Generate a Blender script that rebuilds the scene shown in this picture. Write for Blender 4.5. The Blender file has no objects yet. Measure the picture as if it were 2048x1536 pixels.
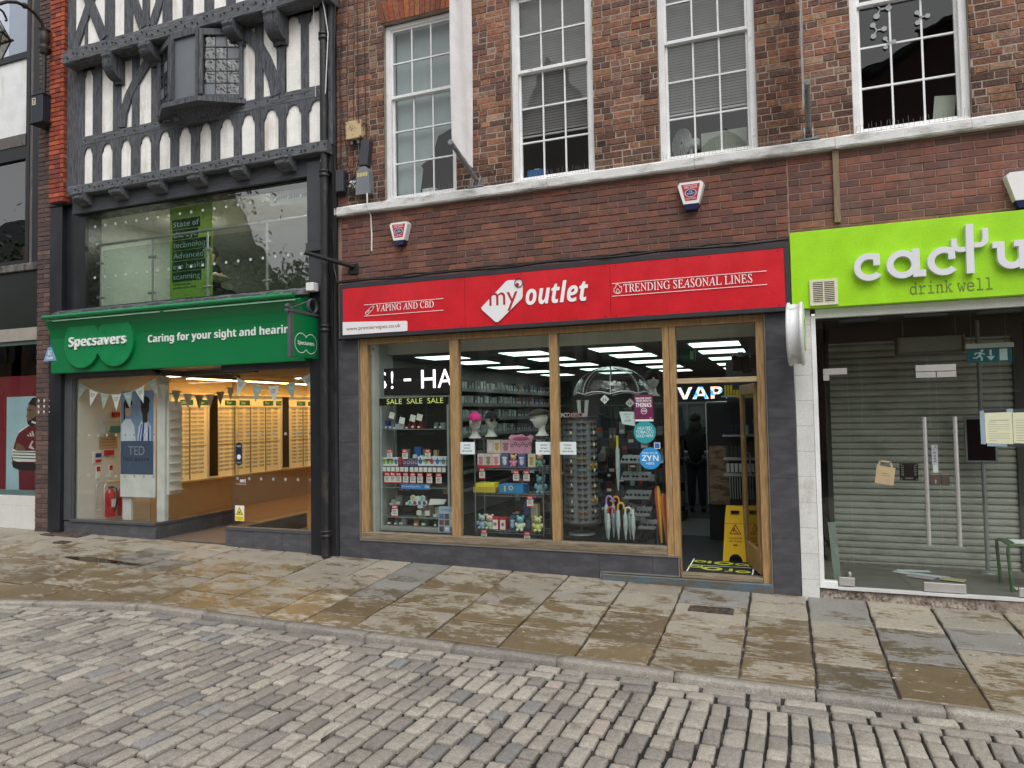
import bpy, bmesh, math, random
from mathutils import Vector, Matrix
from math import sin, cos, pi, radians

SC = bpy.context.scene
COL = SC.collection
RND = random.Random(11)
# ---------------------------------------------------------------- camera
ZE = 1.84            # eye height above the shop's foot
CAMD = 7.9138        # distance of the camera from the facade plane (Y = 0)
YAW, PITCH, ROLL = -0.364584958, 0.0415479676, 0.0177098541
cy, sy, cp, sp = cos(YAW), sin(YAW), cos(PITCH), sin(PITCH)
fwd = Vector((sy * cp, cy * cp, sp)); rgt = Vector((cy, -sy, 0)); dwn = fwd.cross(rgt)
r2 = rgt * cos(ROLL) + dwn * sin(ROLL); d2 = dwn * cos(ROLL) - rgt * sin(ROLL)
cam = bpy.data.cameras.new("camera"); cam.sensor_width = 36; cam.lens = 1420 / 2048 * 36
cam.clip_start = 0.05; cam.clip_end = 600
co = bpy.data.objects.new("camera", cam); COL.objects.link(co)
co.matrix_world = Matrix(((r2.x, -d2.x, -fwd.x, 0), (r2.y, -d2.y, -fwd.y, -CAMD), (r2.z, -d2.z, -fwd.z, ZE), (0, 0, 0, 1)))
SC.camera = co
# ---------------------------------------------------------------- sky, sun, exposure
SUN_EL, SUN_AZ = radians(58), radians(152)
wld = bpy.data.worlds.new("World"); SC.world = wld; wld.use_nodes = True
wn = wld.node_tree; bg = wn.nodes["Background"]
sky = wn.nodes.new("ShaderNodeTexSky"); sky.sky_type = 'NISHITA'; sky.sun_disc = False
sky.sun_elevation = SUN_EL; sky.sun_rotation = SUN_AZ; sky.air_density = 1.0; sky.dust_density = 3.0; sky.ozone_density = 1.0
hs = wn.nodes.new("ShaderNodeHueSaturation"); hs.inputs['Saturation'].default_value = 0.06
wn.links.new(sky.outputs[0], hs.inputs['Color']); wn.links.new(hs.outputs[0], bg.inputs[0]); bg.inputs[1].default_value = 0.15
sl = bpy.data.lights.new("sun", 'SUN'); sl.energy = 0.8; sl.angle = radians(50); sl.color = (1, .97, .93)
so = bpy.data.objects.new("sun", sl); COL.objects.link(so)
sdir = Vector((sin(SUN_AZ) * cos(SUN_EL), cos(SUN_AZ) * cos(SUN_EL), sin(SUN_EL)))
so.rotation_euler = sdir.to_track_quat('Z', 'Y').to_euler(); so.location = (0, -10, 20)
vs = SC.view_settings; vs.view_transform = 'Standard'; vs.look = 'None'; vs.gamma = 1; vs.exposure = 0.55
SC.cycles.transparent_max_bounces = 24; SC.cycles.max_bounces = 10; SC.cycles.diffuse_bounces = 4; SC.cycles.glossy_bounces = 4

# ---------------------------------------------------------------- materials
def s2l(v): return v / 12.92 if v <= .04045 else ((v + .055) / 1.055) ** 2.4
def hx(h): return tuple(s2l(int(h[i:i + 2], 16) / 255) for i in (0, 2, 4))
def toned(hexes, k, mean=None, s=1.):
    """Colours scaled per channel by k and, if a mean is given, drawn towards it."""
    out = []
    for h in hexes.split():
        c = [int(h[i:i + 2], 16) * q for i, q in zip((0, 2, 4), k)]
        if mean: c = [m + (x - m) * s for x, m in zip(c, mean)]
        out.append(tuple(s2l(x / 255) for x in c))
    return out
MATS = {}
def mk(name, col='808080', rough=.6, metal=0., var=.12, vs=6., bump=.0, bs=40., attr=False, stretch=(1, 1, 1), emit=0., spec=.5, fine=0., coat=0.):
    """A procedural surface: colour (or the mesh's own colour attribute) varied by two noises, with a noise bump."""
    if name in MATS: return MATS[name]
    m = bpy.data.materials.new(name); m.use_nodes = True; nt = m.node_tree; N = nt.nodes; L = nt.links
    b = N["Principled BSDF"]; tc = N.new("ShaderNodeTexCoord"); mp = N.new("ShaderNodeMapping"); mp.inputs['Scale'].default_value = stretch
    geo = N.new("ShaderNodeNewGeometry"); L.new(geo.outputs['Position'], mp.inputs[0])
    n1 = N.new("ShaderNodeTexNoise"); n1.inputs['Scale'].default_value = vs; n1.inputs['Detail'].default_value = 5; L.new(mp.outputs[0], n1.inputs['Vector'])
    mr = N.new("ShaderNodeMapRange"); mr.inputs[1].default_value = .25; mr.inputs[2].default_value = .75; mr.inputs[3].default_value = 1 - var; mr.inputs[4].default_value = 1 + var
    L.new(n1.outputs[0], mr.inputs[0]); fac = mr.outputs[0]
    if fine:
        n2 = N.new("ShaderNodeTexNoise"); n2.inputs['Scale'].default_value = vs * 14; n2.inputs['Detail'].default_value = 3; L.new(mp.outputs[0], n2.inputs['Vector'])
        m2 = N.new("ShaderNodeMapRange"); m2.inputs[1].default_value = .3; m2.inputs[2].default_value = .7; m2.inputs[3].default_value = 1 - fine; m2.inputs[4].default_value = 1 + fine
        L.new(n2.outputs[0], m2.inputs[0]); mu = N.new("ShaderNodeMath"); mu.operation = 'MULTIPLY'; L.new(fac, mu.inputs[0]); L.new(m2.outputs[0], mu.inputs[1]); fac = mu.outputs[0]
    sc = N.new("ShaderNodeVectorMath"); sc.operation = 'SCALE'; L.new(fac, sc.inputs['Scale'])
    if attr:
        at = N.new("ShaderNodeAttribute"); at.attribute_name = 'Col'; L.new(at.outputs['Color'], sc.inputs[0])
    else: sc.inputs[0].default_value = hx(col)
    L.new(sc.outputs[0], b.inputs['Base Color'])
    r = N.new("ShaderNodeMapRange"); r.inputs[3].default_value = max(0, rough - .08); r.inputs[4].default_value = min(1, rough + .08); L.new(n1.outputs[0], r.inputs[0]); L.new(r.outputs[0], b.inputs['Roughness'])
    b.inputs['Metallic'].default_value = metal; b.inputs['Specular IOR Level'].default_value = spec; b.inputs['Coat Weight'].default_value = coat
    if bump:
        n3 = N.new("ShaderNodeTexNoise"); n3.inputs['Scale'].default_value = bs; n3.inputs['Detail'].default_value = 6; L.new(mp.outputs[0], n3.inputs['Vector'])
        bp = N.new("ShaderNodeBump"); bp.inputs['Strength'].default_value = bump; bp.inputs['Distance'].default_value = .01; L.new(n3.outputs[0], bp.inputs['Height']); L.new(bp.outputs[0], b.inputs['Normal'])
    if emit:
        L.new(sc.outputs[0], b.inputs['Emission Color']); b.inputs['Emission Strength'].default_value = emit
    MATS[name] = m; return m
def streak(name, dark, light, vertical=True, rough=.8, bump=.5, bias=.5, s=9.):
    """Weathered wood: two colours along grain-stretched noise."""
    if name in MATS: return MATS[name]
    m = mk(name, light, rough, 0, .12, 3, bump, 26, stretch=(7, 7, .7) if vertical else (.7, 7, 7)); nt = m.node_tree; N = nt.nodes; L = nt.links
    b = N["Principled BSDF"]; mp = next(n for n in N if n.type == 'MAPPING')
    n = N.new("ShaderNodeTexNoise"); n.inputs['Scale'].default_value = s; n.inputs['Detail'].default_value = 8; n.inputs['Roughness'].default_value = .68; L.new(mp.outputs[0], n.inputs['Vector'])
    cr = N.new("ShaderNodeValToRGB"); cr.color_ramp.elements[0].position = bias - .16; cr.color_ramp.elements[1].position = bias + .2
    cr.color_ramp.elements[0].color = (*hx(dark), 1); cr.color_ramp.elements[1].color = (*hx(light), 1); L.new(n.outputs[0], cr.inputs[0])
    L.new(cr.outputs[0], b.inputs['Base Color']); return m
def stained(name, base, stain, rough=.7, th=.62, s=3., stretch=(1, 1, 1), soft=.08, bump=.15, attr=False, wet=None, grad=None):
    """Base colour with patches of a second colour where a noise passes a threshold (dirt, flaking paint, damp)."""
    if name in MATS: return MATS[name]
    m = mk(name, base, rough, 0, .1, 5, bump, 60, attr=attr, fine=.08); nt = m.node_tree; N = nt.nodes; L = nt.links; b = N["Principled BSDF"]
    geo = next(n for n in N if n.type == 'NEW_GEOMETRY'); mp = N.new("ShaderNodeMapping"); mp.inputs['Scale'].default_value = stretch; L.new(geo.outputs['Position'], mp.inputs[0])
    n = N.new("ShaderNodeTexNoise"); n.inputs['Scale'].default_value = s; n.inputs['Detail'].default_value = 9; n.inputs['Roughness'].default_value = .65; L.new(mp.outputs[0], n.inputs['Vector']); val = n.outputs[0]
    if grad:   # damp more likely towards the kerb: (axis, from, to, amount)
        sx = N.new("ShaderNodeSeparateXYZ"); L.new(geo.outputs['Position'], sx.inputs[0]); g = N.new("ShaderNodeMapRange"); g.inputs[1].default_value = grad[1]; g.inputs[2].default_value = grad[2]; g.inputs[3].default_value = 0; g.inputs[4].default_value = grad[3]
        L.new(sx.outputs[grad[0]], g.inputs[0]); ad = N.new("ShaderNodeMath"); L.new(val, ad.inputs[0]); L.new(g.outputs[0], ad.inputs[1]); val = ad.outputs[0]
    if attr and wet:
        at = next(q for q in N if q.type == 'ATTRIBUTE'); cx = N.new("ShaderNodeCombineXYZ"); k1 = N.new("ShaderNodeMath"); k1.operation = 'MULTIPLY'; L.new(at.outputs['Alpha'], k1.inputs[0]); k1.inputs[1].default_value = 300; L.new(k1.outputs[0], cx.inputs[0]); L.new(k1.outputs[0], cx.inputs[2])
        vo = N.new("ShaderNodeVectorMath"); L.new(mp.outputs[0], vo.inputs[0]); L.new(cx.outputs[0], vo.inputs[1]); L.new(vo.outputs[0], n.inputs['Vector']); ad = N.new("ShaderNodeMath"); L.new(val, ad.inputs[0]); L.new(at.outputs['Alpha'], ad.inputs[1]); val = ad.outputs[0]; th += 1; n.inputs['Detail'].default_value = 10
        n5 = N.new("ShaderNodeTexNoise"); n5.inputs['Scale'].default_value = s * 7; n5.inputs['Detail'].default_value = 8; n5.inputs['Roughness'].default_value = .7; m5 = N.new("ShaderNodeMapping"); m5.inputs['Scale'].default_value = (.6, 2., 1); L.new(geo.outputs['Position'], m5.inputs[0]); L.new(m5.outputs[0], n5.inputs['Vector'])
        s5 = N.new("ShaderNodeMath"); s5.operation = 'MULTIPLY_ADD'; L.new(n5.outputs[0], s5.inputs[0]); s5.inputs[1].default_value = .75; s5.inputs[2].default_value = -.375; a5 = N.new("ShaderNodeMath"); L.new(val, a5.inputs[0]); L.new(s5.outputs[0], a5.inputs[1]); val = a5.outputs[0]
    mr = N.new("ShaderNodeMapRange"); mr.inputs[1].default_value = th - soft; mr.inputs[2].default_value = th + soft; L.new(val, mr.inputs[0])
    old = b.inputs['Base Color'].links[0].from_socket; mx = N.new("ShaderNodeMix"); mx.data_type = 'RGBA'; L.new(mr.outputs[0], mx.inputs[0]); L.new(old, mx.inputs[6])
    if wet:
        w = N.new("ShaderNodeVectorMath"); w.operation = 'MULTIPLY'; L.new(old, w.inputs[0]); w.inputs[1].default_value = hx(stain); L.new(w.outputs[0], mx.inputs[7])
        ro = b.inputs['Roughness'].links[0].from_socket; mf = N.new("ShaderNodeMix"); L.new(mr.outputs[0], mf.inputs[0]); L.new(ro, mf.inputs[2]); mf.inputs[3].default_value = wet; L.new(mf.outputs[0], b.inputs['Roughness'])
    else: mx.inputs[7].default_value = (*hx(stain), 1)
    L.new(mx.outputs[2], b.inputs['Base Color']); return m
def glass(name, refl=.08, tint='eef4f0', rough=0., bump=0.):
    if name in MATS: return MATS[name]
    m = bpy.data.materials.new(name); m.use_nodes = True; nt = m.node_tree; N = nt.nodes; L = nt.links; N.remove(N["Principled BSDF"]); out = N["Material Output"]
    lw = N.new("ShaderNodeLayerWeight"); lw.inputs[0].default_value = .5; pw = N.new("ShaderNodeMath"); pw.operation = 'POWER'; pw.inputs[1].default_value = 4.5; L.new(lw.outputs['Facing'], pw.inputs[0])
    ml = N.new("ShaderNodeMath"); ml.operation = 'MULTIPLY_ADD'; ml.inputs[1].default_value = .9; ml.inputs[2].default_value = refl; L.new(pw.outputs[0], ml.inputs[0])
    tr = N.new("ShaderNodeBsdfTransparent"); tr.inputs[0].default_value = (*hx(tint), 1); gl = N.new("ShaderNodeBsdfGlossy"); gl.inputs['Roughness'].default_value = rough
    mx = N.new("ShaderNodeMixShader"); L.new(ml.outputs[0], mx.inputs[0]); L.new(tr.outputs[0], mx.inputs[1]); L.new(gl.outputs[0], mx.inputs[2]); L.new(mx.outputs[0], out.inputs[0])
    geo = N.new("ShaderNodeNewGeometry"); n = N.new("ShaderNodeTexNoise"); n.inputs['Scale'].default_value = 1.3 if bump < .5 else 14; L.new(geo.outputs['Position'], n.inputs[0])
    bp = N.new("ShaderNodeBump"); bp.inputs['Strength'].default_value = bump or .05; bp.inputs['Distance'].default_value = .02; L.new(n.outputs[0], bp.inputs['Height']); L.new(bp.outputs[0], gl.inputs['Normal'])
    MATS[name] = m; return m
def lamp_mat(name, col, strength):
    if name in MATS: return MATS[name]
    m = bpy.data.materials.new(name); m.use_nodes = True; b = m.node_tree.nodes["Principled BSDF"]
    b.inputs['Base Color'].default_value = (*hx(col), 1); b.inputs['Emission Color'].default_value = (*hx(col), 1); b.inputs['Emission Strength'].default_value = strength
    MATS[name] = m; return m

# ---------------------------------------------------------------- mesh builder
BOLD = (0x1D5D4, 0x1D5EE, 0x1D7EC); BOLDIT = (0x1D63C, 0x1D656, None); SERIF = (0x1D400, 0x1D41A, 0x1D7CE); SLAB = (0x1D670, 0x1D68A, 0x1D7F6); ROMAN = (0x1D434, 0x1D44E, None)
def mapped(s, st):
    if not st: return s
    o = ''
    for c in s:
        if 'A' <= c <= 'Z': o += chr(st[0] + ord(c) - 65)
        elif 'a' <= c <= 'z': o += chr(st[1] + ord(c) - 97)
        elif '0' <= c <= '9' and st[2]: o += chr(st[2] + ord(c) - 48)
        else: o += c
    return o
_TX = {}
def text_geo(s, style, off, space):
    k = (s, style, off, space)
    if k in _TX: return _TX[k]
    cu = bpy.data.curves.new("lettering", 'FONT'); cu.body = mapped(s, style); cu.offset = off; cu.resolution_u = 4; cu.space_character = space
    ob = bpy.data.objects.new("lettering", cu); COL.objects.link(ob); bpy.context.view_layer.update()
    dg = bpy.context.evaluated_depsgraph_get(); me = bpy.data.meshes.new_from_object(ob.evaluated_get(dg))
    vs_ = [(v.co[0] - (.27 * v.co[1] if style is ROMAN else 0), v.co[1]) for v in me.vertices]; fs = [tuple(p.vertices) for p in me.polygons]
    COL.objects.unlink(ob); bpy.data.objects.remove(ob); bpy.data.curves.remove(cu); bpy.data.meshes.remove(me)
    _TX[k] = (vs_, fs); return _TX[k]
FRONT = lambda y: (lambda u, v, d: (u, y - d, v))       # picture plane facing the street at depth y
class MB:
    def __init__(s): s.v = []; s.f = []; s.mi = []; s.c = []; s.sm = []
    def add(s, vs_, fs, mi=0, col=None, sm=False):
        o = len(s.v); s.v += [tuple(v) for v in vs_]
        for f in fs: s.f.append(tuple(i + o for i in f)); s.mi.append(mi); s.c.append(col); s.sm.append(sm)
        return s
    def box(s, x0, x1, y0, y1, z0, z1, mi=0, col=None, ch=0.):
        if x0 > x1: x0, x1 = x1, x0
        if y0 > y1: y0, y1 = y1, y0
        if z0 > z1: z0, z1 = z1, z0
        if not ch:
            vs_ = [(x, y, z) for x in (x0, x1) for y in (y0, y1) for z in (z0, z1)]
            return s.add(vs_, [(0, 1, 3, 2), (4, 6, 7, 5), (0, 4, 5, 1), (2, 3, 7, 6), (0, 2, 6, 4), (1, 5, 7, 3)], mi, col)
        ch = min(ch, (x1 - x0) * .45, (y1 - y0) * .45, (z1 - z0) * .45); bm = bmesh.new(); vv = {}
        for i, x in enumerate((x0, x1)):
            for j, y in enumerate((y0, y1)):
                for k, z in enumerate((z0, z1)):
                    sx, sy_, sz = (1, -1)[i], (1, -1)[j], (1, -1)[k]
                    vv[i, j, k] = [bm.verts.new((x, y + sy_ * ch, z + sz * ch)), bm.verts.new((x + sx * ch, y, z + sz * ch)), bm.verts.new((x + sx * ch, y + sy_ * ch, z))]
        r = bmesh.ops.convex_hull(bm, input=bm.verts[:]); bmesh.ops.dissolve_limit(bm, angle_limit=.01, verts=bm.verts[:], edges=bm.edges[:]); bm.verts.index_update()
        s.add([v.co[:] for v in bm.verts], [tuple(v.index for v in f.verts) for f in bm.faces], mi, col); bm.free(); return s
    def quad(s, a, b, c, d, mi=0, col=None): return s.add([a, b, c, d], [(0, 1, 2, 3)], mi, col)
    def prism(s, poly, T, d0=0., d1=.02, mi=0, col=None, caps=True):
        """Outline (u, v), anticlockwise as seen from the front, given thickness along d."""
        n = len(poly); area = sum(poly[i][0] * poly[(i + 1) % n][1] - poly[(i + 1) % n][0] * poly[i][1] for i in range(n))
        if area < 0: poly = poly[::-1]
        vs_ = [T(u, v, d0) for u, v in poly] + [T(u, v, d1) for u, v in poly]
        fs = [(i, (i + 1) % n, n + (i + 1) % n, n + i) for i in range(n)]
        if caps: fs += [tuple(range(n, 2 * n)), tuple(range(n - 1, -1, -1))]
        return s.add(vs_, fs, mi, col)
    def sweep(s, prof, x0, x1, mi=0, col=None, axis='x'):
        """A (y, z) profile run along X."""
        n = len(prof); vs_ = [(x0, y, z) for y, z in prof] + [(x1, y, z) for y, z in prof]
        return s.add(vs_, [(i, (i + 1) % n, n + (i + 1) % n, n + i) for i in range(n)] + [tuple(range(n))[::-1], tuple(range(n, 2 * n))], mi, col)
    def tube(s, pts, r, seg=10, mi=0, col=None, sm=True):
        pts = [Vector(p) for p in pts]; rs = r if isinstance(r, (list, tuple)) else [r] * len(pts); vs_ = []; fs = []; up = None
        for i, p in enumerate(pts):
            t = (pts[min(i + 1, len(pts) - 1)] - pts[max(i - 1, 0)]).normalized()
            if up is None: up = Vector((0, 0, 1)) if abs(t.z) < .9 else Vector((1, 0, 0))
            a = t.cross(up).normalized(); b = a.cross(t).normalized(); up = b
            vs_ += [p + a * cos(2 * pi * k / seg) * rs[i] + b * sin(2 * pi * k / seg) * rs[i] for k in range(seg)]
        for i in range(len(pts) - 1):
            for k in range(seg): fs.append((i * seg + k, i * seg + (k + 1) % seg, (i + 1) * seg + (k + 1) % seg, (i + 1) * seg + k))
        s.add(vs_, fs, mi, col, sm); e = (len(pts) - 1) * seg
        s.add(vs_[:seg], [tuple(range(seg))[::-1]], mi, col); s.add(vs_[e:], [tuple(range(seg))], mi, col); return s
    def lathe(s, prof, c, seg=20, mi=0, col=None, axis='z', sm=True):
        vs_ = []; fs = []
        for r, h in prof:
            for k in range(seg):
                a = 2 * pi * k / seg; p = (r * cos(a), r * sin(a), h) if axis == 'z' else ((r * cos(a), -h, r * sin(a)) if axis == 'y' else (h, r * cos(a), r * sin(a)))
                vs_.append((c[0] + p[0], c[1] + p[1], c[2] + p[2]))
        n = len(prof)
        for i in range(n - 1):
            for k in range(seg): fs.append((i * seg + k, i * seg + (k + 1) % seg, (i + 1) * seg + (k + 1) % seg, (i + 1) * seg + k))
        s.add(vs_, fs, mi, col, sm); s.add(vs_[:seg], [tuple(range(seg))[::-1]], mi, col); s.add(vs_[-seg:], [tuple(range(seg))], mi, col); return s
    def disc(s, u, v, r, T, d0=0., d1=.004, mi=0, col=None, seg=24, ru=None):
        return s.prism([(u + (ru or r) * cos(2 * pi * k / seg), v + r * sin(2 * pi * k / seg)) for k in range(seg)], T, d0, d1, mi, col)
    def ring(s, u, v, r0, r1, T, d0=0., d1=.004, mi=0, a0=0., a1=2 * pi, seg=32, col=None):
        full = abs(a1 - a0 - 2 * pi) < 1e-6; n = seg + (0 if full else 1); vs_ = []
        for k in range(n):
            a = a0 + (a1 - a0) * k / seg
            for rr in (r0, r1):
                for d in (d0, d1): vs_.append(T(u + rr * cos(a), v + rr * sin(a), d))
        fs = []
        for k in range(seg):
            i = 4 * k; j = 4 * ((k + 1) % n)
            fs += [(i + 1, i + 3, j + 3, j + 1), (i + 2, i, j, j + 2), (i + 3, i + 2, j + 2, j + 3), (i, i + 1, j + 1, j)]
        if not full: e = 4 * seg; fs += [(0, 2, 3, 1), (e, e + 1, e + 3, e + 2)]
        return s.add(vs_, fs, mi, col)
    def text(s, t, u, v, T, w=None, h=None, ext=.003, mi=0, style=None, off=0., d0=0., space=1., col=None, center=False, clip=None):
        vs_, fs = text_geo(t, style, off, space)
        if not vs_: return s
        x0 = min(p[0] for p in vs_); x1 = max(p[0] for p in vs_); y0 = min(p[1] for p in vs_); y1 = max(p[1] for p in vs_)
        if w is None: k = h / (y1 - y0); kx = k
        elif h is None: kx = k = w / (x1 - x0)
        else: kx = w / (x1 - x0); k = h / (y1 - y0)
        if center: u -= (x1 - x0) * kx / 2
        q = [(u + (p[0] - x0) * kx, v + (p[1] - y0) * k) for p in vs_]
        bm = bmesh.new(); bv = [bm.verts.new((a, b, 0)) for a, b in q]
        for f in fs:
            try: bm.faces.new([bv[i] for i in f])
            except ValueError: pass
        bmesh.ops.remove_doubles(bm, verts=bm.verts[:], dist=1e-6)
        if clip: bmesh.ops.bisect_plane(bm, geom=bm.verts[:] + bm.edges[:] + bm.faces[:], plane_co=(clip[0], 0, 0), plane_no=(clip[1], 0, 0), clear_outer=True)
        for f in bm.faces:
            if f.normal.z < 0: f.normal_flip()
        if ext:
            r = bmesh.ops.extrude_face_region(bm, geom=bm.faces[:])
            nv = [g for g in r['geom'] if isinstance(g, bmesh.types.BMVert)]; bmesh.ops.translate(bm, verts=nv, vec=(0, 0, ext))
        bm.verts.index_update()
        s.add([T(p.co.x, p.co.y, p.co.z + d0) for p in bm.verts], [tuple(p.index for p in f.verts) for f in bm.faces], mi, col); bm.free(); return s
    def sphere(s, c, r, seg=16, rings=10, mi=0, col=None, scale=(1, 1, 1), fn=None):
        vs_ = []; fs = []
        for i in range(rings + 1):
            th = pi * i / rings
            for k in range(seg):
                a = 2 * pi * k / seg; p = Vector((sin(th) * cos(a) * scale[0], sin(th) * sin(a) * scale[1], cos(th) * scale[2])) * r
                if fn: p = fn(p)
                vs_.append(Vector(c) + p)
        for i in range(rings):
            for k in range(seg): fs.append((i * seg + k, (i + 1) * seg + k, (i + 1) * seg + (k + 1) % seg, i * seg + (k + 1) % seg))
        return s.add(vs_, fs, mi, col, True)
    def xform(s, M): s.v = [tuple(M @ Vector(v)) for v in s.v]; return s
    def join(s, o, M=None):
        vs_ = [tuple(M @ Vector(v)) for v in o.v] if M else o.v; k = len(s.v); s.v += list(vs_)
        s.f += [tuple(i + k for i in f) for f in o.f]; s.mi += o.mi; s.c += o.c; s.sm += o.sm; return s
ROOT = {}
def mesh_obj(name, mb, mats, origin=(0, 0, 0)):
    o = Vector(origin); me = bpy.data.meshes.new(name); me.from_pydata([tuple(Vector(v) - o) for v in mb.v], [], mb.f)
    mats = mats if isinstance(mats, (list, tuple)) else [mats]
    for m in mats: me.materials.append(m)
    if len(mats) > 1: me.polygons.foreach_set('material_index', mb.mi)
    if any(mb.sm): me.polygons.foreach_set('use_smooth', mb.sm)
    if any(c is not None for c in mb.c):
        at = me.color_attributes.new('Col', 'FLOAT_COLOR', 'CORNER'); buf = []
        for f, c in zip(mb.f, mb.c): buf += [*((c or (.5, .5, .5))[:3]), c[3] if c and len(c) > 3 else 1.] * len(f)
        at.data.foreach_set('color', buf)
    me.update(); ob = bpy.data.objects.new(name, me); COL.objects.link(ob); return ob
def tag(o, label, cat, group=None):
    o['label'] = label; o['category'] = cat
    if group: o['group'] = group
def thing(name, label, cat, loc, group=None):
    o = bpy.data.objects.new(name, None); o.empty_display_size = .1; COL.objects.link(o); o.location = loc; ROOT[o.name] = Vector(loc); tag(o, label, cat, group); return o
SPLIT = {'pane', 'leaded_pane', 'stone_pillar', 'stone_riser', 'patch_fitting', 'glass_fitting', 'dark_body', 'glass_panel', 'dark_stripes', 'shelf_post', 'end_bracket', 'pilaster_casing', 'under_trim', 'blue_tape', 'dark_tape', 'shop_window_frame'}
def islands(mb):
    par = list(range(len(mb.v)))
    def find(i):
        while par[i] != i: par[i] = par[par[i]]; i = par[i]
        return i
    for f in mb.f:
        for i in f[1:]: par[find(i)] = find(f[0])
    g = {}
    for k, f in enumerate(mb.f): g.setdefault(find(f[0]), []).append(k)
    out = []
    for ks in g.values():
        n = MB(); vi = {}
        for k in ks:
            for i in mb.f[k]:
                if i not in vi: vi[i] = len(n.v); n.v.append(mb.v[i])
            n.f.append(tuple(vi[i] for i in mb.f[k])); n.mi.append(mb.mi[k]); n.c.append(mb.c[k]); n.sm.append(mb.sm[k])
        out.append(n)
    return out
def part(name, mb, mats, parent, label=None):
    if name in SPLIT and not label:
        return [part(name, q, mats, parent, ' ') for q in islands(mb)][0]
    ob = mesh_obj(name, mb, mats, ROOT[parent.name]); ob.parent = parent; ROOT[ob.name] = ROOT[parent.name]
    if label and label != ' ': ob['label'] = label
    return ob
def solo(name, mb, mats, label, cat, loc, group=None):
    ob = mesh_obj(name, mb, mats, loc); ob.location = loc; ROOT[ob.name] = Vector(loc); tag(ob, label, cat, group); return ob
def struct(name, mb, mats):
    ob = mesh_obj(name, mb, mats); ob['kind'] = 'structure'; return ob
def dup(o, loc, rotz=None, label=None, group=None):
    c = o.copy(); COL.objects.link(c); c.location = loc
    if rotz is not None: c.rotation_euler = (c.rotation_euler[0], c.rotation_euler[1], rotz)
    if label: c['label'] = label
    if group: c['group'] = group
    for ch in list(o.children):
        d = ch.copy(); COL.objects.link(d); d.parent = c
        for g in ch.children:
            e = g.copy(); COL.objects.link(e); e.parent = d
    return c
ORD = "first second third fourth fifth sixth seventh eighth ninth tenth eleventh twelfth thirteenth fourteenth fifteenth sixteenth".split()

# common materials
black_v = streak('black_timber_upright', '2b2d31', '6d7076', True, bias=.50); black_h = streak('black_timber_level', '2c2e32', '74777c', False, bias=.47)
plaster = stained('limewashed_plaster', 'f3f1ec', 'c3b9a8', .85, .62, 2.2, (3, 3, .5), .12, .25)
white_paint = stained('white_window_paint', 'e6e7e7', 'b9b6b0', .5, .68, 6, (1, 1, 1), .06, .12)
ledge_paint = stained('weathered_ledge_paint', 'dcdcda', '8d8a84', .75, .60, 3.2, (.8, 1, 2.2), .10, .35)
def smudge(m, s, th, col, soft=.1, amt=.75, st=(1, 1, 1)):
    nt = m.node_tree; N = nt.nodes; L = nt.links; b = N["Principled BSDF"]; old = b.inputs['Base Color'].links[0].from_socket; geo = next(q for q in N if q.type == 'NEW_GEOMETRY'); mp = N.new("ShaderNodeMapping"); mp.inputs['Scale'].default_value = st; L.new(geo.outputs['Position'], mp.inputs[0])
    n = N.new("ShaderNodeTexNoise"); n.inputs['Scale'].default_value = s; n.inputs['Detail'].default_value = 7; n.inputs['Roughness'].default_value = .7; L.new(mp.outputs[0], n.inputs[0]); r = N.new("ShaderNodeMapRange"); r.inputs[1].default_value = th - soft; r.inputs[2].default_value = th + soft; r.inputs[4].default_value = amt; L.new(n.outputs[0], r.inputs[0])
    x = N.new("ShaderNodeMix"); x.data_type = 'RGBA'; L.new(r.outputs[0], x.inputs[0]); L.new(old, x.inputs[6]); x.inputs[7].default_value = (*hx(col), 1); L.new(x.outputs[2], b.inputs['Base Color'])
brick_m = mk('old_brick', attr=True, rough=.88, var=.25, vs=2.2, bump=.9, bs=60, fine=.3); smudge(brick_m, 16, .62, '54433d', .10, .75); smudge(brick_m, 24, .65, 'a89a8a', .06, .7); smudge(brick_m, 2.6, .66, '54453e', .14, .5, (1, 1, .45))
brick_n = mk('wirecut_brick', attr=True, rough=.85, var=.22, vs=16, bump=.6, bs=90, fine=.2); smudge(brick_n, 11, .58, '4d403c', .12, .75, (.7, 1, 1.6)); smudge(brick_n, 1.7, .66, '8d8078', .12, .35, (1, 1, .4))
mortar_l = mk('pale_mortar', '9f9385', .95, var=.3, vs=7, bump=.5); mortar_d = mk('brown_mortar', '917a6e', .95, var=.25, vs=7, bump=.5)
slate = stained('slate_cladding_tile', '45454a', '55555b', .42, .56, 4, (1, 1, 2.5), .1, .12); slate_seam = mk('tile_seam', '2c2c30', .8)
shopwood_v = streak('oak_frame_upright', '7a5d3d', 'b59465', True, .55, .2, .45, 6); shopwood_h = streak('oak_frame_level', '70583c', 'a4855c', False, .6, .25, .45, 6); sillwood = streak('weathered_sill_wood', '54493c', '94866f', False, .75, .4, .45, 6)
trim_m = mk('brushed_trim', 'b9b9b6', .35, .9, .1); steel = mk('stainless_steel', 'c9c8c6', .38, .7, .08, 20)
pane = glass('shop_window_glass', .062); pane_up = glass('sash_window_glass', .07, 'dfe6e4', 0, .25); pane_opt = glass('tinted_window_glass', .23, 'd7e4df', 0, .12)
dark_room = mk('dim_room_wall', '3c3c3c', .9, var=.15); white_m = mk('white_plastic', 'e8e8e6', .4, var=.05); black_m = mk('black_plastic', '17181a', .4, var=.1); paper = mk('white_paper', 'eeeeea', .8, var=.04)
ink = mk('black_ink', '151517', .7, var=.02); red_ink = mk('red_ink', 'c3202b', .6, var=.05); gold_ink = mk('yellow_ink', 'd8d96a', .6, var=.05); white_ink = mk('white_ink', 'f2f2f2', .5, var=.02)
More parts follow.
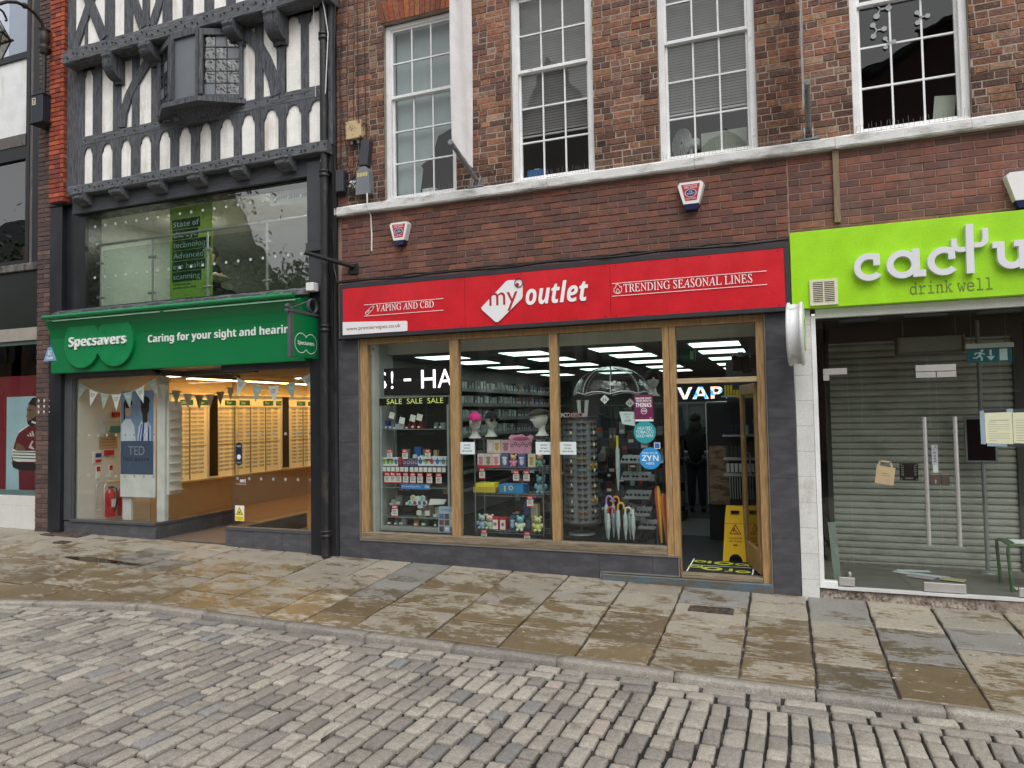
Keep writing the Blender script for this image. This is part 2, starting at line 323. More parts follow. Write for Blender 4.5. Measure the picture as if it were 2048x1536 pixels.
grey_metal = mk('grey_painted_metal', '606468', .45, .3, .1); dark_grey = mk('dark_grey_paint', '3d3f44', .45, 0, .12, bump=.05)
# ================================================================ ground
def gz(x, y): return -.07 - .0175 * x + .06 * min(y, 0)          # pavement height: falls to the kerb and downhill
def yk(x): return -2.2 if x > -6.4 else -2.2 - .245 * (-6.4 - x)   # inner edge of the kerb
def rz(x): return -.07 - .0175 * x - .06 * 2.33 - .034             # road height
mb = MB(); mb.quad((-150, -180, rz(-150) - .12), (120, -180, rz(120) - .12), (120, 60, rz(120) - .12), (-150, 60, rz(-150) - .12))
struct('ground', mb, mk('ground_earth', '6d6964', .95, var=.2))
bed = MB(); bed.quad((-60, -40, rz(-60) - .026), (45, -40, rz(45) - .026), (45, -2.0, rz(45) - .026), (-60, -2.0, rz(-60) - .026))
SETT = toned('8f8c86 99968f 888580 a19d95 827f7a 96928b a5a199 8c8984 9b978f 938f88 9e9a92', (.96, .945, .93))
def sett(m, cx, cy, lx, ly, ang, seg=3):
    hx_, hy_ = lx / 2, ly / 2; rr = min(hx_, hy_) * (RND.uniform(.22, .5) if cx > -2 else RND.uniform(.12, .34)); z0 = rz(cx) + RND.uniform(-.006, .006); tx, ty = RND.gauss(0, .018), RND.gauss(0, .014)
    out = []
    for (sx, sy_, a0) in ((1, 1, 0), (-1, 1, pi / 2), (-1, -1, pi), (1, -1, 1.5 * pi)):
        ccx, ccy = sx * (hx_ - rr), sy_ * (hy_ - rr)
        for k in range(seg + 1):
            a = a0 + pi / 2 * k / seg; out.append((ccx + rr * cos(a), ccy + rr * sin(a)))
    sh = RND.gauss(0, .012); out = [(u * RND.uniform(.955, 1.0) + v * sh, v * RND.uniform(.965, 1.0)) for u, v in out]; n = len(out); vs_ = []; ca, sa = cos(ang), sin(ang)
    for ins, dz in ((1., -.06), (1., -.016), (.975, -.005), (.92, -.0005), (.5, .0015)):
        for u, v in out:
            U, V = u * ins, v * ins; vs_.append((cx + U * ca - V * sa, cy + U * sa + V * ca, z0 + dz + tx * u + ty * v + RND.uniform(-.0016, .0016)))
    vs_.append((cx, cy, z0 + .004)); fs = []
    for i in range(4):
        for k in range(n): fs.append((i * n + k, i * n + (k + 1) % n, (i + 1) * n + (k + 1) % n, (i + 1) * n + k))
    for k in range(n): fs.append((4 * n + k, 4 * n + (k + 1) % n, 5 * n))
    c = RND.choice(SETT); g = RND.uniform(.84, 1.14); q = RND.random()
    if q < .022: c = hx('968b84')
    elif q < .06: c = hx('9c988c')
    elif q < .11: c = hx('7c7b79')
    m.add(vs_, fs, 0, tuple(x * g for x in c), True)
road = MB(); x = -17.; ci = 0
while x < 7.5:
    w = RND.uniform(.116, .146)
    y = yk(x) - .14 - .27 - RND.uniform(0, .22) - (.05 if x < -6 else 0)
    top = yk(x + w / 2) - .14 - .275
    first = True
    while y > -10.2:
        if first: y = top; ly = RND.uniform(.12, .27); first = False
        else: ly = RND.uniform(.185, .275) * (1 + .2 * max(0, min(1, (-x - 2) / 3))) if RND.random() > .12 else RND.uniform(.12, .18)
        far = -y - 2.4; skew = (.11 * max(0, min(1, (-x - .5) / 3.5)) + .02 * max(0, x)); xc = x + w / 2 + (-skew) * (far) * .55 + .03 * sin(y * 1.7 + x * .6)
        sett(road, xc, y - ly / 2, w - RND.uniform(.012, .023), ly - RND.uniform(.010, .019), -skew * .55 + RND.gauss(0, .02), 3 if y > -6.5 else 2)
        y -= ly + (RND.uniform(.006, .02) if RND.random() < .1 else 0)
    x += w; ci += 1
for row in range(2):
    x = -17. + row * .1
    while x < 7.5:
        l = RND.uniform(.2, .34); yy = yk(x + l / 2) - .145 - .065 - row * .13; ang = 0 if x > -6.4 else .24
        sett(road, x + l / 2, yy, l - RND.uniform(.012, .03), .13 - RND.uniform(.012, .026), ang + RND.gauss(0, .02)); x += l
rm = stained('granite_sett', 'ffffff', '55504a', .72, .66, 5, (1, 1, 1), .1, .55, True)
def speckle(m, s, amt):
    nt = m.node_tree; N = nt.nodes; L = nt.links; b = N["Principled BSDF"]; old = b.inputs['Base Color'].links[0].from_socket; geo = next(n for n in N if n.type == 'NEW_GEOMETRY')
    n = N.new("ShaderNodeTexNoise"); n.inputs['Scale'].default_value = s; n.inputs['Detail'].default_value = 4; L.new(geo.outputs['Position'], n.inputs[0])
    r = N.new("ShaderNodeMapRange"); r.inputs[1].default_value = .35; r.inputs[2].default_value = .65; r.inputs[3].default_value = 1 - amt; r.inputs[4].default_value = 1 + amt; L.new(n.outputs[0], r.inputs[0])
    v = N.new("ShaderNodeVectorMath"); v.operation = 'SCALE'; L.new(old, v.inputs[0]); L.new(r.outputs[0], v.inputs['Scale']); L.new(v.outputs[0], b.inputs['Base Color'])
speckle(rm, 150, .26); speckle(rm, 34, .10)
rd = MB(); rd.join(road); k0 = len(road.f); rd.join(bed)
for i in range(k0, len(rd.f)): rd.mi[i] = 1
struct('road', rd, [rm, stained('joint_grit', '1f1d1a', '5a544c', .9, .60, 5, (1, 1, 1), .1, .6)])
# kerb stones
kb = MB(); x = -17.
while x < 7.5:
    l = RND.uniform(.8, 1.05)
    if x < -6.4 < x + l: l = -6.4 - x
    x1 = x + l - .012; y0, y1 = yk(x), yk(x1); h = RND.uniform(-.004, .006); vs_ = []; nseg = 14; w = RND.uniform(.108, .118)
    for i in range(nseg + 1):
        xx = x + (x1 - x) * i / nseg; yy = y0 + (y1 - y0) * i / nseg; zz = gz(xx, yy) + h + (-.004 if i in (0, nseg) else RND.uniform(-.0015, .0015))
        vs_ += [(xx, yy, zz - .12), (xx, yy, zz), (xx, yy - w + .03, zz + RND.uniform(-.002, .002)), (xx, yy - w + .01 + RND.uniform(-.003, .003), zz - .006), (xx, yy - w + RND.uniform(-.004, .004), zz - .02), (xx, yy - w - .004, zz - .16)]
    fs = []
    for i in range(nseg):
        for k in range(5): fs.append((6 * i + k, 6 * i + 6 + k, 6 * i + 7 + k, 6 * i + k + 1))
    fs += [tuple(range(6)), tuple(range(6 * nseg + 5, 6 * nseg - 1, -1))]
    c = RND.choice(SETT); g = RND.uniform(.82, 1.02); kb.add(vs_, [f[::-1] for f in fs], 0, tuple(q * g for q in c), True); x += l
km = stained('granite_kerb', 'ffffff', '5f5a54', .75, .68, 6, (1, 1, 1), .1, .5, True); speckle(km, 140, .28); speckle(km, 24, .12)
struct('kerb', kb, km)
# pavement: stone flags laid in ranks across the path
XB = [-2.36, -1.68, -1.07, -.38, .163, .7, 1.26, 1.85, 2.45, 3.1, 3.7, 4.4, 5.0, 5.7, 6.4, 7.1, 7.8]
x = -2.36; left = [-3.05, -3.85, -4.4, -4.85]
XB = left[::-1] + XB; x = -4.85
while x > -17: x -= RND.uniform(.55, .78); XB.insert(0, x)
pv = MB(); FL = toned('9e988c a19b8f 999388 a39d91 9b958a 9c968b 969188 a09a8d', (.90, .89, .87))
def flag(xa, xb, ya, yb, yla=None, ylb=None):
    """Flag between xa and xb from ya (near the buildings) to yb; yla/ylb: kerb-side edge at each end."""
    g_ = RND.uniform(.006, .014); dz = RND.uniform(-.002, .003); tl = RND.gauss(0, .002); yba, ybb = (yla if yla is not None else yb), (ylb if ylb is not None else yb)
    pts = [(xa + g_, ya - g_), (xb - g_, ya - g_), (xb - g_, ybb + g_), (xa + g_, yba + g_)]
    N_ = 5; top = []
    for i in range(4):
        p, q = pts[i], pts[(i + 1) % 4]
        for k in range(N_):
            t = k / N_; j = 0 if k == 0 else RND.uniform(-.007, .007); px, py = p[0] + (q[0] - p[0]) * t, p[1] + (q[1] - p[1]) * t
            top.append((px + (j if i in (1, 3) else 0), py + (j if i in (0, 2) else 0)))
    cx, cy_ = sum(p[0] for p in top) / len(top), sum(p[1] for p in top) / len(top); n = len(top); vs_ = []
    for ins, d in ((0, -.06), (0, -.008), (.012, 0)):
        for px, py in top:
            L_ = math.hypot(px - cx, py - cy_); k = 1 - ins / L_; X, Y = cx + (px - cx) * k, cy_ + (py - cy_) * k; vs_.append((X, Y, gz(X, Y) + d + dz + tl * (px - cx)))
    fs = [(i * n + k, i * n + (k + 1) % n, (i + 1) * n + (k + 1) % n, (i + 1) * n + k) for i in range(2) for k in range(n)] + [tuple(range(2 * n, 3 * n))]
    c = RND.choice(FL); g = RND.uniform(.88, 1.06); q = RND.random()
    if q < .10: c = hx('7b7974')
    elif q < .16: c = hx('a0988a')
    g *= 1.0
    pv.add(vs_, [f[::-1] for f in fs], 0, (*[v * g for v in c], 1 + RND.gauss(0, .035)))
for i in range(len(XB) - 1):
    xa, xb = XB[i], XB[i + 1]; y = .04 if xb > -7.4 or xa < -8.7 else 1.9
    if y > 1:
        pass
    ys = [.06]; end = max(yk(xa), yk(xb)); y = .06 - RND.choice((.3, .45, .62, .8))
    while y > end + .28: ys.append(y); y -= RND.uniform(.42, .95)
    for a in range(len(ys)):
        if a < len(ys) - 1: flag(xa, xb, ys[a], ys[a + 1])
        else: flag(xa, xb, ys[a], end, yk(xa), yk(xb))
k0 = len(pv.f); X0, X1 = -17, 7.8
for a, b in ((X0, -6.4), (-6.4, X1)): pv.quad((a, .5, gz(a, 0) - .022), (a, yk(a), gz(a, yk(a)) - .02), (b, yk(b), gz(b, yk(b)) - .02), (b, .5, gz(b, 0) - .022))
for i in range(k0, len(pv.f)): pv.mi[i] = 1
fm = stained('sandstone_flag', 'ffffff', 'c2b193', .72, .60, 2.6, (.8, 1.5, 1), .028, .22, True, wet=.36, grad=(1, -.3, -1.9, .16)); speckle(fm, 55, .1); speckle(fm, 220, .12)
for k in range(90):
    u, v, r = RND.uniform(-9, 2.5), RND.uniform(-2.1, -.1), RND.uniform(.006, .014); pv.add([(u + r * cos(q), v + r * sin(q), gz(u, v) + .0035) for q in (0, 1, 2, 3, 4, 5)], [tuple(range(6))], 2)
struct('pavement', pv, [fm, stained('flag_joint_sand', '3d362f', '9b9182', .95, .64, 5, (1, 1, 1), .08, .5), mk('gum_spot', 'b9b3a6', .8)])
# wet puddle, gully grate and small surface covers in the path
pd = MB(); pl = [(-8.35 + .55 * cos(a) * (1 + .3 * sin(3 * a) + .12 * sin(7 * a)), -1.15 + .15 * sin(a) * (1 + .3 * cos(2 * a + 1))) for a in [2 * pi * k / 40 for k in range(40)]]
pd.add([(u, v, gz(u, v) + .008) for u, v in pl], [tuple(range(22))])
solo('puddle', pd, glass('standing_water', .07, 'a19a8c', .02, .06), 'shallow rain puddle lying on the stone flags before the green shop', 'puddle', (-8.35, -1.15, gz(-8.35, -1.15)))
def cover(name, cx, cy_, lx, ly, label, slots):
    m_ = MB(); m_.box(cx - lx / 2, cx + lx / 2, cy_ - ly / 2, cy_ + ly / 2, gz(cx, cy_) - .03, gz(cx, cy_) + .012, ch=.003)
    for k in range(slots): m_.box(cx - lx / 2 + .03, cx + lx / 2 - .03, cy_ - ly / 2 + ly * (k + .3) / slots, cy_ - ly / 2 + ly * (k + .7) / slots, gz(cx, cy_) + .010, gz(cx, cy_) + .018)
    solo(name, m_, stained('rusted_iron', '3b3734', '6b5546', .8, .55, 20, bump=.5), label, 'cover', (cx, cy_, gz(cx, cy_)))
cover('gully_grate', -.72, -.72, .42, .16, 'rusty iron grate sunk in the pavement before the shop doorway', 5)
cover('pavement_cover', -10.35, -.12, .8, .22, 'broken stone drain cover beside the black pillar foot', 4); cover('access_cover', -9.9, -.5, .26, .12, 'small square metal cover set in a flag near the black pillar', 3)

# ================================================================ brickwork
OLD = toned('77503f 7f5643 6b4b40 8c6049 5d4640 865a47 6f4e44 94684c 4d3d3a 94826f 7a5d4f 674b43 9a7354 584643 82695a 73564a', (1.10, 1.06, 1.03), (120, 84, 69), .66)
NEW = toned('6b4a42 714c41 63453f 784f42 5e4540 694941 7a5345 5b433f 6e4b42', (1.10, 1.05, 1.02))
BRN = [hx(h) for h in ('5b4844', '544341', '634e48', '4c3f3e', '6a544c', '584642')]; ORG = [hx(h) for h in ('a04a30', 'a95236', '964430', 'b25a3c', '8d4030', '7b4038', 'a64e34')]
def bricks(mb, u0, u1, v0, v1, T, pal, opens=(), bl=.215, bh=.066, mo=.010, flemish=False, jit=.003, soot=None, half=False):
    ph = bh + mo; n = int(math.ceil((v1 - v0) / ph)); 
    for r in range(n):
        z0 = v0 + r * ph; z1 = min(z0 + bh, v1)
        if z1 - z0 < .012: continue
        u = u0 - ((bl + mo) / 2 if r % 2 else 0) - (RND.uniform(0, .03) if flemish else 0); k = r
        while u < u1:
            l = bl
            if flemish and (k % 2 or RND.random() < .18): l = .102
            elif flemish: l = bl * RND.uniform(.95, 1.03)
            if half and not flemish: l = bl * (.5 if (r % 2) else 1)
            a, b = max(u, u0), min(u + l, u1); u += l + mo; k += 1
            segs = [(a, b)]
            for (ox0, ox1, oz0, oz1) in opens:
                if z1 > oz0 + .004 and z0 < oz1 - .004:
                    ns = []
                    for (p, q) in segs:
                        if q <= ox0 or p >= ox1: ns.append((p, q)); continue
                        if p < ox0: ns.append((p, ox0))
                        if q > ox1: ns.append((ox1, q))
                    segs = ns
            for (p, q) in segs:
                if q - p < .015: continue
                d = RND.uniform(-jit, jit); c = RND.choice(pal); g = RND.uniform(.84, 1.12)
                if soot: g *= soot(p, z0)
                c = tuple(x * g for x in c); e = min(.004, (q - p) * .3); w = [RND.uniform(-.0025, .0025) for _ in range(4)]
                vs_ = [T(p, z0, -.02), T(q, z0, -.02), T(q, z1, -.02), T(p, z1, -.02), T(p, z0 + w[0], d - .003), T(q, z0 + w[1], d - .003), T(q, z1 + w[2], d - .003), T(p, z1 + w[3], d - .003),
                       T(p + e, z0 + e, d + .002), T(q - e, z0 + e, d + .002), T(q - e, z1 - e, d + .002), T(p + e, z1 - e, d + .002)]
                mb.add(vs_, [(0, 1, 5, 4), (1, 2, 6, 5), (2, 3, 7, 6), (3, 0, 4, 7), (4, 5, 9, 8), (5, 6, 10, 9), (6, 7, 11, 10), (7, 4, 8, 11), (8, 9, 10, 11)], 0, c)
def wall_with_openings(mb, u0, u1, v0, v1, y0, y1, opens, mi=1):
    """Solid backing in boxes round rectangular openings (all sharing one band per opening row)."""
    us = sorted({u0, u1, *[o[0] for o in opens], *[o[1] for o in opens]}); 
    for i in range(len(us) - 1):
        a, b = us[i], us[i + 1]; mid = (a + b) / 2; o = [q for q in opens if q[0] <= mid <= q[1]]
        if not o: mb.box(a, b, y0, y1, v0, v1, mi)
        else:
            o = o[0]
            if o[2] > v0 + .001: mb.box(a, b, y0, y1, v0, o[2], mi)
            if o[3] < v1 - .001: mb.box(a, b, y0, y1, o[3], v1, mi)

# ---------------------------------------------------------------- red brick building
brick_house = thing('brick_building', 'red brick building with white sash windows above the red shop sign', 'building', (-1.0, .3, 0))
XR = 5.2
WIN = [(-4.755, -3.72), (-2.985, -1.955), (-1.21, -.165), (.758, 1.803), (2.75, 3.8)]
opn = [(a, b, 4.60, 6.975) for a, b in WIN]
def sootf(x, z):
    g = 1.0
    if z < 5.0: g *= RND.uniform(.38, .95) if RND.random() < .75 else 1
    for a, b in WIN:
        if z < 6 and (a - .22 < x < a or b - .05 < x < b + .12): g *= RND.uniform(.55, 1)
    return g
w = MB(); bricks(w, -5.50, XR, 4.60, 9.6, FRONT(.02), OLD, opn, flemish=True, jit=.005, soot=sootf); wall_with_openings(w, -5.50, XR, 4.602, 9.6, .0235, .45, opn)
for a, b in WIN:   # gauged brick heads
    nh = 15
    for k in range(nh):
        t0, t1 = k / nh, (k + 1) / nh; f = lambda t, z: (a - .02 + t * (b - a + .04) + (t - .5) * (z - 6.975) * .55, z)
        c = tuple(v * RND.uniform(.85, 1.2) for v in RND.choice([hx('8e5038'), hx('9a5a3c'), hx('7e4838')]))
        e = .004; w.prism([(f(t0, 6.975)[0] + e, 6.978), (f(t1, 6.975)[0] - e, 6.978), (f(t1, 7.26)[0] - e, 7.26), (f(t0, 7.26)[0] + e, 7.26)], FRONT(.02), -.02, .012, 0, c)
part('upper_wall', w, [brick_m, mortar_l], brick_house)
lw = MB(); bricks(lw, -5.40, .108, 3.48, 4.475, FRONT(0), NEW, jit=.004); bricks(lw, .122, XR, 3.48, 4.475, FRONT(.004), NEW, jit=.003, soot=lambda x, z: 1.1)
lw.box(-5.46, XR, .0085, .42, 2.86, 4.478, 1); part('lower_wall', lw, [brick_n, mortar_d], brick_house)
ldg = MB(); x = -5.46
while x < XR:
    l = RND.uniform(1.1, 1.7); x1 = min(x + l, XR); n = 12; prof = []
    for k in range(n + 1):
        xx = x + (x1 - x - .004) * k / n; j = [RND.uniform(-.004, .004) for _ in range(3)]; prof.append([(xx, .03, 4.485), (xx, -.065, 4.483 + j[0]), (xx, -.075 + j[1], 4.50), (xx, -.075 + j[1], 4.585), (xx, -.06, 4.600 + j[2]), (xx, .03, 4.606)])
    vs_ = [p for q in prof for p in q]; fs = [(6 * i + k, 6 * i + (k + 1) % 6, 6 * i + 6 + (k + 1) % 6, 6 * i + 6 + k) for i in range(n) for k in range(6)] + [tuple(range(6)), tuple(range(6 * n + 5, 6 * n - 1, -1))]
    ldg.add(vs_, [f[::-1] for f in fs]); x = x1
part('stone_ledge', ldg, ledge_paint, brick_house)
# sash windows
def sash(a, b, idx):
    z0, z1 = 4.605, 6.96; yf = .085
    fr = MB(); fw = .075
    fr.box(a + .003, a + fw, yf, yf + .14, z0, z1, ch=.004); fr.box(b - fw, b - .003, yf, yf + .14, z0, z1, ch=.004); fr.box(a + fw - .01, b - fw + .01, yf + .002, yf + .14, z1 - .055, z1, ch=.004); fr.box(a + .02, b - .02, yf - .05, yf + .12, z0, z0 + .045, ch=.006)
    f = part('sash_window', fr, white_paint, brick_house)
    ia, ib = a + fw - .004, b - fw + .004
    for nm, zz0, zz1, rows, yy in (('lower_sash', 4.648, 6.012, 3, yf + .055), ('upper_sash', 5.985, 6.91, 2, yf + .018)):
        s = MB(); st = .03; bot = .06 if rows == 3 else .04; top = .03 if rows == 3 else .035
        s.box(ia, ia + st, yy, yy + .036, zz0, zz1); s.box(ib - st, ib, yy, yy + .036, zz0, zz1); s.box(ia + st, ib - st, yy, yy + .036, zz0, zz0 + bot, ch=.003); s.box(ia + st, ib - st, yy, yy + .036, zz1 - top, zz1, ch=.003)
        for k in (1, 2): xm = ia + st + (ib - ia - 2 * st) * k / 3; s.box(xm - .009, xm + .009, yy + .006, yy + .03, zz0 + bot, zz1 - top)
        for k in range(1, rows): zm = zz0 + bot + (zz1 - top - zz0 - bot) * k / rows; s.box(ia + st, ib - st, yy + .004, yy + .032, zm - .009, zm + .009)
        so_ = part(nm, s, white_paint, f)
        g = MB(); g.quad((ia + st, yy + .018, zz0 + bot), (ib - st, yy + .018, zz0 + bot), (ib - st, yy + .018, zz1 - top), (ia + st, yy + .018, zz1 - top)); part('glazing', g, pane_up, f)
    return f
for i, (a, b) in enumerate(WIN): sash(a, b, i)
rm_ = MB()   # office room behind the sashes
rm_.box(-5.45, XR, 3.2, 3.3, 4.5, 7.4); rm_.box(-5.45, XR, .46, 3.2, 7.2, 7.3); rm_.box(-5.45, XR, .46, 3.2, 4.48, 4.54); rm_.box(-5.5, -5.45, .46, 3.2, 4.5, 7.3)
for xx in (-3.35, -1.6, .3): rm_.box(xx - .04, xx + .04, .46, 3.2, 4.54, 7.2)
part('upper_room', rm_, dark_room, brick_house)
slat_m = mk('blind_slat', 'd2c9cb', .6, var=.08)
for (a, b), zb in ((WIN[1], 5.25), (WIN[2], 5.22)):
    bl = MB(); z = 6.9
    while z > zb:
        bl.add([(a + .09, .195, z), (b - .09, .195, z), (b - .09, .212, z - .021), (a + .09, .212, z - .021)], [(0, 1, 2, 3)]); z -= .033
    bl.box(a + .09, b - .09, .195, .22, zb - .03, zb - .012)
    for xx in (a + .3, b - .3): bl.tube([(xx, .208, 6.9), (xx, .208, zb)], .0015, 4)
    part('venetian_blind', bl, slat_m, brick_house)
rb = MB(); a, b = WIN[0]; rb.prism([(a + .085, 6.92), (a + .085, 4.68), (a + .40, 4.66), (a + .46, 5.05), (a + .43, 5.10), (a + .6, 5.2), (a + .68, 5.45), (b - .085, 5.55), (b - .085, 6.92)], FRONT(.235), 0, .003)
part('roller_blind', rb, mk('grey_film_blind', 'b9bec1', .7, var=.06), brick_house)

def at_sill(x, z=4.70): return (x, .24, z)
m_ = MB(); a = WIN[1][0]; m_.box(a + .12, a + .36, .24, .38, 4.72, 4.83, ch=.01); bx = thing('tool_case', 'blue plastic case on the sill inside the second sash window', 'case', (a + .24, .31, 4.7)); part('body', m_, mk('blue_plastic', '2f6fb0', .4), bx)
m_ = MB(); m_.box(a + .20, a + .27, .28, .34, 4.83, 4.85, ch=.004); m_.box(a + .1, a + .38, .23, .39, 4.69, 4.72, ch=.004); part('handle', m_, white_m, bx)
a, b = WIN[2]
fn = thing('desk_fan', 'white desk fan in the lower corner of the third sash window', 'fan', (a + .22, .42, 4.6)); cg = Vector((a + .2, .36, 4.93))
m_ = MB()
for k in range(9): m_.ring(0, 0, .02 + .017 * k, .0235 + .017 * k, lambda u, v, d: (cg.x + u * .75 + d, cg.y - u * .6, cg.z + v), 0, .004, 0, seg=28)
for k in range(20): an = 2 * pi * k / 20; m_.tube([(cg.x + .02 * cos(an) * .75, cg.y - .02 * cos(an) * .6, cg.z + .02 * sin(an)), (cg.x + .165 * cos(an) * .75, cg.y - .165 * cos(an) * .6, cg.z + .165 * sin(an))], .0025, 4)
part('grille', m_, white_m, fn)
m_ = MB()
for k in range(4): an = pi / 2 * k + .4; m_.prism([(.02 * cos(an), .02 * sin(an)), (.13 * cos(an - .3), .13 * sin(an - .3)), (.14 * cos(an + .3), .14 * sin(an + .3))], lambda u, v, d: (cg.x + .03 + u * .75 + d, cg.y + .03 - u * .6, cg.z + v), 0, .004)
part('blade', m_, mk('grey_blade', '9fa3a5', .4), fn)
m_ = MB(); m_.box(cg.x + .03, cg.x + .2, cg.y + .02, cg.y + .12, cg.z - .05, cg.z + .05, ch=.02); m_.tube([(cg.x + .1, cg.y + .07, cg.z - .04), (cg.x + .1, cg.y + .07, 4.58)], .018); part('motor', m_, white_m, fn)
wb = mk('whiteboard_face', 'd5d3c6', .5, var=.05)
m_ = MB(); m_.box(a + .42, b - .12, .40, .42, 4.66, 5.02, ch=.003); solo('white_board', m_, wb, 'large cream board standing inside the third sash window beside the fan', 'board', (a + .7, .41, 4.66))
a, b = WIN[3]; m_ = MB(); m_.box(b - .30, b - .11, .27, .28, 4.68, 4.98); m_.xform(Matrix.Translation((b - .2, .27, 4.68)) @ Matrix.Rotation(.1, 4, 'Y') @ Matrix.Translation((-b + .2, -.27, -4.68))); solo('canvas_board', m_, wb, 'white canvas leaning inside the fourth sash window', 'board', (b - .2, .27, 4.68))
a, b = WIN[0]; m_ = MB(); m_.box(a + .1, a + .3, .262, .27, 4.68, 4.93); solo('foam_board', m_, mk('pale_foam_board', 'c9ced1', .6), 'pale board leaning low in the first sash window', 'board', (a + .2, .27, 4.68))
m_ = MB(); m_.box(a + .42, a + .62, .26, .34, 4.69, 4.80, ch=.01); solo('paper_stack', m_, paper, 'white paper pack on the sill of the first sash window', 'paper', (a + .5, .3, 4.69))
for k, (u, v, r) in enumerate(((.30, 5.93, .05), (.26, 5.72, .045), (.66, 5.77, .04), (.36, 5.57, .035))):
    m_ = MB(); T = FRONT(.138); cx = WIN[3][0] + u
    for an in (0, 2.1, 4.2): m_.disc(cx + 1.5 * r * cos(an), v + 1.5 * r * sin(an), r * .6, T, 0, .002, seg=12); m_.prism([(cx - .007 * sin(an), v + .007 * cos(an)), (cx + .007 * sin(an), v - .007 * cos(an)), (cx + 1.5 * r * cos(an) + .007 * sin(an), v + 1.5 * r * sin(an) - .007 * cos(an)), (cx + 1.5 * r * cos(an) - .007 * sin(an), v + 1.5 * r * sin(an) + .007 * cos(an))], T, 0, .0015)
    solo('window_sticker', m_, mk('frosted_film', '9ea3a5', .7), f'{ORD[k]} frosted molecule sticker from the top on the fourth sash window', 'sticker', (cx, .138, v), 'molecule stickers on the sash glass')
# bird spikes on the ledge
spk = [(-4.99, -4.78), (-4.70, -3.74), (-3.70, -3.02), (-2.97, -1.97), (-1.93, -1.23), (-1.2, -.18), (-.14, .74), (.77, 1.79), (1.83, 2.7)]
where = ['beside the cable box', 'under the first sash window', 'between the first and second sash windows', 'under the second sash window', 'between the second and third sash windows', 'under the third sash window', 'around the second flag pole foot', 'under the fourth sash window', 'past the fourth sash window']
for (a, b), wh in zip(spk, where):
    m_ = MB(); m_.box(a, b, -.045, -.03, 4.603, 4.608); x = a
    while x < b: m_.tube([(x, -.038, 4.606), (x + RND.uniform(-.012, .012), -.038 + RND.uniform(-.02, .01), 4.606 + RND.uniform(.075, .11))], .0016, 4); x += RND.uniform(.032, .05)
    solo('bird_spikes', m_, mk('spike_wire', '8f8a84', .5, .5), f'thin metal bird spikes on the white ledge {wh}', 'bird spikes', ((a + b) / 2, -.04, 4.605), 'bird spikes along the ledge')
# flags on slanting poles
pole_m = stained('galvanised_tube', '83888d', '5c5f62', .5, .6, 12, bump=.2); flag_m = stained('white_banner_cloth', 'f8f8f8', 'dededf', .85, .7, 2, (1, 3, .3), .1, .1)
for k, (X, lab, zt) in enumerate(((-3.47, 'tall white banner hanging from poles beside the first sash window', 9.4), (.285, 'white banner seen edge-on between the third and fourth sash windows', 9.4))):
    t = thing('banner_flag', lab, 'banner', (X, 0, 4.66), 'white banners on wall poles')
    m_ = MB(); n = 26; vs_ = []
    for i in range(n + 1):
        zz = 4.93 + (zt - 4.93) * i / n
        for j in range(7):
            yy = -.62 + .585 * j / 6; vs_.append((X + .012 * sin(3 * yy * 5 + zz * 1.3) * (1 - .5 * k), yy, zz - (.07 * j / 6 if i == 0 else 0)))
    fs = [(i * 7 + j, i * 7 + j + 1, (i + 1) * 7 + j + 1, (i + 1) * 7 + j) for i in range(n) for j in range(6)]; m_.add(vs_, fs, 0, None, True)
    m_.add([(v[0] + .004, v[1], v[2]) for v in vs_], [f[::-1] for f in fs], 0, None, True); part('cloth', m_, flag_m, t)
    m_ = MB(); m_.tube([(X + .045, -.02, 4.70), (X + .02, -.70, 4.945)], .027, 12); m_.lathe([(.03, 0), (.031, .012)], (X + .02, -.70, 4.94), 12, axis='y'); part('pole', m_, pole_m, t)
    m_ = MB(); m_.box(X - .06, X + .15, -.075, .02, 4.607, 4.625); m_.prism([(-.075, 4.625), (0, 4.625), (0, 4.76)], lambda u, v, d: (X + .08 + d, u, v), 0, .012); m_.prism([(-.075, 4.625), (0, 4.625), (0, 4.76)], lambda u, v, d: (X + d, u, v), 0, .012); part('bracket', m_, pole_m, t)
# alarm boxes
def alarm(cx, cz, s, label, kind):
    t = thing('alarm_box', label, 'alarm box', (cx, 0, cz), 'burglar alarm boxes')
    up = [(-.145, .135), (-.12, .165), (.12, .165), (.145, .135), (.085, -.07), (-.085, -.07)]; lo = [(-.085, -.07), (.085, -.07), (.06, -.13), (-.06, -.13)]
    T = lambda u, v, d: (cx + u * s * (1 - 2. * max(0, d - .05)), -d, cz + v * s)
    m_ = MB(); m_.prism(up, T, -.01, .085); part('cover', m_, white_m, t)
    m_ = MB(); m_.prism([(u * .985, v - .001) for u, v in lo], T, -.01, .08); part('lens', m_, mk('navy_lens', '1d2450', .25), t)
    if kind:
        m_ = MB(); m_.prism([(-.105, .14), (.105, .14), (.065, -.035), (-.065, -.035)], T, .085, .087); part('sticker', m_, mk('alarm_red', 'b4212e', .5), t)
        m_ = MB(); m_.ring(0, .045, .052, .057, lambda u, v, d: T(u * 1.15, .045 + (v - .045) * .75, d), .0875, .089); m_.text('FREEPHONE', 0, .118, T, w=.15, h=.014, ext=.001, d0=.0875, center=True); m_.text('0800 378226', 0, .096, T, w=.15, h=.016, ext=.001, d0=.0875, center=True); m_.text('ALARM SYSTEMS', 0, -.022, T, w=.12, h=.013, ext=.001, d0=.0875, center=True); part('lettering', m_, white_ink, t)
        m_ = MB(); m_.disc(0, .045, .037, T, .0872, .0882, ru=.058); part('badge', m_, mk('badge_blue', '24306f', .5), t)
        m_ = MB(); m_.text('TOP', 0, .051, T, w=.04, h=.016, ext=.001, d0=.0886, center=True); m_.text('SECURITY', 0, .030, T, w=.085, h=.016, ext=.001, d0=.0886, center=True); part('badge_lettering', m_, white_ink, t)
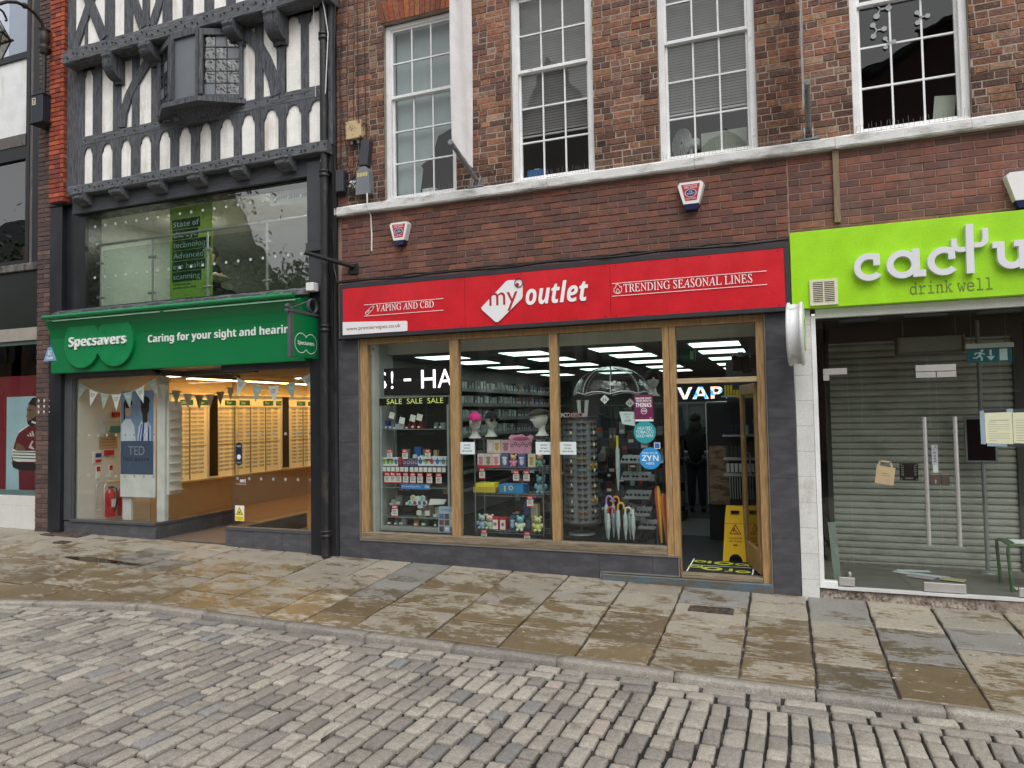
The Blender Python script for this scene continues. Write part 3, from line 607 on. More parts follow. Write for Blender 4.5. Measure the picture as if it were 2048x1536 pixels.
alarm(-4.49, 4.13, .97, 'small white and red alarm box above the vaping panel of the red sign', 1); alarm(-.87, 4.155, 1.02, 'white and red alarm box high above the seasonal lines panel', 1); alarm(2.18, 3.83, 1.15, 'plain white alarm box above the lime green sign', 0)
m_ = MB(); m_.box(.545, .605, -.03, .0, 3.73, 4.48, ch=.003); solo('wooden_batten', m_, streak('bare_batten', '6b5a47', '9c8a72', True, .85), 'bare wooden batten fixed upright on the brick above the lime sign', 'batten', (.575, 0, 3.73))
# ================================================================ timber framed building with the optician's shop
tb = thing('timber_framed_building', 'black and white timber framed building above the green optician shop', 'building', (-8.0, .3, .1))
YT = -.10
panels = []   # (x0, x1, z0, z1, lobed head)
m_ = MB(); m_.box(-10.24, -5.52, -.078, .4, 5.30, 9.6); part('plaster_wall', m_, plaster, tb)
def lobed(x0, x1, z0, z1):
    """Panel outline with a round head on two small shoulders."""
    w = x1 - x0; r = w * .36; c = (x0 + x1) / 2; zs = z1 - r; sh = zs - .035
    p = [(x0, z0), (x1, z0), (x1, sh - .03), (x1 - .012, sh + .005), (c + r + .006, sh + .012), (c + r, zs)]
    p += [(c + r * cos(a), zs + r * sin(a)) for a in [pi * k / 10 for k in range(1, 10)]]
    return p + [(c - r, zs), (c - r - .006, sh + .012), (x0 + .012, sh + .005), (x0, sh - .03)]
def surround(mb, o, x0, x1, z0, z1, mi=0):
    """Timber filling between the cell x0..x1, z0..z1 and the lobed opening o, as two halves."""
    c = (x0 + x1) / 2; n = len(o); top = max(range(n), key=lambda i: o[i][1])
    right = [p for p in o[1:top + 1]]; leftp = [p for p in o[top:]] + [o[0]]
    mb.prism([(o[1][0], z0), (x1, z0), (x1, z1), (o[top][0], z1)] + right[::-1], FRONT(YT), -.07, 0, mi)
    mb.prism([(o[top][0], z1), (x0, z1), (x0, z0), (o[0][0], z0)] + leftp[::-1], FRONT(YT), -.07, 0, mi)
up = MB(); lv = MB()
cx = [-9.952, -9.553, -9.164, -8.768, -8.392, -8.006, -7.623, -7.236, -6.858, -6.462, -6.088, -5.704]; hw = [.095, .118, .106, .115, .112, .118, .110, .127, .120, .125, .127, .138]
edges = [-10.26] + [(cx[i] + hw[i] + cx[i + 1] - hw[i + 1]) / 2 for i in range(11)] + [-5.50]
for i in range(12):
    surround(up, lobed(cx[i] - hw[i], cx[i] + hw[i], 5.59, 6.085), edges[i] + .001, edges[i + 1] - .001, 5.46, 6.13)
    if i in (0, 10, 11): surround(up, lobed(cx[i] - hw[i], cx[i] + hw[i], 6.265 if i == 0 else 6.30, 7.31), edges[i] + .001, edges[i + 1] - .001, 6.24, 7.40)
def stud(x0, x1, z0=6.24, z1=7.42, y=YT - .006): up.box(x0, x1, y, y + .08, z0, z1, ch=.006)
for a, b in ((-9.82, -9.68), (-9.43, -9.275), (-9.04, -8.905), (-8.655, -8.45), (-6.965 - .19, -6.965), (-6.735, -6.60), (-6.362, -6.215)): stud(a, b)
def brace(mb, pts, wd, y0, y1):
    l = []; r = []
    for i, p in enumerate(pts):
        q = pts[min(i + 1, len(pts) - 1)]; o = pts[max(i - 1, 0)]; d = Vector((q[0] - o[0], q[1] - o[1])).normalized(); l.append((p[0] - d.y * wd / 2, p[1] + d.x * wd / 2)); r.append((p[0] + d.y * wd / 2, p[1] - d.x * wd / 2))
    for i in range(len(pts) - 1): mb.prism([l[i], l[i + 1], r[i + 1], r[i]], FRONT(0), -y1, -y0)
brace(up, [(-9.24, 6.28), (-9.21, 6.50), (-9.10, 6.74), (-8.93, 6.97), (-8.70, 7.22)], .15, YT - .014, YT + .07)
brace(up, [(-6.37, 6.26), (-6.42, 6.50), (-6.54, 6.78), (-6.70, 7.05), (-6.90, 7.26)], .17, YT - .014, YT + .07)
up.box(-10.415, -10.08, YT - .006, YT + .07, 5.44, 7.40, ch=.006); up.box(-5.525, -5.46, YT - .008, YT + .07, 5.44, 7.40, ch=.006)
# upper jettied storey
YU = -.28
m_ = MB(); m_.box(-10.20, -5.42, YU + .02, .1, 7.5, 9.6); part('upper_plaster', m_, plaster, tb)
for a, b in ((-10.18, -10.02), (-9.82, -9.76), (-9.40, -9.20), (-9.0, -8.83), (-8.64, -8.50), (-8.25, -8.07), (-7.87, -7.68), (-7.47, -7.30), (-7.08, -6.92), (-6.70, -6.52), (-6.3, -6.14), (-5.9, -5.7)): stud(a, b, 7.55, 9.6, YU)
brace(up, [(-10.03, 7.57), (-9.80, 8.02), (-9.62, 8.4)], .15, YU - .012, YU + .05); brace(up, [(-9.40, 7.60), (-9.62, 8.05), (-9.85, 8.5)], .15, YU - .016, YU + .05)
brace(up, [(-8.62, 7.6), (-8.70, 7.80), (-8.86, 8.2)], .14, YU - .012, YU + .05); brace(up, [(-8.44, 7.6), (-8.30, 7.9), (-8.2, 8.3)], .14, YU - .012, YU + .05)
part('timber_posts', up, black_v, tb)
def beam(mb, x0, x1, y0, y1, z0, z1, rough_=.008):
    n = 26; prof = []
    for i in range(n + 1):
        x = x0 + (x1 - x0) * i / n; j = lambda: RND.uniform(-rough_, rough_); e = .018
        prof.append([(x, y1, z0), (x, y0 + e, z0 + j()), (x, y0 + j() * .5, z0 + e + j() * .5), (x, y0 + j() * .5, z1 - e), (x, y0 + e, z1 + j() * .6), (x, y1, z1)])
    vs_ = [p for q in prof for p in q]; fs = [(6 * i + k, 6 * i + (k + 1) % 6, 6 * i + 6 + (k + 1) % 6, 6 * i + 6 + k)[::-1] for i in range(n) for k in range(6)] + [tuple(range(6)), tuple(range(6 * n + 5, 6 * n - 1, -1))]
    mb.add(vs_, fs)
beam(lv, -10.22, -5.42, -.33, .0, 7.335, 7.56, .010); beam(lv, -10.26, -5.48, -.205, .0, 5.315, 5.475, .008)
lv.box(-10.08, -8.46, YT - .004, YT + .07, 6.13, 6.262, ch=.005); lv.box(-7.155, -5.50, YT - .004, YT + .07, 6.125, 6.275, ch=.005); lv.box(-8.455, -7.16, YT - .003, YT + .07, 6.095, 6.215, ch=.004)
lv.box(-10.26, -5.48, YT + .0, YT + .07, 7.30, 7.345)
part('timber_beams', lv, black_h, tb)
pg = MB()
for i in range(46):
    x = -10.1 + i * .1025; pg.lathe([(.011, 0), (.009, .014)], (x + RND.uniform(-.03, .03), -.207, 5.40 + RND.uniform(-.03, .03)), 6, axis='y'); pg.lathe([(.012, 0), (.010, .016)], (x + RND.uniform(-.03, .03), -.332, 7.45 + RND.uniform(-.05, .05)), 6, axis='y')
    if i % 2: pg.lathe([(.010, 0), (.008, .012)], (x, YT - .003, 6.2 + RND.uniform(-.03, .03)), 6, axis='y')
part('oak_pegs', pg, mk('peg_black', '1d1e20', .8), tb)
m_ = MB(); m_.box(-10.30, -5.50, -.085, .3, 5.075, 5.315); part('fascia_board', m_, streak('painted_fascia', '383a3f', '50535a', False, .75, .2, .55), tb)
# brackets under the jetty and small corbels over the shop window
def console(x0, x1, pr, name, mat):
    m_ = MB(); m_.prism(pr, lambda u, v, d: (x0 + d, u, v), 0, x1 - x0)
    m_.prism([(u * 1.0 - (.012 if u < YT - .02 else 0), v) for u, v in pr], lambda u, v, d: (x0 + (x1 - x0) * .28 + d, u, v), 0, (x1 - x0) * .44); part(name, m_, mat, tb)
for x0, x1, zb in ((-9.38, -9.20, 6.94), (-8.64, -8.42, 7.075), (-7.09, -6.90, 7.07), (-6.39, -6.17, 6.93)):
    pr = [(YT + .02, 7.335), (-.345, 7.335), (-.355, 7.285), (-.335, 7.25)] + [(-.335 + .19 * (1 - cos(a)), 7.25 - (7.25 - zb - .05) * sin(a)) for a in [pi / 2 * k / 7 for k in range(1, 8)]] + [(-.13, zb), (YT + .02, zb)]
    console(x0, x1, pr, 'bracket', black_v)
for xc in (-9.98, -9.215, -8.44, -7.69, -6.935, -6.16):
    pr = [(-.08, 5.335), (-.27, 5.335), (-.275, 5.305), (-.255, 5.285), (-.255, 5.245), (-.225, 5.215), (-.17, 5.20), (-.13, 5.165), (-.08, 5.16)]
    console(xc - .115, xc + .115, pr, 'corbel', black_h)
# oriel window
ori = MB(); A, B_, Cc, Dd = (-8.47, YT), (-7.985, -.33), (-7.48, -.33), (-6.93, YT)
def lean(a, b, z0, z1, th, mb):
    dx, dy = b[0] - a[0], b[1] - a[1]; L_ = math.hypot(dx, dy); nx, ny = dy / L_, -dx / L_
    if ny > 0: nx, ny = -nx, -ny
    vs_ = [(a[0], a[1], z0), (b[0], b[1], z0), (b[0], b[1], z1), (a[0], a[1], z1)]; vs_ += [(x + nx * th, y + ny * th, z) for x, y, z in vs_]
    mb.add(vs_, [(3, 2, 1, 0), (4, 5, 6, 7), (0, 1, 5, 4), (1, 2, 6, 5), (2, 3, 7, 6), (3, 0, 4, 7)])
lp = lambda a, b, t: (a[0] + (b[0] - a[0]) * t, a[1] + (b[1] - a[1]) * t)
for (a, b, z1) in ((A, B_, 7.30), (B_, Cc, 7.33), (Cc, Dd, 7.30)):
    L_ = math.hypot(b[0] - a[0], b[1] - a[1]); e = .05 / L_
    lean(a, lp(a, b, e), 6.30, z1, .05, ori); lean(lp(a, b, 1 - e), b, 6.30, z1, .052, ori); lean(lp(a, b, e), lp(a, b, 1 - e), z1 - .09, z1, .046, ori); lean(lp(a, b, e), lp(a, b, 1 - e), 6.30, 6.36, .046, ori)
lean(lp(B_, Cc, .02), lp(B_, Cc, .08), 6.36, 7.24, .07, ori); lean(lp(Cc, Dd, .0), lp(Cc, Dd, .09), 6.36, 7.22, .07, ori)
sl_ = [(-8.50, YT - .01), (-8.07, -.45), (-7.42, -.45), (-6.88, YT - .01)]
ori.add([(x, y, 6.235) for x, y in sl_] + [(x, y, 6.30) for x, y in sl_], [(3, 2, 1, 0)[::-1], (4, 5, 6, 7)[::-1], (0, 1, 5, 4), (1, 2, 6, 5), (2, 3, 7, 6), (3, 0, 4, 7)])
lo_ = [(-8.30, YT), (-7.98, -.32), (-7.52, -.32), (-7.1, YT)]
ori.add([(x * .6 - 7.7 * .4, max(y, -.19), 6.08) for x, y in lo_] + [(x, y, 6.234) for x, y in lo_], [(0, 1, 5, 4), (1, 2, 6, 5), (2, 3, 7, 6), (0, 3, 2, 1)])
for xx in (-8.0, -7.55): ori.box(xx - .05, xx + .05, -.27, -.1, 6.11, 6.19, ch=.01)
orw = part('oriel_window', ori, black_v, tb)
g1 = MB(); 
def inset(a, b, t0, t1, z0, z1, mb, off=.012, mi=0):
    p, q = lp(a, b, t0), lp(a, b, t1); dx, dy = b[0] - a[0], b[1] - a[1]; L_ = math.hypot(dx, dy); nx, ny = dy / L_, -dx / L_
    if ny > 0: nx, ny = -nx, -ny
    mb.quad((p[0] + nx * off, p[1] + ny * off, z0), (q[0] + nx * off, q[1] + ny * off, z0), (q[0] + nx * off, q[1] + ny * off, z1), (p[0] + nx * off, p[1] + ny * off, z1), mi)
for (a, b, n_) in ((A, B_, 3), (Cc, Dd, 3)):
    for i in range(n_):
        for j in range(5):
            t0, t1 = .1 + .8 * i / n_, .1 + .8 * (i + 1) / n_; z0, z1 = 6.36 + .86 * j / 5, 6.36 + .86 * (j + 1) / 5; k = RND.random()
            inset(a, b, t0, t1, z0, z1, g1, .010 + RND.uniform(-.003, .003), 0 if k > .35 else 1)
part('leaded_pane', g1, [glass('old_leaded_glass', .2, '565b60', .08, .6), mk('grey_patched_pane', '6f747b', .35, var=.2)], orw)
g2 = MB(); inset(B_, Cc, .09, .91, 6.36, 7.24, g2, .012); part('boarded_pane', g2, mk('grey_board', '6c7178', .5, var=.12, vs=2.5), orw)
g3 = MB()
for (a, b) in ((A, B_), (Cc, Dd)):
    for i in (1, 2): t = .1 + .8 * i / 3; p = lp(a, b, t); g3.tube([(p[0], p[1] - .018, 6.36), (p[0], p[1] - .018, 7.22)], .005, 5)
    for j in range(1, 5): z = 6.36 + .86 * j / 5; p, q = lp(a, b, .1), lp(a, b, .9); g3.tube([(p[0], p[1] - .018, z), (q[0], q[1] - .018, z)], .005, 5)
part('lead_bars', g3, mk('lead', '3c3f43', .6), orw)
# orange brick pier and stone-clad pillars of the shop
m_ = MB(); bricks(m_, -10.735, -10.42, 5.285, 9.6, FRONT(-.16), ORG, half=True, bl=.225); bricks(m_, -.155, .35, 5.285, 9.6, lambda u, v, d: (-10.42 + d, u, v), ORG, bl=.225)
m_.box(-10.735, -10.425, -.149, .4, 5.285, 9.6, 1); part('brick_pier', m_, [mk('red_brick', attr=True, rough=.85, var=.16, vs=12, bump=.5, bs=80, fine=.12), mk('red_mortar', '6e4a40', .95)], tb)
blackstone = stained('black_stone_cladding', '1d2025', '2c3036', .33, .6, 2.5, (2, 2, .6), .12, .06)
m_ = MB(); m_.box(-10.83, -10.56, -.06, .3, .10, 5.245, ch=.004); m_.box(-10.555, -10.14, .015, .3, 3.53, 5.245, ch=.003); m_.box(-10.85, -10.12, -.075, .3, 5.25, 5.285, ch=.006); m_.box(-5.872, -5.63, -.06, .3, .0, 3.5, ch=.004); part('stone_pillar', m_, blackstone, tb)
m_ = MB(); m_.box(-5.875, -5.62, -.10, .1, 4.165, 5.255, ch=.004); m_.box(-5.885, -5.61, -.125, .1, 4.04, 4.16, ch=.006); m_.box(-5.873, -5.60, -.075, .1, 3.50, 4.035, ch=.004); part('pilaster_casing', m_, dark_grey, tb)
m_ = MB(); m_.box(-10.13, -5.875, -.02, .25, 5.055, 5.073); m_.box(-10.13, -10.10, -.02, .04, 3.585, 5.055); m_.box(-5.905, -5.876, -.02, .04, 3.585, 5.055); m_.box(-10.10, -5.905, -.02, .04, 3.565, 3.60)
upf = part('showroom_window', m_, mk('window_black', '141517', .4), tb)
m_ = MB(); m_.quad((-10.10, .01, 3.60), (-5.905, .01, 3.60), (-5.905, .01, 5.055), (-10.10, .01, 5.055)); pn = part('pane', m_, pane_opt, upf)
m_ = MB()
for zz in (4.86, 4.06):
    for k in range(19): m_.disc(-9.92 + k * .215, zz, .021, FRONT(.006), 0, .002, seg=14)
part('dots', m_, mk('frosted_dot', 'bfc4c4', .7), upf)
flash = MB(); n = 40; pr = []
for i in range(n + 1):
    x = -10.62 + (10.62 - 5.80) * i / n; j = lambda: RND.uniform(-.008, .008); pr += [(x, .02, 3.60), (x, -.06 + j(), 3.575 + j()), (x, -.17 + j(), 3.535 + j()), (x, -.19 + j(), 3.47)]
flash.add(pr, [(4 * i + k, 4 * i + k + 1, 4 * i + 5 + k, 4 * i + 4 + k) for i in range(n) for k in range(3)]); part('lead_flashing', flash, stained('lead_sheet', '3a3d42', '74787c', .6, .62, 9, bump=.4), tb)
# showroom behind the upper window
showw = mk('showroom_wall', 'd9dedb', .9, var=.04); oak_floor = streak('laminate_floor', '6e5a44', '8a7358', False, .5, .1)
m_ = MB(); m_.box(-10.35, -10.16, .05, 5.0, 3.5, 5.3); m_.box(-10.35, -5.5, 5.0, 5.1, 3.5, 5.3); m_.box(-5.6, -5.5, .3, 5.0, 3.5, 5.3); part('showroom_wall', m_, showw, tb)
m_ = MB(); m_.box(-10.4, -5.5, .27, 5.1, 5.10, 5.2); part('showroom_ceiling', m_, showw, tb)
m_ = MB(); m_.box(-10.4, -5.5, .02, 5.1, 3.42, 3.5); part('showroom_floor', m_, oak_floor, tb)
rail = thing('glass_balustrade', 'steel and glass balustrade standing inside the upper optician window', 'balustrade', (-8, .12, 3.5))
m_ = MB(); m_.tube([(-9.97, .10, 4.59), (-5.90, .10, 4.59)], .022, 12); m_.lathe([(.045, 0), (.045, .02), (.02, .03)], (-9.98, .10, 4.59), 14, axis='x'); part('handrail', m_, steel, rail)
for x in (-9.90, -8.83, -7.77, -6.70):
    m_ = MB(); m_.tube([(x, .10, 3.5), (x, .10, 4.57)], .019, 10)
    for zz in (3.76, 4.30): m_.tube([(x - .075, .10, zz), (x + .075, .10, zz)], .022, 8)
    part('post', m_, steel, rail)
m_ = MB()
for a, b in ((-9.86, -8.87), (-8.79, -7.81), (-7.73, -6.74), (-6.66, -5.92)): m_.quad((a, .10, 3.56), (b, .10, 3.56), (b, .10, 4.5), (a, .10, 4.5))
part('glass_panel', m_, glass('balustrade_glass', .05, 'dfeee9'), rail)
ban = thing('eye_test_banner', 'lime green eye technology banner standing behind the upper optician window', 'banner', (-8.2, .3, 3.5)); T = FRONT(.22)
lime = mk('banner_lime', 'bedc62', .7, var=.03); deepgreen = mk('banner_deep_green', '0d3a2c', .7)
m_ = MB(); m_.box(-8.62, -7.80, .221, .225, 3.53, 5.04); part('cloth', m_, lime, ban)
m_ = MB(); lines = [('State of', 4.74, .125, .50, BOLD), ('the eye', 4.58, .125, .46, BOLD), ('technology', 4.42, .125, .70, BOLD), ('Advanced', 4.26, .125, .58, None), ('eye health', 4.10, .125, .60, None), ('scanning', 3.94, .125, .52, None)]
for t, z, h, w_, s_ in lines: m_.prism([(-8.57, z - .032), (-8.53 + w_, z - .032), (-8.53 + w_, z + .118), (-8.57, z + .118)], T, 0, .002)
part('text_blocks', m_, deepgreen, ban)
m_ = MB()
for t, z, h, w_, s_ in lines: m_.text(t, -8.55, z - (.025 if any(c in t for c in 'gyp') else 0), T, w=w_, h=.085 + (.025 if any(c in t for c in 'gyp') else 0), ext=.001, d0=.0025, style=s_)
part('heading', m_, mk('banner_pale_ink', 'cfe6d8', .7), ban)
m_ = MB(); m_.text('So important we', -8.55, 3.845, T, w=.33, h=.04, ext=.001, style=BOLD); m_.text('provide it nationwide', -8.55, 3.79, T, w=.44, h=.045, ext=.001, style=BOLD); m_.text('Scan the QR code to', -8.38, 3.63, T, w=.35, h=.035, ext=.001); m_.text('book an appointment', -8.38, 3.575, T, w=.36, h=.035, ext=.001); part('small_print', m_, deepgreen, ban)
m_ = MB(); m_.box(-6.70, -6.0, .16, .165, 4.83, 5.02); cl = thing('contact_lens_sign', 'pale contact lenses sign in the top corner of the upper window', 'sign', (-6.4, .16, 4.83)); part('board', m_, mk('frosted_white', 'f4f7f6', .6), cl)
m_ = MB(); m_.text('Contact lenses', -6.63, 4.905, FRONT(.159), w=.58, h=.062, ext=.001); part('lettering', m_, mk('grey_lettering', '2f3638', .6), cl)
pl = thing('pendant_lamp', 'lit amber dome pendant lamp beside the green banner', 'lamp', (-8.85, .75, 4.9))
m_ = MB(); m_.lathe([(.02, .17), (.05, .16), (.13, .10), (.185, .0), (.175, 0), (.12, .09)], (-8.92, .75, 4.86), 24); part('lamp_shade', m_, mk('copper_shade', 'b98a52', .4, .3), pl)
m_ = MB(); m_.sphere((-8.92, .75, 4.89), .07, 14, 8); part('bulb', m_, lamp_mat('warm_bulb', 'ffd9a0', 9), pl); m_ = MB(); m_.tube([(-8.92, .75, 5.02), (-8.92, .75, 5.12)], .004, 5); part('cord', m_, black_m, pl)
for k, (x, y, l) in enumerate(((-8.97, 1.0, .36), (-6.70, .60, .30))):  # added lamps that brighten the showroom, placed where banner and sign hide them
    t = thing('ceiling_strip_light', f'added fill light on the showroom ceiling hidden behind the {("green banner", "contact lenses sign")[k]}', 'light', (x, y, 5.08)); m_ = MB(); m_.box(x - l, x + l, y - .09, y + .09, 5.07, 5.099); part('housing', m_, white_m, t); m_ = MB(); m_.box(x - l + .01, x + l - .01, y - .08, y + .08, 5.06, 5.069); part('tube', m_, lamp_mat('added_showroom_fill', 'fff6ea', 45), t)
tbl = thing('round_table', 'small round white table behind the upper optician window', 'table', (-9.0, 1.35, 3.5)); m_ = MB(); m_.lathe([(.36, 0), (.36, .03)], (-9.0, 1.35, 4.2), 24); part('tabletop', m_, white_m, tbl); m_ = MB(); m_.lathe([(.22, 0), (.2, .02), (.03, .04), (.03, .7)], (-9.0, 1.35, 3.5), 16); part('leg', m_, grey_metal, tbl)

# ---------------------------------------------------------------- ground floor of the optician
greyfr = mk('grey_window_frame', '54575b', .45, .2, .08); riser = stained('grey_stone_riser', '4c4d52', '5f5f63', .55, .58, 5, (1, 1, 2), .1, .12)
m_ = MB(); m_.box(-10.556, -10.40, .0, .09, .30, 2.585, ch=.003); m_.box(-10.40, -8.66, -.01, .09, .285, .325, ch=.003); m_.box(-8.70, -8.655, .0, 1.75, .285, .326, ch=.003); m_.box(-10.40, -8.66, .0, .09, 2.50, 2.585); m_.box(-8.70, -8.655, .09, 1.75, 2.50, 2.585); m_.box(-10.40, -10.372, .02, .06, .326, 2.50)
m_.box(-7.335, -5.872, -.015, .09, .285, .33, ch=.003); m_.box(-7.30, -5.872, .0, .09, 2.50, 2.585); m_.box(-5.905, -5.873, .02, .06, .33, 2.50); m_.box(-8.66, -7.30, .55, .62, 2.52, 2.585)
gf = part('shop_window', m_, greyfr, tb)
m_ = MB(); m_.quad((-10.37, .04, .326), (-8.68, .04, .326), (-8.68, .04, 2.50), (-10.37, .04, 2.50)); m_.quad((-8.677, .04, .326), (-8.677, 1.74, .326), (-8.677, 1.74, 2.50), (-8.677, .04, 2.50)); m_.quad((-7.27, .04, .33), (-5.905, .04, .33), (-5.905, .04, 2.50), (-7.27, .04, 2.50)); m_.quad((-7.272, .04, .33), (-7.272, 1.74, .33), (-7.272, 1.74, 2.50), (-7.272, .04, 2.50)); part('pane', m_, glass('optician_window_glass', .075, 'eef2ee'), gf)
m_ = MB()
for zz in (1.62, 1.0):
    for k in range(9): m_.disc(-10.25 + k * .19, zz, .022, FRONT(.036), 0, .002, seg=12)
    for k in range(7): m_.disc(-7.17 + k * .205, zz, .022, FRONT(.036), 0, .002, seg=12)
part('dots', m_, mk('faint_dot', '9b9a94', .8), gf)
m_ = MB(); x = -10.555
for a, b in ((-10.555, -9.62), (-9.615, -8.66)): m_.box(a, b, .01, .1, .02, .284)
for a, b in ((.012, .42), (.425, .85), (.855, 1.28), (1.285, 1.74)): m_.box(-8.72, -8.665, a + .09, b + .09, .02, .284)
for a, b in ((-7.345, -6.87), (-6.865, -6.38), (-6.375, -5.874)): m_.box(a, b, -.005, .1, -.02, .284)
m_.box(-7.345, -7.29, .1, 1.74, -.02, .284); part('stone_riser', m_, riser, tb)
ent = mk('entrance_tile', '5e524b', .6, var=.12, vs=3, bump=.05)
m_ = MB(); m_.box(-8.665, -7.345, .06, 1.8, .0, .085); part('entrance_floor', m_, ent, tb)
m_ = MB(); m_.box(-10.4, -5.7, .1, 7.0, -.01, .06); part('shop_floor', m_, streak('beech_floor', '8a6a48', 'a5825c', False, .4, .1), tb)
cream = mk('cream_wall', 'd6c6a6', .9, var=.04); whitew = mk('white_shop_wall', 'd9d8d2', .9, var=.03)
m_ = MB(); m_.box(-10.56, -10.36, .1, 1.45, .06, 2.6); part('window_side_wall', m_, whitew, tb)
m_ = MB(); m_.box(-10.56, -10.36, 1.46, 7.0, .06, 2.6); m_.box(-10.5, -5.7, 7.0, 7.1, .06, 2.6); m_.box(-5.75, -5.65, .3, 7, .06, 2.6); part('shop_wall', m_, cream, tb)
m_ = MB(); m_.box(-10.5, -5.7, .1, 7.0, 2.60, 2.68); part('shop_ceiling', m_, mk('shop_ceiling_paint', 'b09c80', .9), tb)
# lit display wall with rows of spectacles
dw = thing('display_wall', 'long lit cream wall of spectacle racks inside the optician shop', 'display wall', (-10.3, 4, .1))
board = mk('glowing_display_cream', 'f3d79a', .6, var=.03, emit=.22)  # slight glow put into the cream, standing for spotlights on the board
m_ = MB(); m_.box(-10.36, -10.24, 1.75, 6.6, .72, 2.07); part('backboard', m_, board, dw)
m_ = MB(); m_.box(-10.36, -10.19, 1.75, 6.6, .69, .72); m_.box(-10.36, -10.12, 1.75, 6.6, 2.29, 2.32); m_.box(-10.25, -10.235, 1.75, 6.6, 1.335, 1.352); part('ledge', m_, mk('white_trim', 'd6c7a8', .6), dw)
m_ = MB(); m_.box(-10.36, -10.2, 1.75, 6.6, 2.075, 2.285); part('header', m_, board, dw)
for k, y in enumerate((1.95, 2.35, 3.05, 3.45, 4.15, 4.55, 5.25, 5.65)):
    m_ = MB(); T = lambda u, v, d: (-10.2 + d, u, v); m_.prism([(y, 2.10), (y + .30, 2.10), (y + .30, 2.20), (y, 2.20)], T, 0, .006); part('header_sign', m_, mk('header_green', '12623c', .5), dw)
    m_ = MB(); m_.text(('Our', 'Try', 'New', 'Ours', 'Kids', 'Rims', 'Sun', 'Lens')[k][:3] if False else 'Our', y + .05, 2.125, T, h=.05, ext=.001, d0=.0065); part('header_lettering', m_, white_ink, dw)
for y in (2.62, 4.72):
    m_ = MB(); T = lambda u, v, d: (-10.235 + d, u, v); m_.prism([(y, .74), (y + .25, .74), (y + .25, 2.30), (y, 2.30)], T, 0, .05); part('mirror_frame', m_, white_m, dw)
    m_ = MB(); m_.prism([(y + .02, .76), (y + .23, .76), (y + .23, 2.28), (y + .02, 2.28)], T, .05, .053); part('mirror', m_, mk('dark_mirror', '4f4c45', .08, .9), dw)
m_ = MB()
for y in (2.2, 2.9, 3.35, 3.8, 4.25, 5.0, 5.5, 6.0): m_.box(-10.238, -10.222, y, y + .012, .73, 2.06)
part('rack_rods', m_, mk('rod_brass', '8d7748', .5, .4), dw)
def spec_mesh(col_r, round_=False):
    m_ = MB(); T = lambda u, v, d: (d, u, v)
    for s in (-1, 1):
        m_.ring(s * .033, 0, .021, .027, lambda u, v, d, s=s: (d, u, v * .8), 0, .006, 0, seg=12); m_.tube([(.003, s * .06, .008), (-.06, s * .064, .006)], .0025, 4)
    m_.tube([(.003, -.008, .004), (.003, .008, .004)], .003, 4); return m_
sp0 = solo('spectacles', spec_mesh(0), mk('dark_rim', '2e2118', .4), 'dark rimmed spectacles on the lit rack wall of the optician', 'spectacles', (0, 0, 0), 'spectacles on the optician wall')
cnt = 0
for r in range(17):
    z = 2.02 - r * .078
    if abs(z - 1.34) < .02: continue
    y = 1.80
    while y < 5.9:
        if not (2.56 < y < 2.93 or 4.66 < y < 5.03) and cnt < 290:
            if cnt == 0: sp0.location = (-10.215, y, z)
            else: dup(sp0, (-10.215, y + RND.uniform(-.01, .01), z + RND.uniform(-.005, .005)))
            cnt += 1
        y += .165 if y < 3.2 else .21
# window dressing: fascia poster, white column, extinguishers, notices
ted = thing('fashion_poster', 'blue poster panel of two people in sunglasses in the optician window', 'poster', (-9.3, .25, .3)); T = FRONT(.25)
m_ = MB(); m_.box(-9.655, -8.965, .252, .29, .66, 2.30, ch=.002); m_.box(-9.66, -9.48, .30, .34, .30, 2.2); part('panel', m_, mk('matt_white_panel', 'dfe0df', .6), ted)
m_ = MB(); m_.prism([(-9.645, 1.01), (-8.972, 1.01), (-8.972, 1.52), (-9.645, 1.52)], T, 0, .002); part('blue_block', m_, mk('poster_slate_blue', '4b5a78', .6), ted)
m_ = MB(); m_.prism([(-9.645, 1.521), (-8.972, 1.521), (-8.972, 2.29), (-9.645, 2.29)], T, 0, .002); part('sky_block', m_, mk('poster_sky', '7f95b8', .6, var=.15, vs=2), ted)
def blob(cx_, cz_, rx, rz_, n=20): return [(cx_ + rx * cos(2 * pi * k / n), cz_ + rz_ * sin(2 * pi * k / n)) for k in range(n)]
m_ = MB(); m_.prism([(-9.63, 1.522), (-9.33, 1.522), (-9.36, 1.75), (-9.44, 1.86), (-9.55, 1.86), (-9.63, 1.78)], T, .002, .003); m_.prism([(-9.30, 1.522), (-9.02, 1.522), (-9.02, 1.74), (-9.10, 1.84), (-9.20, 1.84), (-9.27, 1.74)], T, .0022, .0032); part('shirts', m_, mk('poster_shirt', 'cfd8e6', .6), ted)
m_ = MB(); m_.prism(blob(-9.49, 2.02, .075, .115), T, .004, .005); part('pale_face', m_, mk('poster_pale_skin', 'c7a58c', .7), ted)
m_ = MB(); m_.prism(blob(-9.14, 2.03, .085, .12), T, .004, .005); m_.prism([(-9.19, 1.80), (-9.09, 1.80), (-9.09, 1.95), (-9.19, 1.95)], T, .0035, .0045); part('dark_face', m_, mk('poster_dark_skin', '3a2a26', .7), ted)
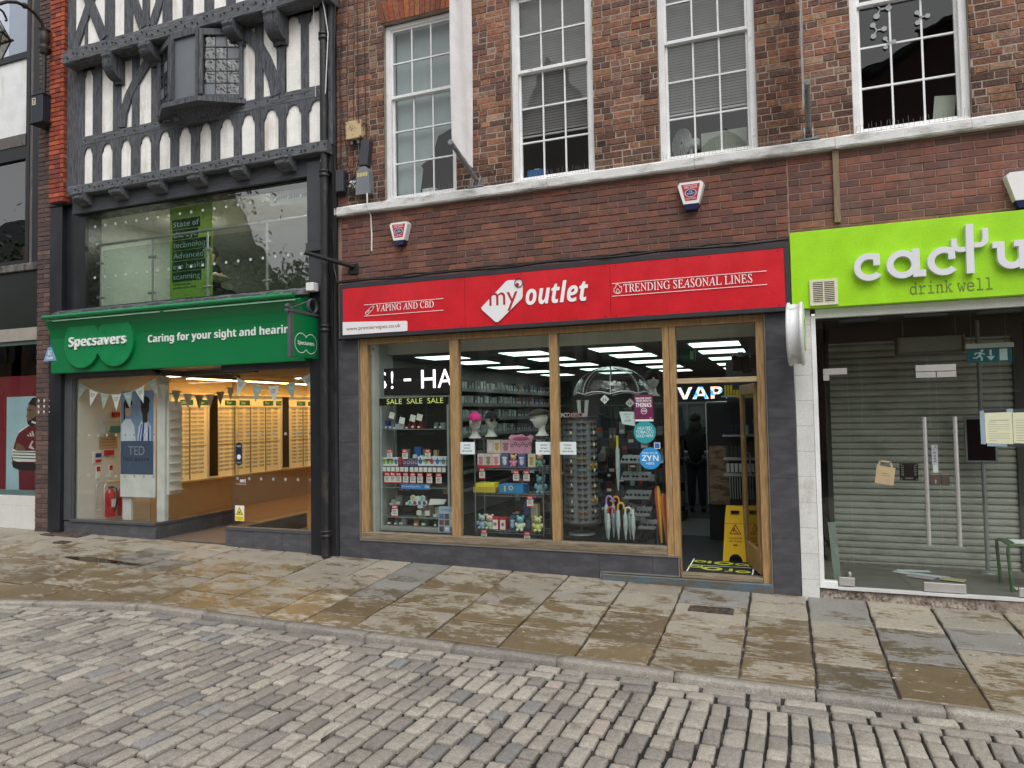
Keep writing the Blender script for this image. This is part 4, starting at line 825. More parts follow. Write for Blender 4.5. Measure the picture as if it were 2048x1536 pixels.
m_ = MB(); m_.prism(blob(-9.49, 2.11, .09, .06), T, .005, .006); m_.prism([(-9.58, 1.85), (-9.55, 1.85), (-9.55, 2.1), (-9.58, 2.1)], T, .005, .006); m_.prism([(-9.54, 2.03), (-9.44, 2.03), (-9.44, 2.06), (-9.54, 2.06)], T, .006, .007); m_.prism(blob(-9.14, 2.13, .095, .075), T, .005, .006); m_.prism([(-9.20, 2.02), (-9.08, 2.02), (-9.08, 2.05), (-9.20, 2.05)], T, .0062, .007); part('hair_and_glasses', m_, mk('poster_dark', '17171c', .6), ted)
m_ = MB(); m_.prism([(-9.22, 1.522), (-9.17, 1.522), (-9.15, 1.80), (-9.18, 1.80)], T, .004, .0045); m_.prism([(-9.27, 1.522), (-9.25, 1.522), (-9.2, 1.78), (-9.22, 1.78)], T, .004, .0046); m_.prism([(-9.08, 1.522), (-9.05, 1.522), (-9.05, 1.7), (-9.08, 1.8)], T, .004, .0045); part('blue_stripes', m_, mk('poster_royal', '263f9c', .6), ted)
m_ = MB(); m_.text('TED', -9.48, 1.305, T, w=.33, h=.135, ext=.001, d0=.003); part('large_lettering', m_, mk('poster_grey_ink', '9aa0ac', .6), ted)
m_ = MB(); m_.text('TED BAKER', -9.57, 1.215, T, w=.52, h=.05, ext=.001, d0=.003, space=1.3); part('small_lettering', m_, ink, ted)
m_ = MB(); m_.box(-8.955, -8.80, .30, .38, .29, 2.5, ch=.003); solo('white_column', m_, mk('matt_white_panel', 'dfe0df'), 'tall plain white post beside the blue fashion poster', 'post', (-8.88, .34, .3))
dsp = thing('acrylic_display', 'narrow white spectacle stand between the white post and lit racks', 'display stand', (-8.74, .6, .3)); m_ = MB(); m_.box(-8.80, -8.77, .35, .6, .70, 2.12); part('back_panel', m_, white_m, dsp)
for k in range(10):
    m_ = MB(); m_.box(-8.768, -8.70, .36, .58, .76 + k * .135, .768 + k * .135); part('glass_shelf', m_, mk('acrylic', 'e8e6dc', .2), dsp)
def onwall(y0, y1, z0, z1, mat, name, label, cat, txt=None, th=.012, tcol=None):
    T = lambda u, v, d: (-10.36 + d, u, v); t = thing(name, label, cat, (-10.36, (y0 + y1) / 2, z0)); m_ = MB(); m_.prism([(y0, z0), (y1, z0), (y1, z1), (y0, z1)], T, 0, th); part('plate', m_, mat, t)
    if txt:
        m_ = MB()
        for s, zf, hf in txt: m_.text(s, (y0 + y1) / 2, z0 + (z1 - z0) * zf, T, w=(y1 - y0) * .7, h=(z1 - z0) * hf, ext=.001, d0=th + .0005, center=True)
        part('lettering', m_, tcol or ink, t)
    return t
red_p = mk('signal_red', 'b8242a', .5, var=.05)
onwall(.68, .80, 1.90, 1.98, red_p, 'fire_alarm_sounder', 'red sounder high on the white wall behind the bunting', 'alarm', th=.05); onwall(.54, .70, 1.28, 1.36, red_p, 'fire_call_point', 'red break glass point above the fire extinguishers', 'alarm', th=.04)
pnl = onwall(.52, .84, 1.62, 1.84, mk('panel_grey', 'b9bdbb', .5), 'control_panel', 'grey and teal control panel on the white optician wall', 'panel', th=.05); m_ = MB(); m_.prism([(.58, 1.64), (.82, 1.64), (.82, 1.75), (.62, 1.75)], lambda u, v, d: (-10.31 + d, u, v), .0, .003); part('teal_face', m_, mk('panel_teal', '3d8a88', .5), pnl)
onwall(.45, .78, 1.39, 1.58, mk('tan_notice', 'b59a74', .7), 'wall_notice', 'tan printed notice on the wall above the fire extinguishers', 'notice', [('Fire action notice', .7, .12), ('Please keep clear', .45, .1), ('of all exits', .22, .1)])
fa = onwall(.34, .49, 1.16, 1.34, white_m, 'fire_action_sign', 'small blue and red fire action sign on the white wall', 'sign'); m_ = MB(); m_.prism([(.38, 1.25), (.485, 1.25), (.485, 1.32), (.38, 1.32)], lambda u, v, d: (-10.348 + d, u, v), .0, .002); part('blue_field', m_, mk('sign_blue', '2b4a8e', .5), fa); m_ = MB(); m_.prism([(.38, 1.17), (.485, 1.17), (.485, 1.22), (.38, 1.22)], lambda u, v, d: (-10.348 + d, u, v), .0, .002); part('red_field', m_, red_p, fa)
for k, y in enumerate((.40, .63)):
    s_ = onwall(y, y + .07, .91, 1.11, white_m, 'extinguisher_sign', ('narrow sign above the nearer fire extinguisher', 'narrow sign above the farther fire extinguisher')[k], 'sign'); m_ = MB(); m_.prism([(y + .004, 1.03), (y + .066, 1.03), (y + .066, 1.105), (y + .004, 1.105)], lambda u, v, d: (-10.348 + d, u, v), .0, .002); part('red_field', m_, red_p, s_)
for k, (y, lab) in enumerate(((.53, 'red fire extinguisher in the wire stand, nearer the window'), (.76, 'red fire extinguisher in the wire stand, behind the other'))):
    t = thing('fire_extinguisher', lab, 'fire extinguisher', (-10.2, y, .28), 'fire extinguishers'); m_ = MB(); m_.lathe([(.03, 0), (.075, .01), (.078, .03), (.078, .38), (.055, .44), (.02, .47)], (-10.2, y, .28), 18); part('cylinder', m_, mk('extinguisher_red', 'b3161d', .3, var=.04, coat=.3), t)
    m_ = MB(); m_.box(-10.225, -10.175, y - .02, y + .05, .745, .78, ch=.005); m_.tube([(-10.2, y + .03, .77), (-10.13, y + .06, .74), (-10.11, y + .05, .55), (-10.13, y + .03, .38)], .013, 8); part('hose', m_, black_m, t); m_ = MB(); m_.prism([(y - .04, .45), (y + .04, .45), (y + .04, .58), (y - .04, .58)], lambda u, v, d: (-10.123 + d, u, v), .0, .002); part('label_plate', m_, white_m, t)
m_ = MB(); m_.tube([(-10.12, .36, .42), (-10.12, .36, .80), (-10.12, .40, .85), (-10.12, .84, .85), (-10.12, .88, .80), (-10.12, .88, .28)], .01, 8); m_.tube([(-10.3, .36, .42), (-10.3, .36, .80), (-10.3, .40, .85), (-10.3, .84, .85), (-10.3, .88, .8), (-10.3, .88, .28)], .01, 8); m_.tube([(-10.3, .36, .42), (-10.12, .36, .42)], .01, 6); m_.box(-10.32, -10.1, .36, .90, .27, .285); solo('extinguisher_stand', m_, steel, 'bent tube stand holding the two red fire extinguishers', 'stand', (-10.2, .62, .28))
# lighting the optician really has: warm ceiling strips over the display wall, a plain strip by the window
for k, (x, y, l, e, c_, nm) in enumerate(((-9.75, 4.0, 4.6, 17, 'ffc67a', 'display_strip_light'), (-6.75, 3.0, .9, 6, 'fff0d8', 'ceiling_strip_light'), (-9.2, 1.1, .8, 5, 'fff0d8', 'ceiling_strip_light'), (-8.0, 2.9, .8, 6, 'ffe2b4', 'ceiling_strip_light'))):
    t = thing(nm, ('long warm ceiling strip light over the lit spectacle wall', 'short ceiling strip light behind the bunting of the door-side window', 'short ceiling strip light above the blue fashion poster', 'short ceiling strip light over the entrance of the optician')[k], 'light', (x, y, 2.6)); ax = k == 0
    m_ = MB(); m_.box(x - (.08 if ax else l / 2), x + (.08 if ax else l / 2), y - (l / 2 if ax else .06), y + (l / 2 if ax else .06), 2.56, 2.60); part('housing', m_, white_m, t)
    m_ = MB(); m_.box(x - (.07 if ax else l / 2 - .02), x + (.07 if ax else l / 2 - .02), y - (l / 2 - .02 if ax else .05), y + (l / 2 - .02 if ax else .05), 2.548, 2.558); part('tube', m_, lamp_mat(f'strip_{k}', c_, e), t)
# bunting
PEN = [mk('pennant_white', 'f8f8f7', .8), mk('pennant_sage', 'b3c0b7', .8)]
def bunting(x0, x1, zs, zm, n, first, label, y=.075):
    t = thing('bunting', label, 'bunting', ((x0 + x1) / 2, y, zm), 'bunting in the optician windows'); f = lambda s: zs + (zm - zs) * (1 - (2 * s - 1) ** 2) + .03 * s
    m_ = MB(); m_.tube([(x0 + (x1 - x0) * k / 24, y, f(k / 24)) for k in range(25)], .004, 5); part('cord', m_, paper, t)
    for k in range(n):
        s = (k + .5) / n; x = x0 + (x1 - x0) * s; sl2 = (f(s + .01) - f(s - .01)) / (.02 * (x1 - x0)); w_ = .095; h = .245; a = math.atan(sl2); T = lambda u, v, d: (x + u * cos(a) - v * sin(a), y - d, f(s) + u * sin(a) + v * cos(a))
        m_ = MB(); m_.prism([(-w_, 0), (w_, 0), (.0, -h)], T, 0, .002); i = (k + first) % 2; pe = part('pennant', m_, PEN[i], t)
        m_ = MB()
        if i: m_.text('TED', 0, -.085, T, w=.08, h=.035, ext=.0005, d0=.0025, center=True)
        else:
            for q in range(3): m_.prism([(-.045, -.05 - q * .022), (.045 - .01 * q, -.05 - q * .022), (.045 - .01 * q, -.042 - q * .022), (-.045, -.042 - q * .022)], T, .0022, .003)
        part('print', m_, [mk('grey_print', '8b8d8c', .8), white_ink][i], pe)
bunting(-10.37, -8.70, 2.46, 2.22, 7, 1, 'string of white and sage pennants across the poster window'); bunting(-7.26, -5.89, 2.44, 2.26, 5, 0, 'string of white and sage pennants across the window beside the drainpipe')
t = thing('bunting', 'string of pennants across the side glass of the recessed entrance', 'bunting', (-8.66, .9, 2.3), 'bunting in the optician windows'); f = lambda s: 2.42 - .2 * (1 - (2 * s - 1) ** 2); m_ = MB(); m_.tube([(-8.70, .08 + 1.6 * k / 20, f(k / 20)) for k in range(21)], .004, 5); part('cord', m_, paper, t)
for k in range(7):
    s = (k + .5) / 7; y = .08 + 1.6 * s; m_ = MB(); m_.prism([(y - .09, f(s)), (y + .09, f(s)), (y, f(s) - .235)], lambda u, v, d: (-8.70 + d, u, v), 0, .002); part('pennant', m_, PEN[k % 2], t)
# stickers on the door-side window
st = thing('accreditation_sticker', 'tall dark blue rounded sticker on the door-side window', 'sticker', (-7.14, .036, 1.34)); T = FRONT(.036); m_ = MB(); m_.prism([(-7.145 + .055 * cos(a), 1.45 + .055 * sin(a)) for a in [pi * k / 8 for k in range(9)]] + [(-7.145 + .055 * cos(a), 1.235 + .055 * sin(a)) for a in [pi + pi * k / 8 for k in range(9)]], T, 0, .002); part('field', m_, mk('sticker_navy', '16243f', .4), st); m_ = MB(); m_.prism(blob(-7.145, 1.30, .035, .035), T, .002, .003); m_.text('NHS', -7.18, 1.44, T, w=.07, h=.022, ext=.0005, d0=.0025); m_.text('local', -7.175, 1.215, T, w=.06, h=.02, ext=.0005, d0=.0025); part('emblem', m_, mk('sticker_white', 'dfe4ea', .5), st)
nh = thing('health_sticker', 'white lettered health service sticker low on the door-side window', 'sticker', (-7.1, .036, .93)); m_ = MB(); m_.text('NHS', -7.13, .945, T, w=.105, h=.045, ext=.001, style=BOLDIT); m_.text('Providing NHS services', -7.19, .915, T, w=.18, h=.014, ext=.001); part('lettering', m_, white_ink, nh)
ct = thing('camera_warning_sign', 'yellow triangle camera warning sign at the foot of the window', 'sign', (-7.135, .036, .41)); m_ = MB(); m_.prism([(-7.215, .41), (-7.055, .41), (-7.055, .625), (-7.215, .625)], T, 0, .002); part('plate', m_, white_m, ct); m_ = MB(); m_.prism([(-7.205, .49), (-7.065, .49), (-7.135, .615)], T, .002, .003); m_.prism([(-7.21, .415), (-7.06, .415), (-7.06, .475), (-7.21, .475)], T, .002, .003); part('yellow_field', m_, mk('warning_yellow', 'e8d21f', .5), ct)
m_ = MB(); m_.prism([(-7.19, .498), (-7.08, .498), (-7.135, .600)], T, .003, .0035); part('triangle', m_, ink, ct); m_ = MB(); m_.prism([(-7.178, .505), (-7.092, .505), (-7.135, .586)], T, .0035, .004); part('triangle_field', m_, mk('warning_yellow', 'e8d21f'), ct); m_ = MB(); m_.prism([(-7.155, .525), (-7.125, .545), (-7.115, .533), (-7.145, .513)], T, .004, .0045); m_.text('24 hour CCTV', -7.135, .452, T, w=.12, h=.014, ext=.0005, d0=.0032, center=True); m_.text('in operation', -7.135, .428, T, w=.11, h=.015, ext=.0005, d0=.0032, center=True); part('print', m_, ink, ct)

# ---------------------------------------------------------------- green fascia sign
green = mk('fascia_green', '0b7a45', .32, var=.03, vs=1.5, coat=.2)
gs = thing('optician_fascia', 'long green optician fascia sign with a double circle emblem', 'shop sign', (-8.25, -.1, 2.58))
prof = [(0.0, 2.585), (-.155, 2.585), (-.16, 2.60), (-.165, 2.9), (-.175, 3.12), (-.205, 3.26), (-.255, 3.37), (-.26, 3.395), (-.245, 3.405), (-.10, 3.41), (-.10, 3.465), (0., 3.465)]
m_ = MB(); m_.sweep(prof, -10.64, -5.872); part('casing', m_, green, gs)
def two_circles(cx1, cx2, cz_, r, n=22):
    d = (cx2 - cx1) / 2; a0 = math.acos(d / r); p = [(cx1 + r * cos(a), cz_ + r * sin(a)) for a in [a0 + (2 * pi - 2 * a0) * k / n for k in range(n + 1)]]
    return p + [(cx2 - r * cos(a), cz_ - r * sin(a)) for a in [a0 + (2 * pi - 2 * a0) * k / n for k in range(1, n)]]
T = FRONT(-.165)
m_ = MB(); m_.prism(two_circles(-9.915, -9.235, 3.02, .375), T, .005, .05); part('emblem', m_, mk('emblem_green', '10854d', .3, coat=.2), gs)
white_let = mk('raised_white_letter', 'f1f2f2', .35, var=.02)
m_ = MB(); m_.text('Specsavers', -10.165, 2.925, T, w=1.175, h=.195, ext=.02, d0=.05, style=BOLD); m_.text('Caring for your sight and hearing', -8.615, 2.93, T, w=2.60, h=.150, ext=.018, d0=-.004, style=BOLD); part('lettering', m_, white_let, gs)
m_ = MB(); m_.box(-10.48, -8.30, -.263, -.255, 3.380, 3.392); m_.box(-8.22, -5.95, -.263, -.255, 3.380, 3.392); part('edge_strip', m_, mk('pale_edge', 'cfe8d8', .4), gs)
m_ = MB(); m_.box(-10.58, -10.40, .005, .1, 2.50, 2.583); m_.box(-10.40, -8.66, -.06, .1, 2.53, 2.583); m_.box(-7.38, -5.875, -.05, .1, 2.505, 2.583); part('under_trim', m_, dark_grey, gs)
tl = thing('trough_light', 'long green tube trough light along the top of the green fascia', 'light', (-8.2, -.33, 3.45)); m_ = MB(); m_.tube([(-10.56, -.34, 3.435), (-5.95, -.34, 3.435)], .032, 14); m_.lathe([(.036, 0), (.036, .03)], (-10.58, -.34, 3.435), 12, axis='x'); m_.lathe([(.036, 0), (.036, .03)], (-5.95, -.34, 3.435), 12, axis='x'); part('tube_body', m_, mk('tube_green', '127a49', .35), tl)
for x in (-10.1, -8.75, -8.2, -6.35): m_ = MB(); m_.tube([(x, -.34, 3.46), (x + .12, -.28, 3.50), (x + .16, -.12, 3.49)], .010, 6); part('arm', m_, mk('tube_green', '127a49'), tl)
# projecting sign
hg = thing('projecting_sign', 'small green projecting sign hanging from a grey bracket', 'projecting sign', (-5.75, -.1, 3.2)); T = lambda u, v, d: (-5.75 + d, u, v)
m_ = MB(); m_.box(-5.77, -5.73, -.645, -.585, 2.60, 3.215, ch=.004); m_.box(-5.775, -5.725, -.69, .0, 3.165, 3.20, ch=.003); m_.box(-5.79, -5.71, -.06, -.045, 2.98, 3.42); part('bracket_frame', m_, grey_metal, hg)
m_ = MB(); m_.ring(-.16, 3.30, .085, .10, T, -.02, .02, seg=24); m_.tube([(-5.75, -.62, 3.21), (-5.75, -.22, 3.36)], .008, 6); m_.lathe([(.03, -.025), (.03, .025)], (-5.75, -.655, 3.235), 12, axis='x'); part('scroll', m_, grey_metal, hg)
m_ = MB(); m_.box(-5.765, -5.735, -.58, -.03, 2.605, 3.15, ch=.003); part('board', m_, mk('fascia_green', ''), hg)
m_ = MB(); 
o_ = two_circles(-.42, -.22, 2.79, .13); i_ = two_circles(-.42, -.22, 2.79, .122); n = len(o_)
for k in range(n): m_.add([T(*o_[k], .016), T(*o_[(k + 1) % n], .016), T(*i_[(k + 1) % n], .016), T(*i_[k], .016)], [(0, 1, 2, 3)])
m_.text('Specsavers', -.49, 2.755, T, w=.34, h=.065, ext=.001, d0=.016, style=BOLD); part('lettering', m_, white_let, hg)
# drainpipe between the two buildings
dp = thing('drainpipe', 'black cast iron drainpipe between the timber and brick buildings', 'drainpipe', (-5.56, -.11, .05)); iron = stained('pipe_black', '1b1c1f', '4b423c', .5, .66, 8, (1, 1, .4), .1, .3)
m_ = MB(); m_.tube([(-5.585, -.13, .03), (-5.585, -.13, 3.1), (-5.57, -.13, 4.4), (-5.565, -.13, 9.5)], .056, 16); part('pipe', m_, iron, dp)
for z in (.28, 2.95, 5.0, 6.85): m_ = MB(); m_.lathe([(.058, 0), (.072, .005), (.072, .03), (.064, .035), (.064, .06), (.072, .065), (.072, .09), (.058, .095)], (-5.583 if z < 3.5 else -5.567, -.13, z), 16); part('collar', m_, iron, dp)
m_ = MB(); m_.tube([(-5.50, -.02, .1), (-5.50, -.02, 3.0), (-5.49, -.02, 4.5)], .022, 8); m_.box(-5.63, -5.47, -.03, .1, .0, 9.5); solo('party_strip', m_, mk('grimy_black', '26262a', .85, var=.35, vs=9, bump=.5), 'grimy black strip of wall behind the drainpipe', 'wall strip', (-5.55, 0, 0))
m_ = MB()
for k in range(5):
    o = RND.uniform(-.03, .05); m_.tube([(-5.50 + o * .4, -.06 - .01 * k, 9.5), (-5.47 + o, -.07, 7.2), (-5.52 + o, -.075, 5.9), (-5.50 + o * 1.5, -.08, 5.1), (-5.48 + o, -.07, 4.3), (-5.50 - o, -.06, 3.2), (-5.49 + o * .5, -.06, 2.2)], .006, 5)
solo('hanging_cables', m_, black_m, 'bundle of thin black cables running down beside the drainpipe', 'cables', (-5.5, -.06, 4))
m_ = MB(); m_.tube([(-5.61, -.30, 7.9), (-5.50, -.20, 7.2), (-5.47, -.17, 6.9), (-5.52, -.16, 6.2), (-5.58, -.16, 5.6), (-5.60, -.17, 5.2)], .007, 6); m_.tube([(-5.68, -.2, 7.9), (-5.70, -.16, 6.9), (-5.69, -.15, 6.1)], .004, 5); solo('white_cable', m_, white_m, 'loose white cable trailing past the upper drainpipe collar', 'cable', (-5.55, -.16, 6.5))
t = thing('black_bar', 'black steel bar on a plate sticking out over the projecting sign', 'bar', (-5.2, 0, 3.8)); m_ = MB(); m_.tube([(-5.21, -.01, 3.80), (-5.62, -.50, 3.93)], .030, 12); part('bar', m_, black_m, t); m_ = MB(); m_.box(-5.28, -5.14, -.02, .0, 3.70, 3.84, ch=.003); part('plate', m_, black_m, t)
m_ = MB(); m_.box(-5.80, -5.68, -.24, -.12, 3.49, 3.60, ch=.008); solo('sensor_box', m_, white_m, 'small white sensor box above the end of the green fascia', 'box', (-5.74, -.18, 3.49))
# alarm of the optician
al = thing('triangular_alarm', 'blue triangular alarm box on the black pillar beside the fascia', 'alarm box', (-10.66, -.07, 2.8)); T = FRONT(-.06); m_ = MB()
q = [(-10.83, 2.80), (-10.49, 2.80), (-10.60, 3.03), (-10.72, 3.03)]; q2 = [(-10.80, 2.785), (-10.52, 2.785), (-10.62, 3.0), (-10.70, 3.0)]
m_.add([T(u, v, 0) for u, v in q] + [T(u, v, .11) for u, v in q2], [(3, 2, 1, 0), (4, 5, 6, 7), (0, 1, 5, 4), (1, 2, 6, 5), (2, 3, 7, 6), (3, 0, 4, 7)]); part('housing', m_, mk('alarm_pale_blue', '7f9fc4', .4), al)
m_ = MB(); m_.prism([(-10.695, 3.005), (-10.625, 3.005), (-10.63, 3.06), (-10.69, 3.06)], T, .0, .09); part('cap', m_, mk('strobe_blue', '35519a', .25), al); m_ = MB(); m_.text('Chubb', -10.66, 2.81, T, w=.15, h=.045, ext=.002, d0=.112, center=True, style=BOLD); m_.text('C', -10.66, 2.885, T, w=.045, h=.05, ext=.002, d0=.112, center=True, style=BOLD); m_.ring(-10.66, 2.91, .042, .05, lambda u, v, d: T(u, v, d), .111, .113, seg=4, a0=pi / 4, a1=2 * pi + pi / 4); part('lettering', m_, white_ink, al)
# cable clutter and boxes on the brick above the white ledge
b1 = thing('junction_box', 'peeling cream junction box on the old brick beside the first sash window', 'box', (-5.15, 0, 5.5)); m_ = MB(); m_.box(-5.27, -5.03, -.09, .02, 5.47, 5.71, ch=.008); part('body', m_, stained('peeling_cream', 'c7b48a', '7a4a3e', .7, .56, 14, (1, 1, 1), .05, .2), b1)
m_ = MB(); m_.lathe([(.025, 0), (.025, .06)], (-5.20, -.04, 5.41), 10); m_.lathe([(.025, 0), (.025, .06)], (-5.10, -.04, 5.41), 10); m_.tube([(-5.10, -.04, 5.41), (-5.09, -.04, 5.2), (-5.06, -.03, 5.05)], .008, 6); part('gland', m_, grey_metal, b1)
m_ = MB(); m_.box(-5.07, -4.94, -.08, .02, 5.10, 5.44, ch=.008); m_.xform(Matrix.Translation((-5, 0, 5.2)) @ Matrix.Rotation(.12, 4, 'Y') @ Matrix.Translation((5, 0, -5.2))); solo('cable_cover', m_, dark_grey, 'dark grey splice box leaning above the grey meter box', 'box', (-5.0, -.03, 5.1))
gm = thing('grey_meter_box', 'grey plastic cable box with yellow tags sitting above the ledge', 'box', (-5.03, 0, 4.7)); m_ = MB(); m_.prism([(-5.12, 4.72), (-4.90, 4.72), (-4.92, 5.02), (-4.97, 5.08), (-5.05, 5.08), (-5.10, 5.02)], FRONT(.02), 0, .11); part('body', m_, mk('box_grey', '777d84', .5), gm); m_ = MB()
for k in range(4): m_.prism([(-5.09 + k * .04, 4.95), (-5.06 + k * .04, 4.95), (-5.06 + k * .04, 5.0), (-5.09 + k * .04, 5.0)], FRONT(-.09), 0, .002)
part('tags', m_, mk('tag_yellow', 'c9bf7a', .6), gm)
m_ = MB(); m_.box(-5.43, -5.31, -.09, .02, 4.80, 5.09, ch=.006); solo('small_black_box', m_, dark_grey, 'small dark box at the brick corner beside the drainpipe', 'box', (-5.37, -.03, 4.8)); m_ = MB(); m_.box(-5.26, -5.13, -.03, .02, 4.83, 4.94, ch=.004); solo('white_plate', m_, white_m, 'little white blank plate between the dark box and grey meter box', 'plate', (-5.2, -.02, 4.83))
m_ = MB()
for k in range(14):
    cx_, cz_ = RND.uniform(-5.4, -5.0), RND.uniform(4.68, 5.0); r = RND.uniform(.06, .13); m_.tube([(cx_ + r * cos(a) * 1.1, -.03 - .006 * (k % 5), cz_ + r * sin(a)) for a in [RND.uniform(0, 6) + 5.2 * j / 14 for j in range(15)]] if False else [(cx_ + r * cos(5.4 * j / 14 + k), -.03 - .006 * (k % 5), cz_ + r * sin(5.4 * j / 14 + k)) for j in range(15)], .0045, 5)
for k in range(7): a = RND.uniform(-5.45, -5.0); m_.tube([(a, -.02, 9), (a + RND.uniform(-.05, .05), -.02, 7.4), (a + RND.uniform(-.06, .06), -.02, 6.3), (a + RND.uniform(-.05, .1), -.02, 5.2), (RND.uniform(-5.4, -5.1), -.03, 4.75)], .005, 5)
m_.tube([(-5.35, -.09, 3.60)] + [(-5.35 + k * .32, -.09 - .01 * sin(k * 2), 3.585 + .012 * sin(k * 1.7)) for k in range(1, 18)], .007, 5); m_.tube([(-5.5, -.05, 4.4), (-5.48, -.06, 3.8)] + [(-5.40 + k * .275, -.10 + .012 * sin(k * 2.3), 3.585 + .010 * sin(k * 1.3)) for k in range(21)], .015, 6); m_.tube([(-5.38 + k * .275, -.085 + .012 * sin(k * 1.3), 3.605 + .014 * sin(k * 1.9)) for k in range(20)], .011, 6)
solo('cable_tangle', m_, black_m, 'tangle of black cables on the brick corner and above the red sign', 'cables', (-5.2, -.03, 4.9))
m_ = MB(); m_.tube([(-4.945, -.09, 4.72), (-4.945, -.09, 4.56), (-4.94, -.015, 4.45), (-4.93, -.012, 4.2), (-4.935, -.012, 3.98)], .010, 6); solo('white_conduit', m_, white_m, 'short white conduit running down from the grey meter box over the ledge', 'conduit', (-4.94, -.02, 4.3))
# ================================================================ red outlet shop (ground floor of the brick building)
bh = brick_house
def tiles(m, x0, x1, z0, z1, y, cuts_x, cuts_z, th=.03):
    xs = [x0] + [c for c in cuts_x if x0 < c < x1] + [x1]; zs = [z0] + [c for c in cuts_z if z0 < c < z1] + [z1]
    for i in range(len(xs) - 1):
        for j in range(len(zs) - 1): m.box(xs[i] + .0015, xs[i + 1] - .0015, y + RND.uniform(0, .0015), y + th, zs[j] + .0015, zs[j + 1] - .0015, 0, None, .0015)
    m.box(x0, x1, y + .004, y + th + .05, z0, z1, 1)
m_ = MB(); tiles(m_, -5.46, -5.14, -.05, 2.84, -.01, [], [.26, .88, 1.50, 2.12]); part('tiled_pier', m_, [slate, slate_seam], bh)
m_ = MB(); tiles(m_, -.155, .112, -.16, 2.84, -.03, [], [.50, 1.12, 1.74, 2.36]); part('tiled_pier', m_, [slate, slate_seam], bh)
m_ = MB(); tiles(m_, -5.14, -1.10, -.09, .245, -.01, [-4.4, -3.8, -3.2, -2.6, -2.0, -1.4], []); part('tiled_riser', m_, [slate, slate_seam], bh)
m_ = MB(); m_.box(-5.146, -5.134, -.018, .0, .24, 2.83); m_.box(-5.134, -1.10, -.02, .0, .245, .262); m_.box(-.168, -.157, -.035, .0, -.06, 2.84); m_.box(-1.985, -1.10, -.022, -.01, .035, .05); m_.box(-1.99, -1.975, -.022, -.01, -.03, .049); m_.box(-1.118, -1.104, -.022, -.01, .05, .245); part('metal_trim', m_, trim_m, bh)
wv = MB(); 
for a, b in ((-5.134, -5.025), (-3.845, -3.73), (-2.552, -2.45)): wv.box(a, b, .0, .10, .352, 2.765, ch=.004)
wv.box(-1.235, -1.165, -.004, .11, .05, 2.765, ch=.004); wv.box(-1.163, -1.093, .006, .11, .05, 2.765, ch=.004); wv.box(-.255, -.172, -.002, .11, -.04, 2.765, ch=.004)
sf = part('shop_front_frame', wv, shopwood_v, bh)
wh = MB(); wh.box(-5.134, -.172, -.003, .105, 2.765, 2.842, ch=.004); part('head_rail', wh, shopwood_v, sf)
wh = MB(); wh.box(-1.093, -.255, .002, .10, 2.132, 2.188, ch=.004); part('door_transom', wh, streak('pale_transom', '8a7558', 'c4ad8a', False, .65, .25, .42), sf)
wh = MB(); wh.box(-5.134, -1.236, -.012, .10, .264, .352, ch=.005); wh.box(-1.093, -.255, -.01, .12, .028, .075, ch=.005); part('window_sill', wh, sillwood, sf)
wh = MB(); wh.box(-5.02, -1.24, .028, .036, .352, .360); part('glazing_bead', wh, trim_m, sf)
m_ = MB()
for a, b in ((-5.025, -3.845), (-3.73, -2.552), (-2.45, -1.235)): m_.quad((a, .04, .352), (b, .04, .352), (b, .04, 2.765), (a, .04, 2.765))
m_.quad((-1.093, .04, 2.188), (-.255, .04, 2.188), (-.255, .04, 2.765), (-1.093, .04, 2.765)); part('pane', m_, pane, sf)
m_ = MB(); m_.box(-1.97, -.165, -.05, .12, -.14, .026, ch=.008); part('door_step', m_, stained('blue_painted_step', '53646c', '5d5346', .7, .5, 6, (.6, 1, 2), .07, .3), bh)
# room
gw = mk('outlet_wall', '8f918d', .9, var=.06)
m_ = MB(); m_.box(-5.45, -5.36, .12, 9.2, .0, 2.9); m_.box(.06, .11, .3, 9.2, .0, 2.9); m_.box(-5.45, .11, 9.2, 9.3, .0, 2.9); part('shop_wall', m_, gw, bh)
m_ = MB(); m_.box(-5.36, .06, .50, 9.2, 2.67, 2.72); part('shop_ceiling', m_, mk('outlet_ceiling', '77787a', .9, var=.05), bh)
m_ = MB(); m_.box(-5.36, .06, .48, .50, 2.66, 2.86); m_.box(-5.45, .06, .11, .48, 2.85, 2.87); part('bulkhead', m_, mk('bulkhead_paint', 'dcdcd6', .9, var=.04), bh)
m_ = MB(); m_.box(-5.40, .06, .12, 9.2, -.03, .058); part('shop_floor', m_, mk('dark_carpet', '232427', .95, var=.15, vs=4, bump=.2), bh)
m_ = MB(); m_.box(-1.62, -.95, 2.5, 4.15, .058, .062); part('floor_mat_inlay', m_, mk('grey_carpet', '4a4b4c', .95), bh)
# door standing open
dr = MB(); hinge = Vector((-.262, .12, .08)); dang = math.atan2(.75, -.20)
def door_local(m): return m.xform(Matrix.Translation(hinge) @ Matrix.Rotation(dang, 4, 'Z'))
dr.box(.0, .09, -.022, .022, 0, 2.04, ch=.004); dr.box(.69, .78, -.022, .022, 0, 2.04, ch=.004); dr.box(.09, .69, -.022, .022, 1.93, 2.04, ch=.004); dr.box(.09, .69, -.022, .022, 0, .25, ch=.004); door_local(dr)
dob = part('door', dr, shopwood_v, bh)
m_ = MB(); m_.box(.01, .77, -.026, -.023, .02, .23); door_local(m_); part('kick_plate', m_, mk('kick_plate', '8f8c86', .4, .6), dob)
m_ = MB(); m_.quad((.09, 0, .25), (.69, 0, .25), (.69, 0, 1.93), (.09, 0, 1.93)); door_local(m_); part('pane', m_, pane, dob)
m_ = MB(); m_.tube([(.74, -.03, 1.0), (.74, -.07, 1.0), (.74, -.07, 1.25), (.74, -.03, 1.25)], .01, 8); door_local(m_); part('handle', m_, steel, dob)
